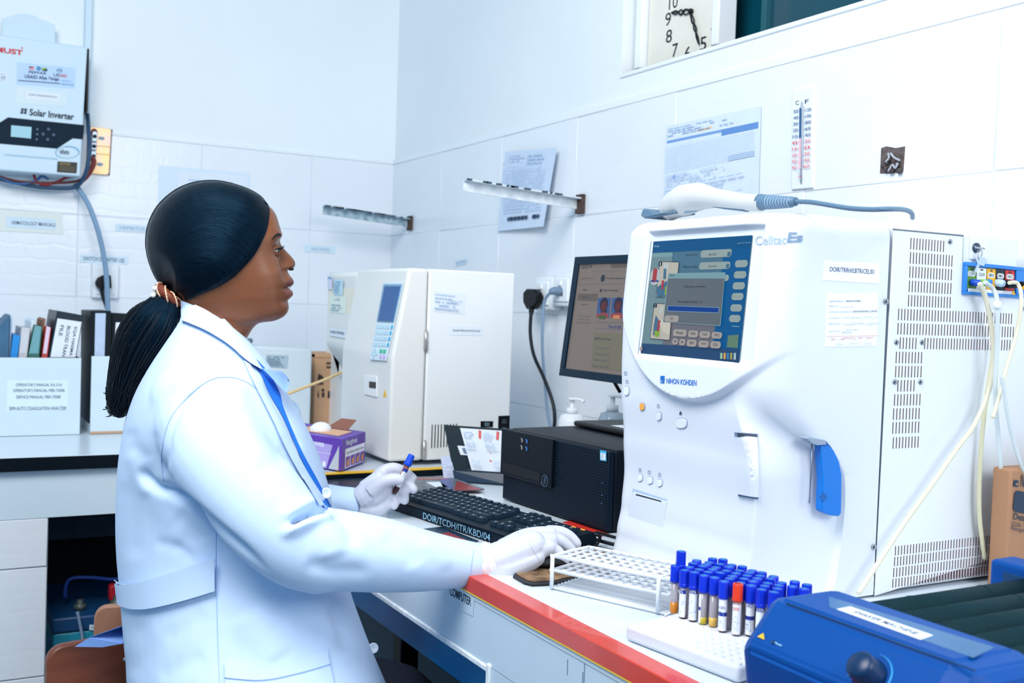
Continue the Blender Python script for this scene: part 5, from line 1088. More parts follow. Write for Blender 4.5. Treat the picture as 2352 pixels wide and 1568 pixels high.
q = [pf.at(*gp_(*p), .0015) for p in ((1106, 724), (1171, 733), (1105, 614), (1172, 626))]; o = slab('blue_sticker', *q, .0004, mat('cpu_sticker', (70, 180, 230), .4), pc)
prints('print', Frame(*q), [('r', .1, .1, .9, .75, m_paper)]+scribble(.3, .2, .7, .7, 3, m_lp, 3), o, off=.0003)
for v_ in (.35, .45, .6):
    b = B(); b.ball(pf.at(.965, v_, .001), .0012, 0, 8, 5); b.done('rivet', mat('tiny_steel', (60, 120, 180), .3), pc)
for i in (0, 1):
    b = B(); b.obox(pcb+ux*(.1+.7*i)+ud*.05+up*(-.0015), un*.04, ud*.16, up*.0018); b.done('foot', m_black, pc)
# monitor on the computer
XM0, XM1 = 1.218, 1.25; YM0 = 1.958; WM = .50
mtop, mbot = P(1322, 590, 1, YM0), P(1285, 862, 1, YM0)
mo = thing('monitor', 'black monitor with a web page, half hidden by the white cell counter', 'monitor', (1.33, 1.76, pcb.z+HP+.001))
mu = Vector((0, -1, 0)); mv = mtop-mbot; mn = mu.cross(mv).normalized()
if mn.dot(EYE-mbot) < 0: mn = -mn
b = B(); b.obox(mbot-mn*.004, mu*WM, mv, -mn*.03, .004); b.done('housing', m_pc, mo)
mf = Frame(mbot, mbot+mu*WM, mtop, mtop+mu*WM); m_bez = mat('bezel_navy', (4, 36, 56), .4, spec=.2)
bw, bh = .036, .066; b = B()
for x0, y0, x1, y1 in ((0, 0, 1, bh), (0, 1-bh, 1, 1), (0, bh, bw, 1-bh), (1-bw, bh, 1, 1-bh)): b.prism([mf.at(*p, -.004) for p in ((x0, y0), (x1, y0), (x1, y1), (x0, y1))], mf.n*.006, .001)
b.done('bezel', m_bez, mo)
b = B(); b.prism([mf.at(*p, -.0035) for p in ((bw, bh), (1-bw, bh), (1-bw, 1-bh), (bw, 1-bh))], mf.n*.0012)
E_ = .8
w_bg = screen_mat('page_grey', (134, 124, 118), E_); w_side = screen_mat('page_side', (122, 116, 118), E_); w_ink = screen_mat('page_ink', (48, 58, 74), E_); w_tab = screen_mat('page_tab', (104, 96, 92), E_); w_blue = screen_mat('photo_blue', (62, 96, 150), E_); w_face = screen_mat('photo_face', (96, 44, 52), E_); w_red = screen_mat('photo_red', (150, 70, 78), E_); w_hair = screen_mat('photo_hair', (40, 38, 70), E_); w_line = screen_mat('page_line', (90, 96, 104), E_); w_gr = screen_mat('page_green', (70, 96, 60), E_); w_or = screen_mat('page_orange', (214, 140, 96), E_); w_link = screen_mat('page_link', (40, 80, 140), E_); w_box = screen_mat('page_box', (124, 120, 104), E_)
ms = b.done('screen', w_bg, mo)
gm0 = finv(mf)
def gm(x, y): return gm0(1150+x*.2805, 560+y*.2805)
def MQ(pts, m): return ('p', [gm(*p) for p in pts], m)
def MT(s, x0, y0, x1, y1, m, bold=0): a, c_ = gm(x0, y0), gm(x1, y1); return ('t', s, a[0], a[1], c_[0], c_[1], m, bold)
it = [MQ([(658, 168), (722, 166), (712, 200), (652, 202)], w_tab), MQ([(900, 160), (1080, 156), (1080, 190), (896, 196)], w_tab), ('c', *gm(732, 183), .012, w_ink), MT('Performance | LabRe', 750, 190, 846, 177, w_line), MT('https://app.tz/dashboard/home', 752, 230, 1000, 216, w_line),
      MT('eAfya 4.3.2', 655, 290, 750, 274, w_ink), ('c', *gm(831, 280), .03, w_ink), MT('Temeke Regional Referral', 856, 292, 1090, 270, w_ink, .01), MQ([(640, 332), (1080, 324), (1080, 322), (640, 330)], w_line),
      MT('Mike', 668, 384, 708, 368, w_ink), MT('Good evening!', 832, 390, 955, 370, w_ink, .012), MQ([(805, 392), (820, 392), (824, 368), (809, 368)], w_ink), MQ([(622, 462), (780, 466), (790, 406), (630, 408)], w_tab), MT('Home', 660, 444, 704, 428, w_ink), MT('Reports', 650, 502, 712, 488, w_ink)]
for k in range(3): it.append(MT('Laboratory info', 625-k*4, 596+k*27, 730-k*3, 584+k*27, w_line))
for x0, x1, cc in ((778, 898, w_gr), (895, 1015, w_or)):
    it += [MQ([(x0, 600), (x1-18, 604), (x1, 440), (x0+16, 440)], w_blue), ('c', *gm((x0+x1)/2+3, 495), .058, w_hair), MQ([(x0+36, 590), (x0+86, 590), (x0+90, 480), (x0+44, 480)], w_hair), ('c', *gm((x0+x1)/2+2, 510), .042, w_face), MQ([(x0, 600), (x1-18, 604), (x1-24, 568), (x0+60, 560), (x0+4, 572)], w_red), MQ([(x0+20, 612), (x0+76, 614), (x0+78, 584), (x0+24, 582)], cc)]
it += [MQ([(765, 690), (1000, 702), (1000, 700), (765, 688)], w_link), MQ([(770, 640), (1000, 644), (1000, 642), (770, 638)], w_link), MT('View all staff', 875, 686, 985, 664, w_link, .012), MQ([(735, 1010), (1000, 1040), (1000, 735), (758, 722)], w_box), MT('My performance', 790, 788, 905, 770, w_ink, .01), MQ([(768, 786), (780, 786), (784, 766), (772, 766)], w_ink)]
for k, s_ in enumerate(('Tests registered (2)', 'Tests completed (0)', 'Samples received (2)', 'Sample rejected (0)')): it.append(MT(s_, 775-k*9, 862+k*50, 892-k*3, 848+k*50, w_line, .006))
prints('screen_image', mf, it, ms, off=.0002-.002, step=.00003)
bp = [P(1319, 973, 2, pcb.z+HP+.012), P(1424, 1000, 2, pcb.z+HP+.012)]
b0 = Vector((1.225, 1.905, pcb.z+HP+.0015)); b = B(); b.obox(b0, Vector((.0, -.25, 0)), Vector((.19, .0, 0)), up*.011, .004); bs = b.done('base', m_pcd, mo)
q = [Vector((1.25+a_, 1.80-b2_, b0.z+.0116)) for a_, b2_ in ((0, 0), (0, .1), (.05, 0), (.05, .1))]; b = B(); b.prism([q[0], q[1], q[3], q[2]], up*.0004); b.done('base_sticker', m_paper, bs)
b = B(); b.tube([b0+Vector((.12, -.125, .01)), b0+Vector((.12, -.125, .08)), mbot+mu*.25*1+mv*.45-mn*.04], [.028, .024, .022], 12, flat=.5); b.tube([P(1408, 872, 0, 1.30), P(1424, 900, 0, 1.32)], .004, 8, smooth=0); b.done('neck', m_pcd, mo)
# ---------------------------------------------------------------- keyboard
kFL, kFR, kBL, kBR = Vector((.797, 1.90, ZD+.002)), Vector((.862, 1.44, ZD+.002)), Vector((.925, 1.928, ZD+.002)), Vector((.992, 1.455, ZD+.002))
kb = thing('keyboard', 'black keyboard with white DOIR lettering along its front edge', 'keyboard', (kFL+kBR)/2)
m_kb = mat('keyboard_black', (6, 24, 38), .5, spec=.2); m_keyc = mat('key_black', (26, 44, 60), .5, spec=.2, bump=.1, bscale=800)
hz = Vector((0, 0, .018)); hb = Vector((0, 0, .027))
b = B(); bmv = [b.bm.verts.new(p) for p in (kFL, kFR, kBR, kBL, kFL+hz, kFR+hz, kBR+hb, kBL+hb)]
for q_ in ((3, 2, 1, 0), (4, 5, 6, 7), (0, 1, 5, 4), (1, 2, 6, 5), (2, 3, 7, 6), (3, 0, 4, 7)): b.bm.faces.new([bmv[i] for i in q_])
bmesh.ops.recalc_face_normals(b.bm, faces=b.bm.faces[:]); bmesh.ops.bevel(b.bm, geom=b.bm.edges[:], offset=.003, segments=2, affect='EDGES'); b.done('case', m_kb, kb)
kf = Frame(kFL+hz, kFR+hz, kBL+hb, kBR+hb)
kz = kf.n if kf.n.z > 0 else -kf.n
m_leg = mat('key_legend', (190, 205, 214), .6)
def key_mesh(w_, d_, h_):
    b = B(); b.bm.free(); b = B(); t = .0016
    vs = [b.bm.verts.new(p) for p in ((0, 0, 0), (w_, 0, 0), (w_, d_, 0), (0, d_, 0), (t, t, h_), (w_-t, t, h_), (w_-t, d_-t*.7, h_), (t, d_-t*.7, h_))]
    for q_ in ((4, 5, 6, 7), (0, 1, 5, 4), (1, 2, 6, 5), (2, 3, 7, 6), (3, 0, 4, 7)): b.bm.faces.new([vs[i] for i in q_])
    b.bm.normal_update(); b.bm.faces.ensure_lookup_table()
    me = bpy.data.meshes.new('key'); 
    c0, c1 = Vector((w_*.38, d_*.45, h_+.0003)), Vector((w_*.62, d_*.75, h_+.0003))
    f = b.bm.faces.new([b.bm.verts.new(p) for p in ((c0.x, c0.y, c0.z), (c0.x+.003, c0.y, c0.z), (c0.x+.003, c0.y+.003, c0.z), (c0.x, c0.y+.003, c0.z))]); f.material_index = 1
    b.bm.to_mesh(me); b.bm.free(); me.materials.append(m_keyc); me.materials.append(m_leg); return me
kw, kd = kf.w, kf.h; kux, kuy = (kf.br-kf.bl).normalized(), (kf.tl-kf.bl).normalized()
Mk = Matrix((kux, kuy, kz)).transposed().to_4x4(); KM = {}
def put_key(u, v, w_, d_=.0165):
    k = (round(w_, 4), round(d_, 4))
    if k not in KM: KM[k] = key_mesh(w_-.0022, d_-.0018, .0065)
    o = bpy.data.objects.new('key', KM[k]); COL.objects.link(o); o.parent = kb
    m_ = Mk.copy(); m_.translation = kf.bl+kux*u+kuy*v+kz*.0004-org(kb); o.matrix_local = m_
un_ = .0192
rowsK = [[1.25, 1.25, 1.25, 5.75, 1.25, 1.25, 1.25, 1.25], [1.25]+[1]*10+[2.25+.5], [1.75]+[1]*11+[1.75], [1.5]+[1]*12+[1.0], [1]*13+[1.5]]
for r, row in enumerate(rowsK):
    x = .014
    for w_ in row: put_key(x, .024+r*.0172, w_*un_*.985); x += w_*un_*.985
x = .014
for k in range(13):
    put_key(x, .024+5*.0172+.003, un_*.93, .014); x += un_*(1.45 if k in (0,) else (1.25 if k in (4, 8) else .97))
for k in range(3):
    put_key(.31+k*.019, .024, .0185)
    for r in (3, 4): put_key(.31+k*.019, .024+r*.0172, .0185)
    put_key(.31+k*.019, .024+5*.0172+.003, .0185, .014)
put_key(.31+.019, .0412, .0185)
for k in range(4):
    for r in range(5): put_key(.378+k*.0188, .024+r*.0172, .0183)
for k in range(2):
    b = B(); b.prism([kf.at(.88+k*.05+du, .93+dv, .0004) for du, dv in ((0, 0), (.02, 0), (.02, .02), (0, .02))], kz*.001); b.done('indicator_light', mat('amber_led', (255, 180, 70), .4, emit=.6), kb)
fw = Frame(kFL+(kFR-kFL)*.30+Vector((-.0035, 0, .0025)), kFL+(kFR-kFL)*.75+Vector((-.0035, 0, .0025)), kFL+(kFR-kFL)*.30+Vector((-.0035, 0, .015)), kFL+(kFR-kFL)*.75+Vector((-.0035, 0, .015)))
prints('lettering', fw, [('t', 'DOIR/TCDH/ITR/KBD/04', 0, .05, 1, 1, mat('chalk_blue', (150, 205, 235), .6), -.004)], kb, off=.0)
for i, (p_, q_) in enumerate(((kFL, kFR),)):
    pass
cable('cable', 'black cord looping out behind the keyboard end', [P(x, y, 2, ZD+.012) for x, y in ((1345, 1232), (1372, 1240), (1410, 1250), (1440, 1256))], .0032, m_cable)
cable('cable', 'black cord curling from the mouse pad to the computer', [P(x, y, 2, ZD+z_) for x, y, z_ in ((1362, 1257, .006), (1372, 1248, .01), (1378, 1232, .022), (1366, 1226, .026), (1375, 1224, .024), (1420, 1236, .012), (1445, 1240, .008))], .0028, m_cable)
# papers, folders and binder on the desk
def flat(name, label, px, z, t, m, cat, items=None, bev=0):
    pts = [P(x, y, 2, z) for x, y in px]; b = B(); b.prism(pts, (0, 0, t), bev); o = b.done(name, m); tag(o, label, cat); return o, pts
m_mag = mat('magazine_navy', (20, 44, 66), .3)
flat('folder', 'dark blue folder with a white edge beside the purple glove box', ((748, 1106), (800, 1102), (890, 1100), (905, 1125), (800, 1136), (752, 1124)), ZD+.001, .004, m_mag, 'folder')
o, pts = flat('magazine', 'glossy magazine with a red corner lying behind the keyboard', ((882, 1128), (905, 1099), (1030, 1097), (1112, 1126), (990, 1131)), ZD+.006, .004, mat('magazine_grey', (120, 130, 142), .3, col2=(70, 80, 92), vscale=30), 'magazine')
mfz = ZD+.0102
def mp_(name, px, m): b = B(); b.prism([P(x, y, 2, mfz) for x, y in px], (0, 0, .0003)); b.done(name, m, o)
mp_('red_print', ((1042, 1126), (1050, 1104), (1108, 1125)), mat('magazine_red', (150, 44, 46), .35)); mp_('red_border', ((905, 1101), (905, 1099), (1030, 1097.5), (1032, 1099)), mat('magazine_red2', (220, 110, 100), .35)); mp_('white_print', ((978, 1107), (1010, 1106), (1030, 1119), (1000, 1118)), m_paper); mp_('blue_print', ((1008, 1100), (1036, 1099), (1042, 1124), (1020, 1124)), mat('magazine_blue', (70, 84, 140), .35))
flat('paper_sheet', 'white sheets under the magazine behind the keyboard', ((1018, 1130), (1106, 1128), (1112, 1142), (1100, 1152), (1060, 1140)), ZD+.0004, .0006, m_paper, 'paper')
flat('folder', 'black folder with red lining under the keyboard front', ((966, 1216), (1016, 1210), (1100, 1243), (1080, 1250)), ZD+.0003, .0012, m_mag, 'folder')
flat('red_card', 'dark red card peeping out under the keyboard front', ((1012, 1226), (1030, 1222), (1085, 1246), (1062, 1250)), ZD+.0017, .0004, mat('dark_red', (130, 24, 30), .5), 'card')
flat('red_card', 'red and white card at the foot of the computer tower', ((1292, 1200), (1312, 1196), (1400, 1228), (1380, 1232)), ZD+.0003, .0012, mat('bright_red', (214, 50, 40), .5), 'card')
bl_, br2 = P(1046, 1106, 2, ZD+.001), P(1163, 1114, 2, ZD+.001); tl_, tr_ = P(1019, 975, 1, bl_.y+.05), P(1156, 984, 1, br2.y+.05)
bd = thing('ring_binder', 'black binder with printed white sheet leaning beside the computer', 'binder', (bl_+br2)/2)
fb = Frame(bl_, br2, tl_, tr_)
b = B(); b.prism([bl_, br2, tr_, tl_], -fb.n*.004, .001); b.done('front_cover', mat('binder_petrol', (3, 34, 46), .45, spec=.2), bd)
b = B(); b.prism([bl_+fb.n*.0005, br2+fb.n*.0005, fb.at(1, .2, .0005), fb.at(0, .2, .0005)], fb.n*.006, .002); b.done('spine_roll', mat('binder_navy', (10, 46, 70), .35), bd)
b = B(); b.prism([bl_-fb.n*.0045+Vector((-.03, 0, .003)), bl_-fb.n*.0045+Vector((.03, -.01, .002)), fb.at(.1, .5, -.0045), fb.at(-.2, .42, -.006)], -fb.n*.03, .002); b.done('page_block', mat('page_stack', (206, 214, 236), .8, var=.25, vscale=60, stretch=(1, 1, 8)), bd)
b = B(); b.prism([bl_-fb.n*.036, br2-fb.n*.036, fb.at(1, .9, -.05), fb.at(.1, .9, -.05)], -fb.n*.003); b.done('back_cover', mat('binder_petrol', (3, 34, 46), .45, spec=.2), bd)
q = [fb.at(*p, .0009) for p in ((.36, .22), (1.0, .22), (.27, .96), (.98, .96))]; o = slab('printed_sheet', *q, .0005, m_paper, bd); m_pr = mat('sheet_red', (214, 70, 70), .5)
it = [('r', .03, .0, .97, .005, m_inkp), ('r', .0, .48, 1, .485, m_inkp), ('p', [(.4, .78), (.46, .76), (.5, .96), (.44, .98)], m_pr), ('p', [(.83, .78), (.89, .76), (.93, .96), (.87, .98)], m_pr), ('p', [(.58, .24), (.64, .22), (.66, .44), (.6, .46)], m_pr)]
for (x0, y0) in ((.05, .75), (.52, .75), (.05, .52), (.55, .52), (.1, .05), (.72, .05)): it += scribble(x0, y0, x0+.28, y0+.18, 4, m_inkp, int(x0*100+y0*10))
prints('print', Frame(*q), it, o, off=.0004)
q = [fb.at(*p, .0009) for p in ((.2, .48), (.38, .48), (.17, .64), (.34, .64))]; o = slab('barcode_sticker', *q, .0005, m_paper, bd); prints('print', Frame(*q), [('r', .4, .15, .75, .8, m_inkg)]+[('r', .4+.07*k, .15, .43+.07*k, .8, m_ink) for k in range(5)], o, off=.0004)
# soap pumps
def pump(label, x, top, mcol, grp='pump bottles by the wall'):
    p = P(x, top, 0, 1.46); o = thing('pump_bottle', label, 'bottle', (p.x, p.y, ZD), grp); c_ = Vector((p.x, p.y, ZD)); ht = p.z-ZD
    b = B(); b.lathe(c_, (0, 0, 1), [(.03, .001), (.034, .006), (.034, ht-.06), (.028, ht-.045), (.013, ht-.04)], 20); b.done('bottle', mcol, o)
    b = B(); b.lathe(c_, (0, 0, 1), [(.015, ht-.04), (.015, ht-.026), (.006, ht-.025), (.006, ht-.006), (.011, ht-.006), (.011, ht)], 16); b.tube([c_+Vector((0, 0, ht-.003)), c_+Vector((.008, -.025, ht-.003)), c_+Vector((.012, -.036, ht-.008))], .004, 8); b.done('pump', m_lw, o)
pump('white pump bottle behind the computer near the hanging cords', 1315, 913, m_lw); pump('clear pump bottle beside the monitor stand', 1408, 906, mat('clear_bottle', (216, 230, 242), .15, trans=.6))
# mouse pad and mouse
mpx = [(1178, 1326), (1203, 1341), (1222, 1346), (1245, 1345), (1268, 1344), (1300, 1337), (1345, 1330), (1400, 1318), (1432, 1296), (1424, 1272), (1390, 1262), (1352, 1256), (1300, 1258), (1240, 1272), (1200, 1296)]
mpd = thing('mouse_pad', 'worn brown mouse pad with a frayed black edge under the wire rack', 'mouse pad', P(1290, 1300, 2, ZD))
b = B(); b.prism([P(x, y, 2, ZD+.0008) for x, y in mpx], (0, 0, .0024)); b.done('rubber_base', m_pcd, mpd)
cxp, cyp = 1300, 1300; rd = random.Random(5)
b = B(); b.prism([P(cxp+(x-cxp)*(.93+rd.uniform(-.03, .02)), cyp-4+(y-cyp)*(.86+rd.uniform(-.05, .03)), 2, ZD+.0034) for x, y in mpx], (0, 0, .0006)); b.done('worn_cloth', mat('worn_brown', (160, 128, 94), .9, col2=(96, 70, 48), vscale=45, bump=.6, bscale=300), mpd)
ms_ = P(1248, 1300, 2, ZD+.004); b = B(); b.ball((0, 0, 0), (.048, .029, .017), 0, 20, 12)
for vtx in b.bm.verts:
    if vtx.co.z < 0: vtx.co.z *= .3
    vtx.co = Matrix.Rotation(math.radians(-12), 3, 'Z') @ vtx.co + ms_+Vector((.006, .006, .006))
o = b.done('computer_mouse', m_pcd, smooth=True); tag(o, 'black computer mouse almost covered by the gloved hand', 'mouse')

# ================================================================ test tubes, rack, shaker
m_foam = mat('foam_white', (220, 224, 232), .7, var=.03, vscale=60, bump=.25, bscale=260)
FT = ZD+.0205; fo = P(1434, 1471, 2, ZD); fa = (P(1680, 1568, 2, ZD)-fo).normalized(); fbv = Vector((-fa.y, fa.x, 0))
if fbv.x < 0: fbv = -fbv
FL_, FB_ = .178, .185
fm_ = thing('foam_block', 'white foam tray holding blue capped blood tubes', 'tube tray', (fo.x+fa.x*.09, fo.y+fa.y*.09, ZD))
b = B(); b.obox(Vector((fo.x, fo.y, ZD+.001)), fa*FL_, fbv*FB_, (0, 0, FT-ZD-.001), .005, 3); b.done('block', m_foam, fm_)
CAPZ = ZD+.082
Z8 = lambda x, y: (1400+x*.2155, 1230+y*.2155)
front_t = [(705, 315), (800, 357), (905, 385), (1010, 412), (1120, 435), (1222, 482), (1370, 515), (1510, 520), (1620, 565), (1750, 600)]
back_t = [(755, 287), (1100, 242), (1210, 247), (930, 270), (1065, 272), (890, 298), (1035, 298), (1175, 292), (1305, 300), (850, 327), (995, 328), (1135, 330), (1275, 330), (1415, 327), (955, 355), (1100, 357), (1245, 362), (1385, 360), (1525, 362), (1050, 388), (1180, 390), (1350, 393), (1490, 393), (1625, 387), (1310, 425), (1465, 428), (1605, 428), (1750, 425), (1280, 457), (1435, 457), (1575, 460), (1715, 460), (1400, 494), (1530, 492), (1685, 495), (1835, 495), (1975, 490), (1655, 525), (1805, 525), (1950, 527), (2105, 522), (1790, 567), (2075, 562)]
occ = [P(*Z8(*p), 2, CAPZ) for p in front_t+back_t]
nub = B(); na, nb = int(FL_/.0125), int(FB_/.0125)
for i in range(na):
    for j in range(nb):
        c_ = Vector((fo.x, fo.y, FT-.001))+fa*(.008+i*.0125)+fbv*(.008+j*.0125)
        if min((Vector((q_.x, q_.y, 0))-Vector((c_.x, c_.y, 0))).length for q_ in occ) > .008: nub.lathe(c_, (0, 0, 1), [(.0048, 0), (.0046, .0012), (.003, .0022), (.0008, .0025)], 8)
nub.done('nubs', m_foam, fm_, kind='stuff')
m_cap = mat('cap_royal', (6, 48, 205), .4); m_capr = mat('cap_red', (226, 62, 34), .35); m_caph = mat('cap_hollow', (20, 110, 170), .5); m_caprh = mat('cap_red_hollow', (150, 24, 16), .5)
m_tubep = mat('tube_plastic', (206, 200, 208), .15, trans=.45); m_blood = mat('dark_blood', (70, 34, 40), .3); m_serum = mat('amber_serum', (206, 128, 40), .25); m_ser2 = mat('straw_serum', (222, 180, 90), .25); m_ser3 = mat('yellow_serum', (196, 176, 50), .25)
m_tl = mat('tube_label', (240, 243, 250), .5); m_tlb = mat('tube_label_blue', (30, 50, 150), .5)
RC, RTB = .0062, .0049
def cap_mesh(ridged, m1, m2):
    b = B(); n = 20; hh = .021; prof = [(RC*.92, 0), (RC*1.04, .0008), (RC*1.04, .0035), (RC, .0045), (RC, hh-.0012), (RC*.94, hh), (RC*.72, hh), (RC*.66, hh-.0008), (RC*.34, hh-.0025), (RC*.28, hh-.005), (.0003, hh-.0052)]
    ax = Vector((0, 0, 1)); rings = []
    for i, (r, h) in enumerate(prof):
        ring = []
        for k in range(n):
            rr_ = r*(1.0 if not (ridged and 3 <= i <= 4 and k % 2) else .93); a = 2*math.pi*k/n; ring.append(b.bm.verts.new((rr_*math.cos(a), rr_*math.sin(a), h)))
        rings.append(ring)
    for i, (p_, q_) in enumerate(zip(rings, rings[1:])):
        for k in range(n):
            f_ = b.bm.faces.new((p_[k], p_[(k+1) % n], q_[(k+1) % n], q_[k])); f_.smooth = not ridged; f_.material_index = 1 if i >= 6 else 0
    b.bm.faces.new(rings[0][::-1])
    me = bpy.data.meshes.new('cap'); b.bm.to_mesh(me); b.bm.free(); me.materials.append(m1); me.materials.append(m2); return me
CAPS = {0: cap_mesh(False, m_cap, m_caph), 1: cap_mesh(True, m_cap, m_caph), 2: cap_mesh(False, m_capr, m_caprh)}
def glass_mesh(h):
    b = B(); b.lathe((0, 0, 0), (0, 0, 1), [(RTB*.55, 0), (RTB*.9, .001), (RTB, .0035), (RTB, h)], 16, cap=True); me = bpy.data.meshes.new('tube'); b.bm.to_mesh(me); b.bm.free(); me.materials.append(m_tubep); return me
GL = {}
def add_mesh(name, me, parent, dz=0):
    o = bpy.data.objects.new(name, me); COL.objects.link(o); o.parent = parent; o.location = (0, 0, dz); ORG[o.name] = org(parent)+Vector((0, 0, dz)); return o
def test_tube(p, top, kind, label, group, fill=None, lab=None, bottom=FT+.0006):
    o = thing('test_tube', label, 'test tube', (p.x, p.y, bottom), group); h = top-.021-bottom; k = round(h, 4)
    if k not in GL: GL[k] = glass_mesh(h+.003)
    add_mesh('tube_body', GL[k], o); add_mesh('cap', CAPS[kind], o, h)
    c_ = Vector((p.x, p.y, bottom))
    if fill:
        mm, fh = fill; b = B(); b.lathe(c_, (0, 0, 1), [(RTB*.6, -.0001), (RTB*1.01, .0012), (RTB*1.03, .004), (RTB*1.03, fh)], 16); b.done('sample', mm, o)
    if lab:
        z0_, z1_, style = lab; tov = EYE-c_; a0 = math.atan2(tov.y, tov.x)+style[1]; n = 12; b = B(); rr_ = RTB*1.06; bands = style[0]
        def arc(zz0, zz1, aa0, aa1, r, mi):
            vs = [[b.bm.verts.new(c_+Vector((r*math.cos(a0+aa0+(aa1-aa0)*i/n), r*math.sin(a0+aa0+(aa1-aa0)*i/n), z))) for i in range(n+1)] for z in (zz0, zz1)]
            for i in range(n): f_ = b.bm.faces.new((vs[0][i], vs[0][i+1], vs[1][i+1], vs[1][i])); f_.material_index = mi; f_.smooth = True
        arc(z0_, z1_, -1.5, 1.2, rr_, 0)
        mats_ = [m_tl, m_tlb, m_inkg, m_capr]
        for (f0, f1, mi) in bands: arc(z0_+(z1_-z0_)*f0, z0_+(z1_-z0_)*f1, -1.45, 1.15, rr_*1.012, mi)
        rdm = random.Random(int(c_.y*10000))
        for i in range(5):
            f0 = rdm.uniform(.08, .62); aa = rdm.uniform(-1.1, .3); arc(z0_+(z1_-z0_)*f0, z0_+(z1_-z0_)*(f0+.02), aa, aa+rdm.uniform(.3, .8), rr_*1.012, 2)
        for i in range(3):
            aa = -.9+i*.5; arc(z0_+(z1_-z0_)*.1, z0_+(z1_-z0_)*rdm.uniform(.35, .6), aa, aa+.06, rr_*1.012, 2)
        lo = b.done('label', mats_, o)
        if style[2]:
            txt, mm, f0, f1 = style[2]; d_ = Vector((math.cos(a0-.15), math.sin(a0-.15), 0)); s_ = Vector((-d_.y, d_.x, 0)); base = c_+d_*(rr_*1.04)
            zz0, zz1 = z0_+(z1_-z0_)*f0, z0_+(z1_-z0_)*f1; ww = RTB*.78
            f2_ = Frame(base-s_*ww+Vector((0, 0, zz0)), base+s_*ww+Vector((0, 0, zz0)), base-s_*ww+Vector((0, 0, zz1)), base+s_*ww+Vector((0, 0, zz1)))
            prints('lettering', f2_, [('t', txt, 0, 0, 1, 1, mm, .01)], lo, off=.0001)
    return o
edta = [(.86, 1.0, 1)]; vac = [(.44, .56, 1)]; T0 = [(.0, .0001, 0)]
FR = [(0, 'front row blue capped tube with amber liquid, nearest the wire rack', (m_serum, .015), None),
      (1, 'ribbed blue capped tube with narrow label beside the amber one', (m_blood, .004), (.002, .036, (edta, -.6, ('EDTA', m_tl, .875, .975)))),
      (1, 'tube with blue K EDTA label and printed white sticker in the front row', (m_blood, .004), (.002, .04, (edta, 0, ('K EDTA', m_tl, .88, .975)))),
      (0, 'front row tube with yellow liquid and label turned aside', (m_ser3, .009), (.002, .037, (vac, -1.7, None))),
      (0, 'unlabelled front row tube with straw coloured liquid', (m_ser2, .0115), None),
      (0, 'front row tube labelled with EDTA and blue band, just before the red cap', (m_blood, .02), (.002, .042, (vac, 0, ('K EDTA', m_tlb, .66, .74)))),
      (2, 'only red capped tube in the foam tray', (mat('dark_serum', (96, 80, 84), .3), .03), (.002, .038, ([(.985, 1, 3)], 0, ('BIOCHEK', m_capr, .8, .9)))),
      (0, 'front row blue tube with blue banded label just past the red cap', (m_blood, .035), (.002, .042, (vac, .1, ('VACUT', m_tlb, .82, .92)))),
      (1, 'front row ribbed blue tube with K EDTA label second past the red cap', (m_blood, .035), (.002, .04, (edta, .1, ('K EDTA', m_tl, .88, .975)))),
      (1, 'last front row ribbed blue tube against the blue roller mixer', (m_blood, .035), (.002, .04, (edta, .1, None)))]
for (x, y), (kd_, lb, fl_, la) in zip(front_t, FR): test_tube(P(*Z8(x, y), 2, CAPZ), CAPZ+random.uniform(-.001, .001), kd_, lb, 'front row of test tubes', fl_, la)
hp = P(*Z8(765, 165), 2, CAPZ+.017); test_tube(hp, CAPZ+.017, 1, 'blue ribbed tube raised above all others at the rack end', 'tubes in the foam tray', bottom=FT+.018)
b_ = B(); b_.lathe((hp.x, hp.y, FT), (0, 0, 1), [(.005, .0005), (.005, .0175)], 10); b_.done('raised_nub', m_foam, fm_)
ORD = ['first', 'second', 'third', 'fourth', 'fifth', 'sixth', 'seventh', 'eighth', 'ninth', 'tenth', 'eleventh', 'twelfth']
_rel = [(P(*Z8(x, y), 2, CAPZ)-P(*Z8(*front_t[0]), 2, CAPZ)) for x, y in back_t]
_row = [max(1, round(r.dot(fbv)/.0145)) for r in _rel]; _lab = {}
for rw in set(_row):
    ids = sorted([i for i in range(len(back_t)) if _row[i] == rw], key=lambda i: _rel[i].dot(fa))
    for k, i in enumerate(ids): _lab[i] = f'blue capped tube, {ORD[rw-1]} row behind the front one, {ORD[k]} from the wire rack'
for i, (x, y) in enumerate(back_t): test_tube(P(*Z8(x, y), 2, CAPZ), CAPZ+random.uniform(-.0012, .0012), 1 if i % 3 else 0, _lab[i], 'blue capped tubes behind the front row')
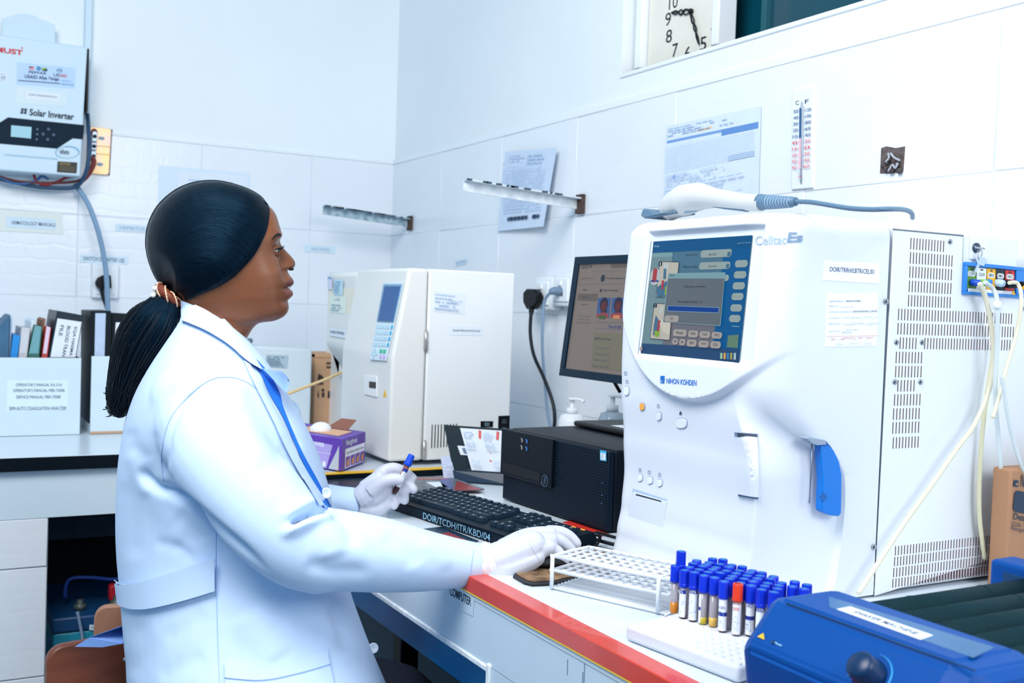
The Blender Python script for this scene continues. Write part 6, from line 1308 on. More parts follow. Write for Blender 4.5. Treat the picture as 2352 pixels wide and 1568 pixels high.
# ---------------------------------------------------------------- white wire rack
m_wire = mat('white_wire', (228, 232, 238), .35)
r0 = P(1268, 1350, 2, ZD+.002); ra = P(1513, 1407, 2, ZD+.002)-r0; rl = ra.length+.012; ra = ra.normalized(); rb = Vector((-ra.y, ra.x, 0))
if rb.x < 0: rb = -rb
RW = .085; hT = ZD+.002+.0475; hM = ZD+.002+.0255
for k in range(60):
    pt = r0.copy(); pt.z = ZD+.02+k*.001; v_ = ROT.transposed() @ (pt-EYE)
    if CY-F*v_.y/-v_.z < 1277: hT = pt.z; break
hM = ZD+.002+(hT-ZD)*.54
rk = thing('wire_rack', 'empty white coated wire tube rack between the mouse pad and the tubes', 'tube rack', r0)
def rp(a_, b2_, z): return Vector((r0.x, r0.y, z))+ra*a_+rb*b2_
for z, nm in ((hT, 'top_grid'), (hM, 'middle_grid')):
    b = B(); b.tube([rp(0, -.004, z), rp(0, RW*.5, z), rp(.004, RW-.006, z), rp(.012, RW, z), rp(rl*.5, RW, z), rp(rl-.01, RW, z), rp(rl-.002, RW-.008, z), rp(rl, 0, z)], .0026, 8, smooth=3); b.tube([rp(-.004, 0, z), rp(rl+.004, 0, z)], .0027, 8, smooth=0); b.done('frame', m_wire, rk)
    for i in range(1, 12):
        b = B(); b.tube([rp(rl*i/12, -.002, z), rp(rl*i/12, RW, z)], .002, 6, smooth=0); b.done('grid_wire', m_wire, rk)
    for j in range(1, 5):
        b = B(); b.tube([rp(0, RW*j/5, z-.002), rp(rl, RW*j/5, z-.002)], .002, 6, smooth=0); b.done('grid_wire', m_wire, rk)
for j in range(11):
    b = B(); b.tube([rp(-.001, RW*j/10, ZD+.003), rp(rl, RW*j/10, ZD+.003)], .0023, 6, smooth=0); b.done('base_wire', m_wire, rk)
b = B(); b.tube([rp(0, -.004, ZD+.0025), rp(0, RW, ZD+.0025)], .0016, 8, smooth=0); b.tube([rp(rl, -.004, ZD+.0025), rp(rl, RW, ZD+.0025)], .0016, 8, smooth=0); b.done('base_frame', m_wire, rk)
for a_, b2_ in ((0.001, 0), (rl-.012, 0), (.012, RW), (rl-.012, RW)):
    b = B(); b.tube([rp(a_, b2_-.003, ZD+.003), rp(a_, b2_-.003, hT)], .003, 8, smooth=0); b.done('post', m_wire, rk)
# ---------------------------------------------------------------- blue roller mixer
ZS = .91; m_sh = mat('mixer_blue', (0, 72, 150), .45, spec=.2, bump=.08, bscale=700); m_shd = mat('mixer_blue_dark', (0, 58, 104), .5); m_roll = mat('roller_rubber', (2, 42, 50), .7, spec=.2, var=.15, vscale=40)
tb_, tf_ = P(1905, 1346, 2, ZS), P(1800, 1380, 2, ZS); te_ = P(2247, 1540, 2, ZS)
xb_, xf_ = .866, .776; ya, yb_ = .822, .565
pk = P(1715, 1482, 1, .806)
sh = thing('roller_mixer', 'blue tube roller mixer with SHAKER MACHINE label and dark rubber rollers', 'mixer', (.95, .69, ZD))
pr = [(xb_, ZD+.004), (xb_, ZS-.004), (xb_-.006, ZS), (xf_+.004, ZS), (xf_-.004, ZS-.005), (pk.x+.004, pk.z+.004), (pk.x, pk.z-.004), (pk.x+.008, ZD+.004)]
nseg = [0, .012, .03]
b = B(); sec = []
for yy, inset in ((ya, .014), (ya-.006, .005), (ya-.018, 0), (yb_+.03, 0), (yb_+.012, .006), (yb_, .02)):
    sec.append([b.bm.verts.new((x+(inset if x < .85 else 0)*(1 if x < .85 else 0), yy, z-(inset*.8 if z > ZD+.05 else 0))) for x, z in pr])
for p_, q_ in zip(sec, sec[1:]):
    for k in range(len(pr)): b.bm.faces.new((p_[k], p_[(k+1) % len(pr)], q_[(k+1) % len(pr)], q_[k]))
b.bm.faces.new(sec[0]); b.bm.faces.new(sec[-1][::-1]); bmesh.ops.recalc_face_normals(b.bm, faces=b.bm.faces[:])
bmesh.ops.bevel(b.bm, geom=[e for e in b.bm.edges if e.calc_length() > .05], offset=.003, segments=2, affect='EDGES'); b.done('control_housing', m_sh, sh)
slope_n = Vector((pk.z-ZS, 0, xf_-pk.x)).normalized()
if slope_n.dot(EYE-Vector((xf_, ya, ZS))) < 0: slope_n = -slope_n
def onsl(x, y, off=.0008):
    d = ROT @ _cd(x, y); o0 = Vector((xf_-.002, 0, ZS-.003)); o0 = Vector((xf_-.004, 0, ZS-.005)); n2 = slope_n; t = (o0-EYE).dot(n2)/d.dot(n2); return EYE+d*t+n2*off
b = B(); b.tube([onsl(1806, 1385, .0002), onsl(2240, 1540, .0002)], .0009, 6, smooth=0); b.done('seam', m_shd, sh)
kc = onsl(1999, 1552); kn = slope_n
b = B(); b.lathe(kc, kn, [(.0165, 0), (.0165, .003), (.0145, .006), (.0135, .018), (.011, .021), (.001, .0215)], 28); b.done('speed_knob', mat('knob_navy', (4, 44, 84), .35), sh)
sx = Vector((0, -1, 0)); sy = kn.cross(sx).normalized()
if sy.z < 0: sy = -sy
b = B(); b.tube([kc+(sx*math.cos(a)+sy*math.sin(a))*.0215+kn*.0002 for a in [math.radians(-25+i*8) for i in range(16)]], .0009, 6, smooth=0, flat=.4); b.done('dial_arc', mat('cyan_print', (60, 170, 230), .5), sh)
b = B(); b.tube([kc+(sx*math.cos(a)+sy*math.sin(a))*.0215+kn*.0002 for a in [math.radians(165+i*8) for i in range(6)]], .0009, 6, smooth=0, flat=.4); b.done('dial_arc', mat('cyan_print', (60, 170, 230), .5), sh)
q = [onsl(*p) for p in ((1741, 1463), (1757, 1470), (1755, 1455))]; b = B(); b.prism(q, slope_n*.0006); b.done('warning_label', mat('warning_yellow2', (250, 190, 40), .5), sh)
q = [onsl(*p) for p in ((1781, 1479), (1797, 1486), (1783, 1475), (1799, 1482))]; prints('lettering', Frame(*q), [('t', 'Power', 0, 0, 1, 1, mat('cyan_light', (170, 230, 250), .5), .02)], sh)
b = B(); b.lathe(onsl(1777, 1475), slope_n, [(.0022, 0), (.0022, .001)], 10); b.done('power_light', m_shd, sh)
def ontop(x, y, off=.0008): return P(x, y, 2, ZS+off)
q = [ontop(*p) for p in ((1922, 1398), (2114, 1468), (1953, 1392), (2143, 1458))]
q2_ = [ontop(*p, .0003) for p in ((1905, 1394), (2235, 1510), (1903, 1369), (2285, 1486))]; slab('clear_tape', *q2_, .0003, mat('tape_film', (20, 96, 150), .25), sh)
o = slab('name_label', *q, .0005, m_paper, sh); fr = Frame(*q); prints('lettering', fr, [('t', 'SHAKER MACHINE', .14, .28, .9, .72, mat('faded_ink', (90, 110, 140), .6), .006)], o, off=.0004)
XE = 1.235
for y_ in (0,):
    e0 = P(2272, 1290, 1, .845); XE = e0.x; ZE = P(2290, 1279, 1, .845).z; print('XE', XE, ZE)
b = B(); b.box((XE, yb_-.02, ZD+.004), (min(XE+.045, 1.545), .845, ZE), .006, 3); b.done('end_housing', m_sh, sh)
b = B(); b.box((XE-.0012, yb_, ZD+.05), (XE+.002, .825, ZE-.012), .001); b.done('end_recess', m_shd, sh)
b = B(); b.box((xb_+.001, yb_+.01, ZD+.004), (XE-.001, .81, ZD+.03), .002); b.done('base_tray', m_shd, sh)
ys_ = [P(2060, 1397, 2, ZS-.016).y]
for k in range(6):
    yy = .795-.042*k; b = B(); b.lathe((xb_+.001, yy, ZS-.032), (1, 0, 0), [(.0165, 0), (.0165, XE-xb_-.002)], 20); r_ = b.done('roller', m_roll, sh)
    for x_ in (xb_+.1, xb_+.22):
        b = B(); b.lathe((x_, yy, ZS-.032), (1, 0, 0), [(.0166, 0), (.0171, .001), (.0166, .002)], 20); b.done('ring', m_roll, r_)
for xx, yy in ((.82, .8), (.82, .6), (XE+.02, .8), (XE+.02, .6)):
    b = B(); b.lathe((xx, yy, ZD+.0005), (0, 0, 1), [(.008, 0), (.008, .004)], 10); b.done('foot', m_black, sh)
# ---------------------------------------------------------------- brown carton at the machine's back corner
YQ = 1.0; x0 = P(2317, 1200, 1, YQ).x; zt_ = P(2318, 1078, 1, YQ).z
ca = thing('cardboard_box', 'brown reagent carton marked Detergent at the back corner of the white machine', 'carton', ((x0+1.548)/2, YQ+.02, ZD))
b = B(); b.box((x0, YQ, ZD+.001), (1.548, YQ+.032, zt_), .004); b.done('carton', m_card, ca)
q = [P(*p, 1, YQ-.0006) for p in ((2305, 1220), (2420, 1240), (2320, 1090), (2425, 1115))]; fq = Frame(*q); gq = finv(fq)
def cq(x, y): return gq(1900+x*.3827, 900+y*.3827)
prints('print', fq, [('p', [cq(*p) for p in ((1117, 566), (1148, 570), (1152, 530), (1120, 528))], m_bk), ('p', [cq(*p) for p in ((1128, 556), (1146, 540), (1146, 560))], m_card), ('t', 'NIHON KOHDEN', *cq(1162, 568), *cq(1420, 575-30), m_bk, .01), ('rr', *[(cq(1112, 715)[0]), cq(1112, 715)[1], cq(1260, 640)[0], cq(1260, 615)[1]], .08, m_bk), ('t', 'Detergent', *cq(1114, 775), *cq(1290, 755), m_bk, .012), ('t', 'CLN / Agent', *cq(1105, 808), *cq(1250, 800), m_bk), ('t', 'Reinigungsmittel', *cq(1102, 835), *cq(1260, 828), m_bk)], ca)
# ================================================================ the woman
DP = 1.72                                           # distance of her middle plane
def WP(x, y, dd=0): return W(x, y, DP+dd)           # dd: metres behind (+) or in front (-) of that plane
mid = WP(500, 1100); base = Vector((mid.x, mid.y, 0))
pe = thing('person', 'woman in pale blue lab coat and white gloves seated in profile at the desk', 'person', base)
m_skin = mat('brown_skin', (130, 80, 54), .34, var=.16, vscale=22, bump=.05, bscale=420, spec=.45, sss=.08)
m_lip = mat('lips', (112, 62, 56), .38, var=.1, vscale=60); m_lip2 = mat('lower_lip', (134, 78, 72), .38)
m_hair = mat('black_hair', (5, 11, 20), .34, spec=.55)
m_coat = mat('pale_blue_cotton', (203, 225, 252), .8, var=.03, vscale=40, bump=.1, bscale=700)
m_coat_s = mat('coat_seam', (182, 208, 245), .8)
m_facing = mat('facing_shadow_blue', (30, 120, 225), .8, var=.1, vscale=20)
m_glove = mat('latex_glove', (208, 211, 224), .42, var=.03, vscale=60, bump=.12, bscale=90)
HK = .15                                             # her face is turned slightly away
def HP(u, v, lat): return WP(u-lat/PXM*HK, v, lat)
PXM = DP/F
def grid_faces(nr, nc, wrap=True):
    f = []
    for i in range(nr-1):
        for j in range(nc if wrap else nc-1):
            k = (j+1) % nc; f.append((i*nc+j, i*nc+k, (i+1)*nc+k, (i+1)*nc+j))
    return f
# ---- head and neck: rings from the profile to the back of the skull
HEAD = [  # base front u,v | true front u,v | back u,v | half width m | feature width m
 (490, 430, 490, 430, 470, 430, .014, .03), (560, 441, 560, 441, 415, 441, .047, .03), (604, 464, 605, 464, 378, 470, .063, .03), (627, 488, 630, 487, 358, 510, .0705, .04),
 (637, 518, 641, 518, 352, 545, .0745, .05), (640, 536, 645, 536, 352, 565, .0755, .036), (637, 550, 643, 551, 354, 580, .075, .016), (635, 562, 646, 562, 357, 592, .0745, .011),
 (635, 574, 655, 574, 360, 603, .0735, .0105), (636, 587, 667, 587, 364, 614, .0725, .0115), (638, 597, 675, 597, 369, 624, .0715, .0130), (640, 606, 678, 606, 374, 633, .0705, .0145),
 (643, 614, 674, 615, 379, 642, .0695, .0150), (646, 620, 661, 621, 384, 650, .0685, .0150), (648, 630, 665, 631, 390, 658, .0675, .018), (649, 640, 672, 640, 396, 666, .066, .023),
 (649, 648, 675, 648, 401, 672, .065, .024), (649, 655, 672, 655, 405, 677, .064, .023), (648, 661, 663, 661, 408, 682, .063, .023), (648, 668, 671, 668, 411, 688, .062, .022),
 (647, 677, 673, 677, 413, 694, .061, .021), (647, 685, 666, 685, 415, 700, .0595, .021), (646, 692, 661, 691, 417, 706, .058, .022), (647, 704, 663, 704, 418, 714, .056, .026),
 (645, 716, 660, 717, 419, 722, .0535, .028), (638, 728, 649, 728, 419, 730, .0515, .03), (622, 737, 628, 737, 418, 738, .0495, .03), (598, 741, 598, 741, 417, 746, .0485, .03),
 (584, 750, 584, 750, 415, 756, .049, .03), (573, 766, 573, 766, 412, 772, .051, .03), (564, 785, 564, 785, 405, 795, .056, .03), (562, 815, 562, 815, 392, 825, .072, .03), (560, 850, 560, 850, 380, 860, .09, .03)]
NR, NCH = 190, 120
V, eye_c = [], []
EYE_U, EYE_V, EYE_L, EYE_R = 620.5, 575.5, .0295, .0112
PXM = DP/F
for i in range(NR):
    t = i/(NR-1)*(len(HEAD)-1); bu, bv, tu, tv, ku, kv, wd, sg = cr(HEAD, t)
    n_e = 2.0+.55*(sm(3, 6, t)-sm(24, 28, t))
    for j in range(NCH):
        a = 2*math.pi*j/NCH; ca, sa = math.cos(a), math.sin(a)
        cc = math.copysign(abs(ca)**(2/n_e), ca); ss = math.copysign(abs(sa)**(2/n_e), sa)
        u0, v0 = (bu+ku)/2, (bv+kv)/2; u = u0+(bu-ku)/2*cc; v = v0+(bv-kv)/2*cc; lat = wd*ss
        if ca > 0:
            wgt = math.exp(-(lat/sg)**2); du, dv = tu-bu, tv-bv; u += du*wgt; v += dv*wgt
            al = abs(lat)                            # cheeks, wings of the nose, eye sockets
            u += 7*math.exp(-((al-.0155)/.0055)**2-((v-611)/8.5)**2)-4*math.exp(-((al-.022)/.0035)**2-((v-612)/10)**2)
            so = math.exp(-((al-EYE_L)/.015)**4-((v-EYE_V)/13)**4); u -= 4.5*so
            u += 4.5*math.exp(-((al-.03)/.02)**2-((v-541)/7)**2)
            u += 3*math.exp(-((al-.04)/.02)**2-((v-612)/24)**2)
            u -= 4*math.exp(-((al-.027)/.006)**2-((v-632)/12)**2)
            u -= 3.0*math.exp(-((al-.026)/.004)**2-((v-662)/4)**2)
        V.append(HP(u, v, lat) if i < NR*.8 else WP(u-lat/PXM*HK*(1-(i/NR-.8)/.2), v, lat))
fs = grid_faces(NR, NCH)
for _ in range(24):                                   # even out the cheeks
    V0 = [q.copy() for q in V]
    for i in range(2, NR-2):
        for j in range(NCH):
            q = V0[i*NCH+j]; a = 2*math.pi*j/NCH
            w_ = sm(.3, .55, abs(math.sin(a)))*.5
            if w_: V[i*NCH+j] = q*(1-w_)+(V0[(i-1)*NCH+j]+V0[(i+1)*NCH+j])*.5*w_
V.append(WP(480, 426)); top = len(V)-1
for j in range(NCH): fs.append((top, (j+1) % NCH, j))
body = mesh('body', V, fs, [m_skin, m_lip, m_lip2, mat('mouth_dark', (60, 24, 24), .5)], pe, smooth=True)
bvh_head = BVHTree.FromPolygons(V, fs)
for k, p in enumerate(body.data.polygons):
    i = k//NCH; j = k % NCH
    if i >= NR-1: continue
    t = (i+.5)/(NR-1)*(len(HEAD)-1); c_ = sum((V[q] for q in fs[k]), Vector())/4; la = abs((c_-WP(600, 650)).dot(VIEW)); a = 2*math.pi*(j+.5)/NCH
    if math.cos(a) > .3:
        wl = .026
        if 14.9 < t < 18.0 and la < wl*(1-max(0, (16.4-t)/2.2)**2): p.material_index = 1
        elif 18.2 <= t < 21.0 and la < wl*.95*(1-max(0, (t-19.2)/2.2)**2): p.material_index = 2
        elif 17.8 < t < 18.35 and la < .024: p.material_index = 3
# eyes
m_eye = mat('eye_white', (186, 180, 180), .15); m_iris = mat('dark_iris', (26, 16, 12), .1); m_lash = mat('lash_black', (8, 8, 12), .6)
hd_f = RIGHT.copy(); hd_s = VIEW.copy(); hd_u = UPV.copy()
for s_ in (-1, 1):
    c_ = HP(EYE_U, EYE_V, EYE_L*s_); b = B(); b.ball((0, 0, 0), EYE_R, 0, 24, 16)
    for vtx in b.bm.verts: vtx.co = c_+hd_f*vtx.co.x+hd_s*vtx.co.y+hd_u*vtx.co.z
    for f_ in b.bm.faces:
        d_ = (f_.calc_center_median()-c_).normalized()
        if d_.dot((hd_f+hd_s*s_*.06-hd_u*.03).normalized()) > .87: f_.material_index = 1
    b.done('eye', [m_eye, m_iris], body)
    b = B(); R2 = EYE_R*1.09; nu, nv = 60, 40; vs = {}
    for i in range(nv+1):
        el = math.radians(-80+160*i/nv)
        for j in range(nu+1):
            az = math.radians(-165+330*j/nu); vs[i, j] = b.bm.verts.new(c_+(hd_f*math.cos(el)*math.cos(az)+hd_s*math.cos(el)*math.sin(az)+hd_u*math.sin(el))*R2)
    for i in range(nv):
        el = -80+160*(i+.5)/nv
        for j in range(nu):
            az = -165+330*(j+.5)/nu; w_ = max(0, 1-(az/72)**2)
            if not (-17*w_ < el < 11*w_): b.bm.faces.new((vs[i, j], vs[i, j+1], vs[i+1, j+1], vs[i+1, j]))
    for q in [q for q in b.bm.verts if not q.link_faces]: b.bm.verts.remove(q)
    for f_ in b.bm.faces: f_.smooth = True
    b.done('eyelid', m_skin, body)
    pts = []
    for k in range(13):
        az = math.radians(-66+132*k/12); w_ = max(0, 1-((-66+132*k/12)/72)**2); el = math.radians(11*w_+2)
        pts.append(c_+(hd_f*math.cos(el)*math.cos(az)+hd_s*math.cos(el)*math.sin(az)+hd_u*math.sin(el))*R2*1.02)
    b = B(); b.tube(pts, [.0006]+[.0011]*11+[.0006], 6, smooth=2)
    for k in range(2, 12):
        p = pts[k]; d_ = (p-c_).normalized(); b.tube([p, p+d_*.004+hd_u*.0012, p+d_*.0062+hd_u*.004], [.0005, .0004, .00015], 5, smooth=2)
    b.done('eyelash', m_lash, body)
# eyebrows laid on the skin
def on_head(u, v, s_, off):
    o0 = WP(u, v, .3*s_); d = (WP(u, v, 0)-o0).normalized(); h, n, i_, t = bvh_head.ray_cast(o0, d)
    return (h+n*off if n.dot(d) < 0 else h-n*off) if h is not None else None
for s_ in (-1, 1):
    upper = [(624, 549), (629, 542), (634, 537), (639, 535.5), (644, 537)]; lower = [(625, 551), (629, 547), (634, 543), (639, 541.5), (644, 543)]
    b = B(); ra_, rb_ = [], []
    for k in range(17):
        t = k/16*4; p = cr(upper, min(t, 3.999)); q_ = cr(lower, min(t, 3.999))
        for lst, pt in ((ra_, p), (rb_, q_)):
            h = on_head(pt[0], pt[1], s_, .0009)
            lst.append(h if h is not None else (lst[-1] if lst else WP(pt[0], pt[1], .03*s_)))
    va = [b.bm.verts.new(p) for p in ra_]; vb_ = [b.bm.verts.new(p) for p in rb_]
    for k in range(16): f_ = b.bm.faces.new((va[k], va[k+1], vb_[k+1], vb_[k])); f_.smooth = True
    b.done('eyebrow', m_lash, body)
    b = B(); b.ball(HP(668, 617.5, .0065*s_), (.0042, .0034, .0026), 0, 10, 6); b.done('nostril', mat('nostril_dark', (44, 20, 16), .6), body)
b = B(); b.tube([WP(662, 660.5, -.014), WP(666, 660, -.006), WP(667, 660, 0), WP(666, 660, .006), WP(662, 660.5, .014)], .0016, 6, flat=.8); b.done('teeth', mat('teeth', (224, 224, 226), .3), body)
# ---- hair: grooved sheets of strands from the hairline back to the tie
TIE = complex(392, 679)
OUT = [(610, 461), (599, 449), (576, 435), (544, 423), (505, 414), (465, 414), (426, 423), (390, 443), (358, 475), (339, 514), (333, 550), (335, 578), (343, 609), (360, 645), (386, 674)]
BORD = [(610, 461), (618, 474), (619, 490), (615, 518), (609, 538), (600, 558), (586, 583), (568, 605), (553, 621), (536, 637), (505, 657), (480, 668), (457, 677), (437, 686), (424, 690)]
BLAT = [0, .018, .034, .052, .058, .063, .0665, .069, .069, .068, .064, .061, .057, .05, .036]
CEN = complex(492, 560); POLY = [complex(*p) for p in OUT]+[complex(424, 692), complex(520, 735), complex(640, 720), complex(668, 600), complex(646, 520), complex(634, 486), complex(618, 466)]
def rho(z):                                          # radial fraction inside the silhouette
    d = z-CEN; r = abs(d)
    if r < 1e-6: return 0
    d /= r; best = 1e9
    for a, c_ in zip(POLY, POLY[1:]+POLY[:1]):
        e = c_-a; den = d.real*e.imag-d.imag*e.real
        if abs(den) < 1e-9: continue
        w_ = a-CEN; t = (w_.real*e.imag-w_.imag*e.real)/den; s_ = (w_.real*d.imag-w_.imag*d.real)/den
        if t > 0 and -1e-6 <= s_ <= 1+1e-6: best = min(best, t)
    return min(1, r/best)
NT, NS = 130, 60
def hair_point(t, s, side):
    tb = t*(len(BORD)-1); bx, by, bl2 = cr([(p[0], p[1], l_) for p, l_ in zip(BORD, BLAT)], min(tb, len(BORD)-1.001))
    ox, oy = cr(OUT, min(s*(len(OUT)-1), len(OUT)-1.001)); O0 = complex(*OUT[0])
    z = TIE+(complex(bx, by)-TIE)/(O0-TIE)*(complex(ox, oy)-TIE)
    st = complex(bx, by)*(1-s)+TIE*s; z = z*(1-.25*t)+st*.25*t
    r = rho(z); T = .084*max(0, 1-r**2.4)**.5
    h = on_head(z.real, z.imag, side, 0)
    if h is not None:
        lat_h = abs((h-WP(z.real, z.imag, 0)).dot(VIEW)); T = max(T, lat_h+.0055)
    k = sm(0, .12, s); T = (T*k+(bl2 if h is None else max(bl2*.6, (lat_h+.0025)))*(1-k))*sm(0, .05, t)
    T *= 1-.62*sm(.72, 1.0, s)
    if h is not None and s < .985: T = max(T, min(lat_h, .05)+.003)
    ru = .00012*math.sin(t*410+side); T = max(0, T+ru*sm(.03, .2, t)*sm(.02, .1, s))
    return WP(z.real, z.imag, side*T)
HV, HF, UV = [], [], []
idx = {}
for side in (-1, 1):
    for i in range(NT+1):
        for j in range(NS+1):
            idx[side, i, j] = len(HV); HV.append(hair_point(i/NT, j/NS, side)); UV.append((i/NT, j/NS))
    for i in range(NT):
        for j in range(NS):
            q = (idx[side, i, j], idx[side, i+1, j], idx[side, i+1, j+1], idx[side, i, j+1]); HF.append(q if side < 0 else q[::-1])
def hair_mat(name):
    m = mat(name, (4, 10, 18), .38, spec=.3); nt = m.node_tree; L = nt.links.new; b = nt.nodes['Principled BSDF']
    b.inputs['Specular Tint'].default_value = (.10, .42, .8, 1)
    uv = nt.nodes.new('ShaderNodeUVMap'); mp = nt.nodes.new('ShaderNodeMapping'); mp.inputs['Scale'].default_value = (300, 3, 1); L(uv.outputs[0], mp.inputs[0])
    n = nt.nodes.new('ShaderNodeTexNoise'); n.inputs['Scale'].default_value = 1; n.inputs['Detail'].default_value = 4; L(mp.outputs[0], n.inputs['Vector'])
    r = nt.nodes.new('ShaderNodeValToRGB'); L(n.outputs[0], r.inputs[0]); r.color_ramp.elements[0].color = rgb(1, 3, 6); r.color_ramp.elements[1].color = rgb(6, 18, 30); r.color_ramp.elements[0].position = .35; r.color_ramp.elements[1].position = .7; L(r.outputs[0], b.inputs['Base Color'])
    bp = nt.nodes.new('ShaderNodeBump'); bp.inputs['Strength'].default_value = .5; bp.inputs['Distance'].default_value = .002; L(n.outputs[0], bp.inputs['Height']); L(bp.outputs[0], b.inputs['Normal'])
    return m
m_hair = hair_mat('strand_hair')
def uv_mesh(name, v, f, uv, m, parent):
    me = bpy.data.meshes.new(name); me.from_pydata([tuple(x) for x in v], [], f); me.update(); lay = me.uv_layers.new(name='UVMap')
    for l_ in me.loops: lay.data[l_.index].uv = uv[l_.vertex_index]
    return finish(name, me, m, parent, True)
hair = uv_mesh('hair', HV, HF, UV, m_hair, pe)
bm_ = bmesh.new(); bm_.from_mesh(hair.data); bmesh.ops.remove_doubles(bm_, verts=bm_.verts, dist=1e-5); bmesh.ops.recalc_face_normals(bm_, faces=bm_.faces); bm_.to_mesh(hair.data); bm_.free()
# ponytail
PT = [(392, 682, .016, 22), (381, 702, .027, 42), (361, 744, .04, 65), (328, 797, .043, 66), (301, 850, .037, 49), (281, 900, .029, 33), (273, 933, .022, 24), (268, 958, .006, 7)]
PV, PUV = [], []
for i in range(60):
    u, v, l_, hw = cr(PT, min(i/59*(len(PT)-1), len(PT)-1.001)); u2, v2, _, _ = cr(PT, min(i/59*(len(PT)-1)+.05, len(PT)-1.0005)); d_ = complex(u2-u, v2-v); d_ /= max(abs(d_), 1e-6); pn = d_*1j
    for k in range(48):
        a = 2*math.pi*k/48; w_ = 1+.05*math.sin(k*3.3+i*.05)+.035*math.sin(k*7.1-i*.1)
        PV.append(WP(u+pn.real*hw*math.cos(a)*w_, v+pn.imag*hw*math.cos(a)*w_, -.015+l_*math.sin(a)*w_)); PUV.append((k/24 if k <= 24 else 2-k/24, i/59))
uv_mesh('ponytail', PV, grid_faces(60, 48), PUV, m_hair, hair)
b = B(); rd = random.Random(11)
for k in range(420):
    a = rd.uniform(0, 2*math.pi); rr_ = rd.uniform(.8, 1.1); i0 = rd.uniform(1.2, 3.2); i1 = rd.uniform(5.2, 7.4); pts = []; ph = rd.uniform(0, 6); amp = rd.uniform(1, 8)
    for s in range(9):
        t = i0+(i1-i0)*s/8; u, v, l_, hw = cr(PT, min(t, 6.99)); u2, v2, _, _ = cr(PT, min(t, 6.9)+.05); d_ = complex(u2-u, v2-v); d_ /= abs(d_); pn = d_*1j; ex = max(0, t-6.9)*30
        hw = max(hw, 12) ; wob = amp*math.sin(ph+s*1.3)*sm(3, 6.5, t)
        pts.append(WP(u+pn.real*(hw*math.cos(a)*rr_+wob)+d_.real*ex-sm(5, 7, t)*rd.uniform(-2, 6), v+pn.imag*(hw*math.cos(a)*rr_+wob)+d_.imag*ex, -.015+max(l_, .01)*math.sin(a)*rr_))
    b.tube(pts, [.0002, .0006]+[.0007]*4+[.0006, .0004, .0002], 5, smooth=3)
for k in range(34):                                   # curled ends
    u, v = rd.uniform(250, 290), rd.uniform(880, 950); r = rd.uniform(5, 15); ph = rd.uniform(0, 6); dd = rd.uniform(-.03, .02)
    b.tube([WP(u+r*math.cos(ph+q*.55)-q*1.2, v-10+r*math.sin(ph+q*.55)*.7+q*2.2, dd) for q in range(9)], [.0009]*8+[.0003], 5, smooth=3)
b.done('loose_strands', mat('strand_black', (6, 14, 24), .4, spec=.5), hair, kind='stuff')
# hair tie
m_tie = mat('brown_scrunchie', (118, 50, 26), .6, var=.3, vscale=60, bump=.4, bscale=120); m_bead = mat('beige_chain', (226, 190, 160), .4)
ax = (complex(413, 706)-complex(358, 655)); ax /= abs(ax); axp = ax*1j; b = B(); N = 40; R_, r_ = 27, 12.5
def tie_pt(a, q, rr_=r_):
    ro = R_+rr_*math.cos(q); z = complex(386, 680)+ax*ro*math.cos(a)+axp*rr_*math.sin(q)*.95; return WP(z.real, z.imag, -.012+ro*PXM*math.sin(a))
vv = [tie_pt(2*math.pi*i/N, 2*math.pi*k/14, r_*(1+.1*math.sin(i*2.1))) for i in range(N) for k in range(14)]
ff = [(i*14+k, i*14+(k+1) % 14, ((i+1) % N)*14+(k+1) % 14, ((i+1) % N)*14+k) for i in range(N) for k in range(14)]
tie = mesh('hair_tie', vv, ff, m_tie, pe, smooth=True)
for ph in (0, 2.1, 4.2):
    b = B(); b.tube([tie_pt(2*math.pi*i/90, ph+i*.16, r_*1.08) for i in range(91)], [.0017 if i % 2 else .0011 for i in range(91)], 6, smooth=0); b.done('chain', m_bead, tie)
for x, y in ((352, 678), (356, 662)):
    b = B(); b.ball(WP(x, y, -.03), .0044, 0, 12, 8); b.done('pearl', mat('pearl', (236, 230, 226), .15), tie)
# ---- lab coat: torso and sleeves grown into one garment
def rings_mesh(rows, n=48, ex=2.3):
    v, f = [], []
    for (ub, uf, y, hd, cd, sk) in rows:
        for k in range(n):
            a = 2*math.pi*k/n; ca, sa = math.cos(a), math.sin(a); cc = math.copysign(abs(ca)**(2/ex), ca); ss = math.copysign(abs(sa)**(2/ex), sa)
            v.append(WP((ub+uf)/2+(uf-ub)/2*cc, y+sk*cc, cd+hd*ss))
    f = grid_faces(len(rows), n); f.append(tuple(range(n))[::-1]); f.append(tuple((len(rows)-1)*n+k for k in range(n))); return v, f
TORSO = [(428, 545, 722, .058, 0, 30), (408, 572, 758, .085, 0, 24), (376, 604, 800, .125, 0, 18), (342, 636, 850, .165, 0, 14), (312, 664, 900, .188, 0, 8), (292, 690, 950, .196, 0, 4), (280, 714, 1000, .196, 0, 0), (271, 738, 1060, .180, 0, 0), (266, 756, 1120, .166, 0, 0), (264, 770, 1190, .152, 0, 0), (266, 784, 1270, .146, 0, 0), (274, 806, 1360, .152, 0, 0), (281, 838, 1450, .168, 0, 0), (287, 866, 1520, .185, 0, 0), (292, 900, 1600, .21, 0, 0), (296, 935, 1700, .215, 0, 0), (300, 960, 1800, .215, 0, 0)]
rowsT = [cr(TORSO, min(i/70*(len(TORSO)-1), len(TORSO)-1.001)) for i in range(71)]
ARM_R = [(455, 935, -.105, .068), (478, 985, -.13, .077), (520, 1062, -.165, .0765), (585, 1148, -.19, .071), (650, 1218, -.198, .067), (712, 1258, -.195, .063), (790, 1264, -.18, .059), (880, 1275, -.165, .0545), (960, 1286, -.148, .047), (1040, 1293, -.13, .0385), (1108, 1296, -.116, .0305)]
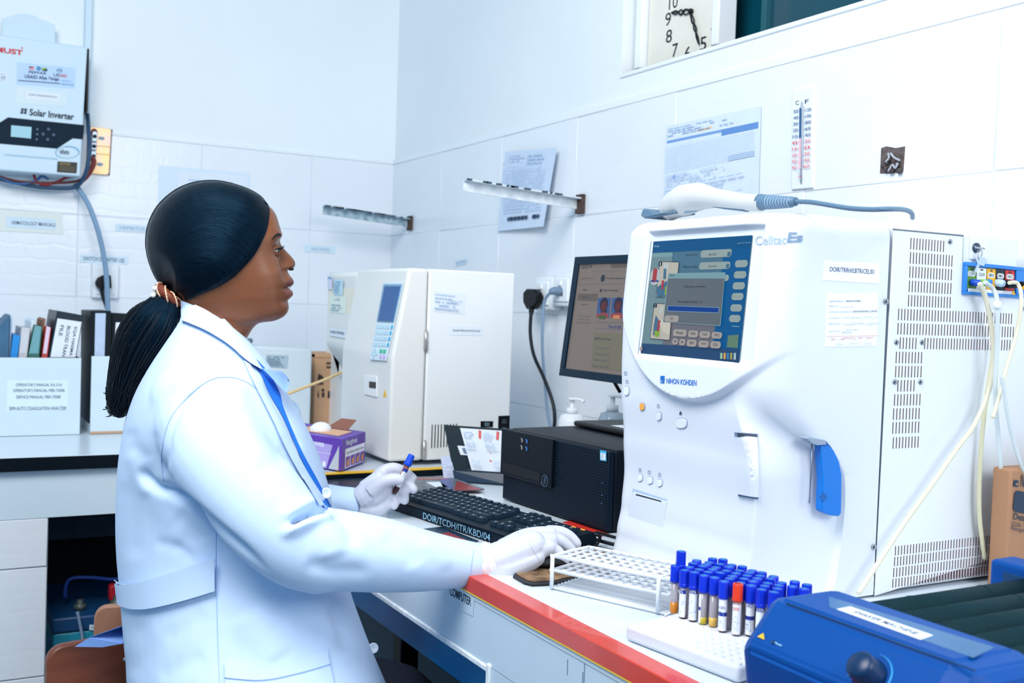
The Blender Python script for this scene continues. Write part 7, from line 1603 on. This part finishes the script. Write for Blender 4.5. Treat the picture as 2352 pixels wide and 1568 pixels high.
ARM_L = [(600, 960, .14, .07), (650, 1080, .19, .055), (700, 1150, .22, .046), (770, 1156, .235, .034), (826, 1153, .243, .0265)]
def arm_tube(b, A_, rn=24):
    b.tube([WP(u, v, d) for u, v, d, r in A_], [r for *_, r in A_], rn, smooth=5)
gm_ = B(); v_, f_ = rings_mesh(rowsT); vs = [gm_.bm.verts.new(p) for p in v_]
for q in f_: gm_.bm.faces.new([vs[i] for i in q])
arm_tube(gm_, ARM_R); arm_tube(gm_, ARM_L)
for (u, v, d, r) in ((450, 925, -.1, .07), (540, 930, .1, .07)): gm_.ball(WP(u, v, d), r, 0, 24, 16)
bmesh.ops.recalc_face_normals(gm_.bm, faces=gm_.bm.faces[:])
me = bpy.data.meshes.new('lab_coat'); gm_.bm.to_mesh(me); gm_.bm.free()
def remesh(me, vox, smooth_n=6, fac=.5):
    o = bpy.data.objects.new('remesh', me); COL.objects.link(o)
    md = o.modifiers.new('r', 'REMESH'); md.mode = 'VOXEL'; md.voxel_size = vox; md.adaptivity = 0
    ms2 = o.modifiers.new('s', 'SMOOTH'); ms2.iterations = smooth_n; ms2.factor = fac
    dg = bpy.context.evaluated_depsgraph_get(); out = bpy.data.meshes.new_from_object(o.evaluated_get(dg)); bpy.data.objects.remove(o); return out
me = remesh(me, .005, 8)
# folds: grooves (+) and ridges (-) along lines on the near side, given in picture units with depth of the crease in metres
FOLDS = [(((664, 1206), (694, 1184), (728, 1168), (762, 1168)), 8.5, 0.029),
         (((640, 1232), (690, 1208), (735, 1196), (770, 1190)), 12, -0.012),
         (((640, 1190), (690, 1166), (730, 1150)), 14, -0.006),
         (((745, 1200), (755, 1240), (770, 1285)), 30, -0.006),
         (((760, 1150), (800, 1205), (815, 1260)), 16, 0.006),
         (((700, 1290), (760, 1310), (860, 1312)), 20, 0.005),
         (((380, 1100), (386, 1040), (395, 985), (425, 925), (470, 880)), 6, 0.004),
         (((372, 1105), (400, 1128), (440, 1160), (500, 1212), (560, 1262), (620, 1318)), 9, 0.012),
         (((300, 1030), (318, 1090), (345, 1140)), 18.4, -0.0024),
         (((330, 1060), (350, 1105), (392, 1130)), 14.95, 0.0027),
         (((290, 1100), (300, 1200), (310, 1290)), 23.0, 0.0018),
         (((330, 1090), (380, 1180), (430, 1240)), 27.599999999999998, -0.0024),
         (((350, 1245), (400, 1255), (440, 1290)), 13.799999999999999, 0.0018),
         (((400, 1180), (440, 1210), (470, 1250)), 23.0, 0.0018),
         (((310, 1420), (330, 1490), (300, 1560)), 25.299999999999997, 0.0021),
         (((370, 1470), (430, 1440), (480, 1400)), 20.7, 0.0015),
         (((360, 1560), (420, 1530), (470, 1500)), 20.7, 0.0018),
         (((560, 1400), (600, 1470), (640, 1520)), 40, -0.006),
         (((760, 1380), (785, 1440), (800, 1500)), 18, 0.006),
         (((700, 1360), (740, 1420), (760, 1500)), 22, -0.005),
         (((500, 900), (560, 990), (600, 1080)), 26, -0.005),
         (((560, 880), (620, 980), (660, 1080)), 20, 0.005),
         (((600, 870), (655, 960), (690, 1040)), 12, 0.006),
         (((520, 905), (545, 960), (560, 1000)), 10, 0.003),
         (((880, 1225), (930, 1260), (960, 1300)), 20, 0.004),
         (((960, 1240), (1010, 1265), (1030, 1310)), 14, -0.003),
         (((350, 1000), (375, 960), (420, 900)), 11.5, -0.0012),
         (((300, 980), (310, 1030), (350, 1060)), 16.099999999999998, 0.0018),
         (((318, 1075), (352, 1112), (392, 1133), (430, 1155)), 9, 0.01),
         (((395, 1255), (425, 1262), (452, 1296)), 9, 0.0012),
         (((360, 1230), (410, 1236), (450, 1268)), 14, -0.0006)]
ev, ey = [], {}
def to_px(p):
    v = ROT.transposed() @ (p-EYE); return CX+F*v.x/-v.z, CY-F*v.y/-v.z, -v.z
FS = []
for pts, wd, dp in FOLDS:
    pp, _ = spline([Vector((x, y, 0)) for x, y in pts], [0]*len(pts), 6); FS.append((pp, wd, dp, min(p.x for p in pp)-3*wd, max(p.x for p in pp)+3*wd, min(p.y for p in pp)-3*wd, max(p.y for p in pp)+3*wd))
me.update(); nrm = [v.normal.copy() for v in me.vertices]
for v in me.vertices:
    x, y, dz = to_px(v.co)
    if nrm[v.index].dot(VIEW) > .25: continue
    tot = 0
    for pp, wd, dp, x0_, x1_, y0_, y1_ in FS:
        if not (x0_ < x < x1_ and y0_ < y < y1_): continue
        bd = 1e9; bt = 0
        for k in range(len(pp)-1):
            a, c_ = pp[k], pp[k+1]; e = c_-a; t = max(0, min(1, ((x-a.x)*e.x+(y-a.y)*e.y)/max(e.x*e.x+e.y*e.y, 1e-9))); d2 = (x-a.x-e.x*t)**2+(y-a.y-e.y*t)**2
            if d2 < bd: bd = d2; bt = (k+t)/(len(pp)-1)
        tot += dp*math.exp(-bd/(wd*wd))*sm(0, .25, bt)*(1-sm(.75, 1, bt))
    v.co -= nrm[v.index]*tot
coat = finish('lab_coat', me, m_coat, pe, True)
co_v = [coat.matrix_world @ v.co for v in me.vertices]
off_ = org(coat); co_v = [v.co+off_ for v in me.vertices]
bvh_coat = BVHTree.FromPolygons(co_v, [tuple(p.vertices) for p in me.polygons])
allv = co_v+V; allf = [tuple(p.vertices) for p in me.polygons]+[tuple(i+len(co_v) for i in q) for q in fs]
bvh_all = BVHTree.FromPolygons(allv, allf)
def drape(x, y, off=.003, bv=None):
    d = ROT @ _cd(x, y); h, n, i_, t = (bv or bvh_coat).ray_cast(EYE, d)
    if h is None:
        g = WP(x, y, 0); h, n, i_, t = (bv or bvh_coat).find_nearest(g)
        dd = (h-EYE).dot(VIEW); return W(x, y, dd)
    if n.dot(d) > 0: n = -n
    return h-d*off*.6+n*off*.4
def ribbon(name, e1, e2, off, th, m, parent, n=28, k=8, bv=None, lift=None):
    """a cloth piece between two edge lines laid over the coat"""
    A_ = [Vector((*p, 0)) for p in e1]; B_ = [Vector((*p, 0)) for p in e2]
    def samp(L_, t):
        q = cr([(p.x, p.y) for p in L_], min(t*(len(L_)-1), len(L_)-1.001)); return q
    g = []
    for i in range(n+1):
        a, c_ = samp(A_, i/n), samp(B_, i/n); row = []
        for j in range(k+1):
            s = j/k; x, y = a[0]*(1-s)+c_[0]*s, a[1]*(1-s)+c_[1]*s; o_ = off if lift is None else off+lift(i/n, s); row.append(drape(x, y, o_, bv))
        g.append(row)
    for _ in range(2):                                # relax the depth so the cloth does not copy every crease
        h = [[q.copy() for q in r] for r in g]
        for i in range(1, n):
            for j in range(1, k):
                avg = (h[i-1][j]+h[i+1][j]+h[i][j-1]+h[i][j+1])/4; d = (g[i][j]-EYE).normalized(); g[i][j] = EYE+d*((avg-EYE).dot(d)*.6+(g[i][j]-EYE).dot(d)*.4)
    v = [q for r in g for q in r]; nv = len(v); f = []
    for r in g:
        for q in r: v.append(q+(q-EYE).normalized()*th)
    w_ = k+1
    for i in range(n):
        for j in range(k):
            q = (i*w_+j, i*w_+j+1, (i+1)*w_+j+1, (i+1)*w_+j); f.append(q); f.append(tuple(x+nv for x in q[::-1]))
    rim = [i*w_ for i in range(n+1)]+[n*w_+j for j in range(1, k+1)]+[i*w_+k for i in range(n-1, -1, -1)]+[j for j in range(k-1, 0, -1)]
    for a, c_ in zip(rim, rim[1:]+rim[:1]): f.append((a, c_, c_+nv, a+nv))
    o = mesh(name, v, f, m, parent, smooth=True); bm2 = bmesh.new(); bm2.from_mesh(o.data); bmesh.ops.recalc_face_normals(bm2, faces=bm2.faces); bm2.to_mesh(o.data); bm2.free(); o.data.set_sharp_from_angle(angle=math.radians(50)); return o
def seam(pts, r=.0009, m=m_coat_s, parent=coat, name='seam', off=.0006):
    pp, _ = spline([Vector((x, y, 0)) for x, y in pts], [0]*len(pts), 6); b = B(); b.tube([drape(p.x, p.y, off) for p in pp], r, 5, smooth=0); return b.done(name, m, parent)
ribbon('collar', ((421, 688), (457, 703), (505, 731), (536, 762), (560, 790), (580, 822), (598, 850)), ((421, 738), (465, 759), (505, 783), (532, 803), (552, 822), (572, 838), (598, 853)), .011, .004, m_coat, coat, 30, 8, bvh_all)
ribbon('scrub_top', ((556, 818), (592, 850), (618, 905), (647, 955), (683, 1036), (707, 1090), (744, 1166)), ((562, 800), (612, 852), (640, 900), (651, 940), (690, 1032), (724, 1095), (760, 1163)), .0035, .002, m_facing, pe, 34, 6)  # inside facing of the coat, its blue shadow put into the colour
ribbon('lapel', ((596, 851), (612, 858), (630, 862), (653, 863)), ((600, 856), (618, 880), (632, 900), (641, 912)), .016, .003, mat('lapel_shade', (140, 176, 240), .8), coat, 10, 6, lift=lambda t, s: .02*t)  # underside of the turned lapel, with its blue shade coloured in
ribbon('front_edge', ((572, 838), (600, 885), (640, 960), (680, 1040), (710, 1095), (752, 1160)), ((558, 830), (583, 885), (622, 960), (660, 1040), (690, 1095), (730, 1160)), .0065, .003, m_coat, coat, 30, 4)
seam(((376, 1104), (371, 1060), (376, 1010), (392, 960), (425, 917), (460, 886), (491, 869), (520, 866), (542, 868), (575, 882), (605, 905)))
seam(((505, 783), (520, 795), (540, 820)), .0007)
seam(((496, 1222), (496, 1260), (497, 1340), (500, 1450), (504, 1568), (506, 1640)), .0008)
seam(((1088, 1262), (1082, 1300), (1080, 1332)), .0006, name='cuff_stitch')
# half belt, pockets, buttons
seam(((262, 1332), (285, 1342), (330, 1336), (410, 1312), (495, 1282)), .0007, off=.004, name='belt_seam')
ribbon('half_belt', ((265, 1334), (272, 1338), (285, 1341), (330, 1334), (410, 1310), (495, 1280)), ((272, 1384), (288, 1391), (310, 1397), (350, 1396), (420, 1380), (495, 1357)), .010, .003, m_coat, coat, 30, 6, lift=lambda t, s: .006*(1-t)+.004*(1-s))
ribbon('pocket', ((516, 1526), (560, 1528), (640, 1524), (700, 1508), (752, 1492)), ((518, 1640), (570, 1650), (650, 1650), (720, 1645), (780, 1640)), .005, .003, m_coat, coat, 26, 8)
seam(((516, 1556), (600, 1562), (680, 1548), (757, 1526)), .0007, off=.007, name='pocket_stitch')
def button(x, y, off=.006):
    p = drape(x, y, off); d = (EYE-p).normalized(); d = (d+RIGHT*.35).normalized(); b = B(); b.lathe(p, d, [(.0085, -.001), (.0085, .0016), (.0072, .0026), (.0062, .0018), (.0005, .0018)], 20); bt = b.done('button', mat('button_white', (222, 234, 246), .3), coat)
    for s_ in (-1, 1):
        b = B(); b.lathe(p+UPV*.0018*s_+d*.0018, d, [(.0009, 0), (.0009, .0003)], 8); b.done('hole', m_coat_s, bt)
seam(((752, 1493), (757, 1526), (766, 1570), (776, 1620)), .0007, off=.006, name='pocket_stitch'); seam(((516, 1527), (517, 1560), (519, 1620)), .0007, off=.006, name='pocket_stitch')
button(744, 1133, .009); button(853, 1490, .008)
# coat tail laid over the chair back
tp = [(172, 1485), (278, 1440), (330, 1440), (330, 1500), (281, 1482)]
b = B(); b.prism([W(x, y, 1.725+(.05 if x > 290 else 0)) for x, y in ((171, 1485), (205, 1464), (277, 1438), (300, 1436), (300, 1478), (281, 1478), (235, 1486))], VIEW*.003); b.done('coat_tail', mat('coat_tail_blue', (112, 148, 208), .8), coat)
# legs, hidden below the picture
b = B()
for s_ in (-.1, .1):
    h0 = WP(440, 1690, s_); fwd = RIGHT.copy(); fwd.z = 0; fwd.normalize(); kn_ = h0+fwd*.36; kn_.z = .515; h0.z = .525; an_ = Vector((kn_.x, kn_.y, .09))+fwd*.02
    b.tube([h0, h0.lerp(kn_, .5), kn_, kn_+Vector((0, 0, -.06)), kn_.lerp(an_, .5), an_], [.085, .078, .062, .06, .05, .036], 16, smooth=4)
b.done('trousers', mat('dark_trousers', (24, 30, 48), .8), pe)
for s_ in (-.1, .1):
    h0 = WP(440, 1690, s_); an_ = h0+RIGHT*.38; b = B(); b.ball(Vector((an_.x, an_.y, .045))+fwd*.06, (.1, .05, .044), 0, 16, 10); b.done('shoe', m_black, pe)
# ---- gloved hands
def hand_mesh(name, tubes, balls, vox, parent, m, sm_n=5, bumps=()):
    b = B()
    for pts, rr_ in tubes: b.tube([W(*p) for p in pts], rr_, 14, smooth=4); [b.ball(W(*pts[-1]), rr_[-1]*.98, 0, 12, 8)]
    for p, r in balls: b.ball(W(*p), r, 0, 16, 10)
    me = bpy.data.meshes.new(name); bmesh.ops.recalc_face_normals(b.bm, faces=b.bm.faces[:]); b.bm.to_mesh(me); b.bm.free(); me = remesh(me, vox, sm_n)
    return finish(name, me, m, parent, True)
RT = [(((1118, 1294, 1.602), (1150, 1284, 1.604), (1185, 1268, 1.608), (1222, 1252, 1.615)), [.0275, .028, .0265, .023]),
      (((1130, 1304, 1.598), (1165, 1304, 1.598), (1200, 1293, 1.60), (1232, 1280, 1.606)), [.0225, .0225, .019, .014]),
      (((1160, 1268, 1.62), (1210, 1238, 1.64), (1262, 1226, 1.655)), [.022, .0175, .0125]), (((1160, 1275, 1.612), (1215, 1250, 1.622), (1265, 1240, 1.635)), [.022, .018, .0125]), (((1170, 1285, 1.606), (1220, 1266, 1.612), (1262, 1256, 1.618)), [.022, .018, .012]),
      (((1258, 1222, 1.66), (1286, 1222, 1.668), (1308, 1232, 1.672), (1324, 1248, 1.674)), [.0115, .0102, .0095, .0086]),
      (((1262, 1236, 1.64), (1288, 1242, 1.646), (1306, 1256, 1.65), (1316, 1268, 1.652)), [.0112, .01, .0092, .0082]),
      (((1258, 1256, 1.62), (1280, 1266, 1.622), (1292, 1282, 1.624), (1298, 1294, 1.626)), [.0108, .0095, .0086, .0076]),
      (((1190, 1262, 1.64), (1232, 1270, 1.675), (1268, 1278, 1.695)), [.016, .0125, .0095])]
gr_ = hand_mesh('right_glove', RT, [], .0021, pe, m_glove, 4)
gv = [v.co+org(gr_) for v in gr_.data.vertices]; bvh_gr = BVHTree.FromPolygons(gv, [tuple(p.vertices) for p in gr_.data.polygons])
m_gl2 = mat('glove_fold', (226, 226, 232), .4)
def fold(pts, r, parent, bv, nm='fold'):
    pp, _ = spline([Vector((x, y, 0)) for x, y in pts], [0]*len(pts), 6); n_ = len(pp); b = B(); b.tube([drape(p.x, p.y, -.0007, bv) for p in pp], [r*1.5*(.3+.7*math.sin(math.pi*i/(n_-1))) for i in range(n_)], 6, smooth=0); b.done(nm, m_glove, parent)
for pts, r in ((((1190, 1222), (1215, 1246), (1232, 1275), (1242, 1294)), .0014), (((1218, 1213), (1240, 1232), (1262, 1258)), .001), (((1172, 1245), (1186, 1275), (1205, 1305)), .0007), (((1182, 1262), (1204, 1284), (1222, 1301)), .0007), (((1240, 1212), (1254, 1226)), .0006), (((1278, 1222), (1283, 1240)), .0006), (((1138, 1300), (1145, 1318)), .0006)): fold(pts, r, gr_, bvh_gr)
cu = [(1106, 1249, 1.60), (1106, 1330, 1.60)]
def cuff(cpt, ax_, rads, parent, nm):
    b = B(); n = 28; x = UPV.copy(); x = (x-ax_*x.dot(ax_)).normalized(); y = ax_.cross(x); rings = []
    for (s, r) in rads: rings.append([b.bm.verts.new(cpt+ax_*s+(x*math.cos(2*math.pi*k/n)+y*math.sin(2*math.pi*k/n))*r*(1+.03*math.sin(k*1.7+s*900))) for k in range(n)])
    for p_, q_ in zip(rings, rings[1:]):
        for k in range(n): f_ = b.bm.faces.new((p_[k], p_[(k+1) % n], q_[(k+1) % n], q_[k])); f_.smooth = True
    b.done(nm, m_gl2, parent)
axr = (W(1180, 1275, 1.605)-W(1110, 1296, 1.602)).normalized()
cuff(W(1108, 1296, 1.602), axr, [(-.004, .0285), (-.003, .0305), (.002, .031), (.006, .0298), (.009, .0312), (.014, .031), (.017, .029), (.02, .0285)], gr_, 'glove_cuff')
LD = 1.955
LT = [(((826, 1151, LD), (842, 1142, LD), (862, 1130, LD-.005), (880, 1118, LD-.008)), [.0245, .028, .026, .019]), (((830, 1162, LD), (852, 1166, LD), (874, 1160, LD), (892, 1148, LD+.003)), [.021, .022, .018, .013]),
      (((845, 1125, LD+.004), (862, 1106, LD+.006), (872, 1094, LD+.004)), [.022, .017, .013]),
      (((868, 1094, LD+.01), (886, 1079, LD+.012), (908, 1075, LD+.014), (930, 1085, LD+.016), (949, 1098, LD+.016)), [.0125, .0115, .0105, .0098, .0082]),
      (((856, 1128, LD-.018), (878, 1108, LD-.026), (902, 1100, LD-.03), (920, 1101, LD-.03)), [.017, .0128, .0108, .0095]),
      (((884, 1110, LD+.008), (908, 1100, LD+.012), (932, 1106, LD+.012), (950, 1124, LD+.01)), [.0125, .0115, .0105, .0088]),
      (((886, 1130, LD+.004), (906, 1122, LD+.006), (924, 1130, LD+.006), (929, 1148, LD+.004)), [.012, .011, .0105, .0092]),
      (((884, 1146, LD), (900, 1142, LD), (908, 1150, LD-.002), (905, 1161, LD-.004)), [.0115, .0098, .0088, .0082])]
gl = hand_mesh('left_glove', LT, [], .0021, pe, m_glove, 4)
gv = [v.co+org(gl) for v in gl.data.vertices]; bvh_gl = BVHTree.FromPolygons(gv, [tuple(p.vertices) for p in gl.data.polygons])
for pts, r in ((((870, 1108), (878, 1118), (882, 1128)), .0009), (((882, 1072), (884, 1084)), .0006), (((905, 1098), (908, 1108)), .0006), (((836, 1120), (848, 1128)), .0006), (((872, 1150), (880, 1135), (882, 1122)), .0008), (((832, 1140), (838, 1152)), .0006)): fold(pts, r, gl, bvh_gl)
# the tube she holds
ta_, tb2 = W(907, 1130, LD-.008), W(946, 1044, LD-.008); tax = (tb2-ta_).normalized(); tl_ = (tb2-ta_).length
ht = thing('test_tube', 'blood tube with a blue cap held up in her gloved fingers', 'test tube', ta_); capl = .0215; r_t = .0052
b = B(); b.lathe(ta_, tax, [(.001, -.003), (r_t*.7, -.002), (r_t, .003), (r_t, tl_-capl)], 18); b.done('tube_body', mat('brownish_tube', (150, 96, 88), .2, trans=.2), ht)
b = B(); b.lathe(ta_, tax, [(.001, -.0032), (r_t*.72, -.0022), (r_t*1.02, .003), (r_t*1.02, .018)], 18); b.done('sample', m_blood, ht)
b = B(); b.lathe(ta_+tax*(tl_-capl), tax, [(r_t*1.25, 0), (r_t*1.42, .001), (r_t*1.42, .005), (r_t*1.3, .0065), (r_t*1.2, capl-.002), (r_t*1.05, capl)], 20); b.done('cap', mat('cap_held', (0, 70, 210), .4), ht)
n = 12; tov = (EYE-ta_); tov = (tov-tax*tov.dot(tax)).normalized(); ts = tax.cross(tov); b = B()
def arc2(z0_, z1_, a0, a1, r, mi):
    vs = [[b.bm.verts.new(ta_+tax*z+(tov*math.cos(a0+(a1-a0)*i/n)+ts*math.sin(a0+(a1-a0)*i/n))*r) for i in range(n+1)] for z in (z0_, z1_)]
    for i in range(n): f_ = b.bm.faces.new((vs[0][i], vs[0][i+1], vs[1][i+1], vs[1][i])); f_.material_index = mi; f_.smooth = True
arc2(.012, tl_-capl-.006, -.7, 1.6, r_t*1.05, 0); arc2(tl_-capl-.0125, tl_-capl-.006, -.7, 1.6, r_t*1.07, 1)
for k in range(4): arc2(.03+k*.004, .0312+k*.004, -.3, .6, r_t*1.07, 2)
hl = b.done('label', [m_tl, m_tlb, m_inkg], ht)
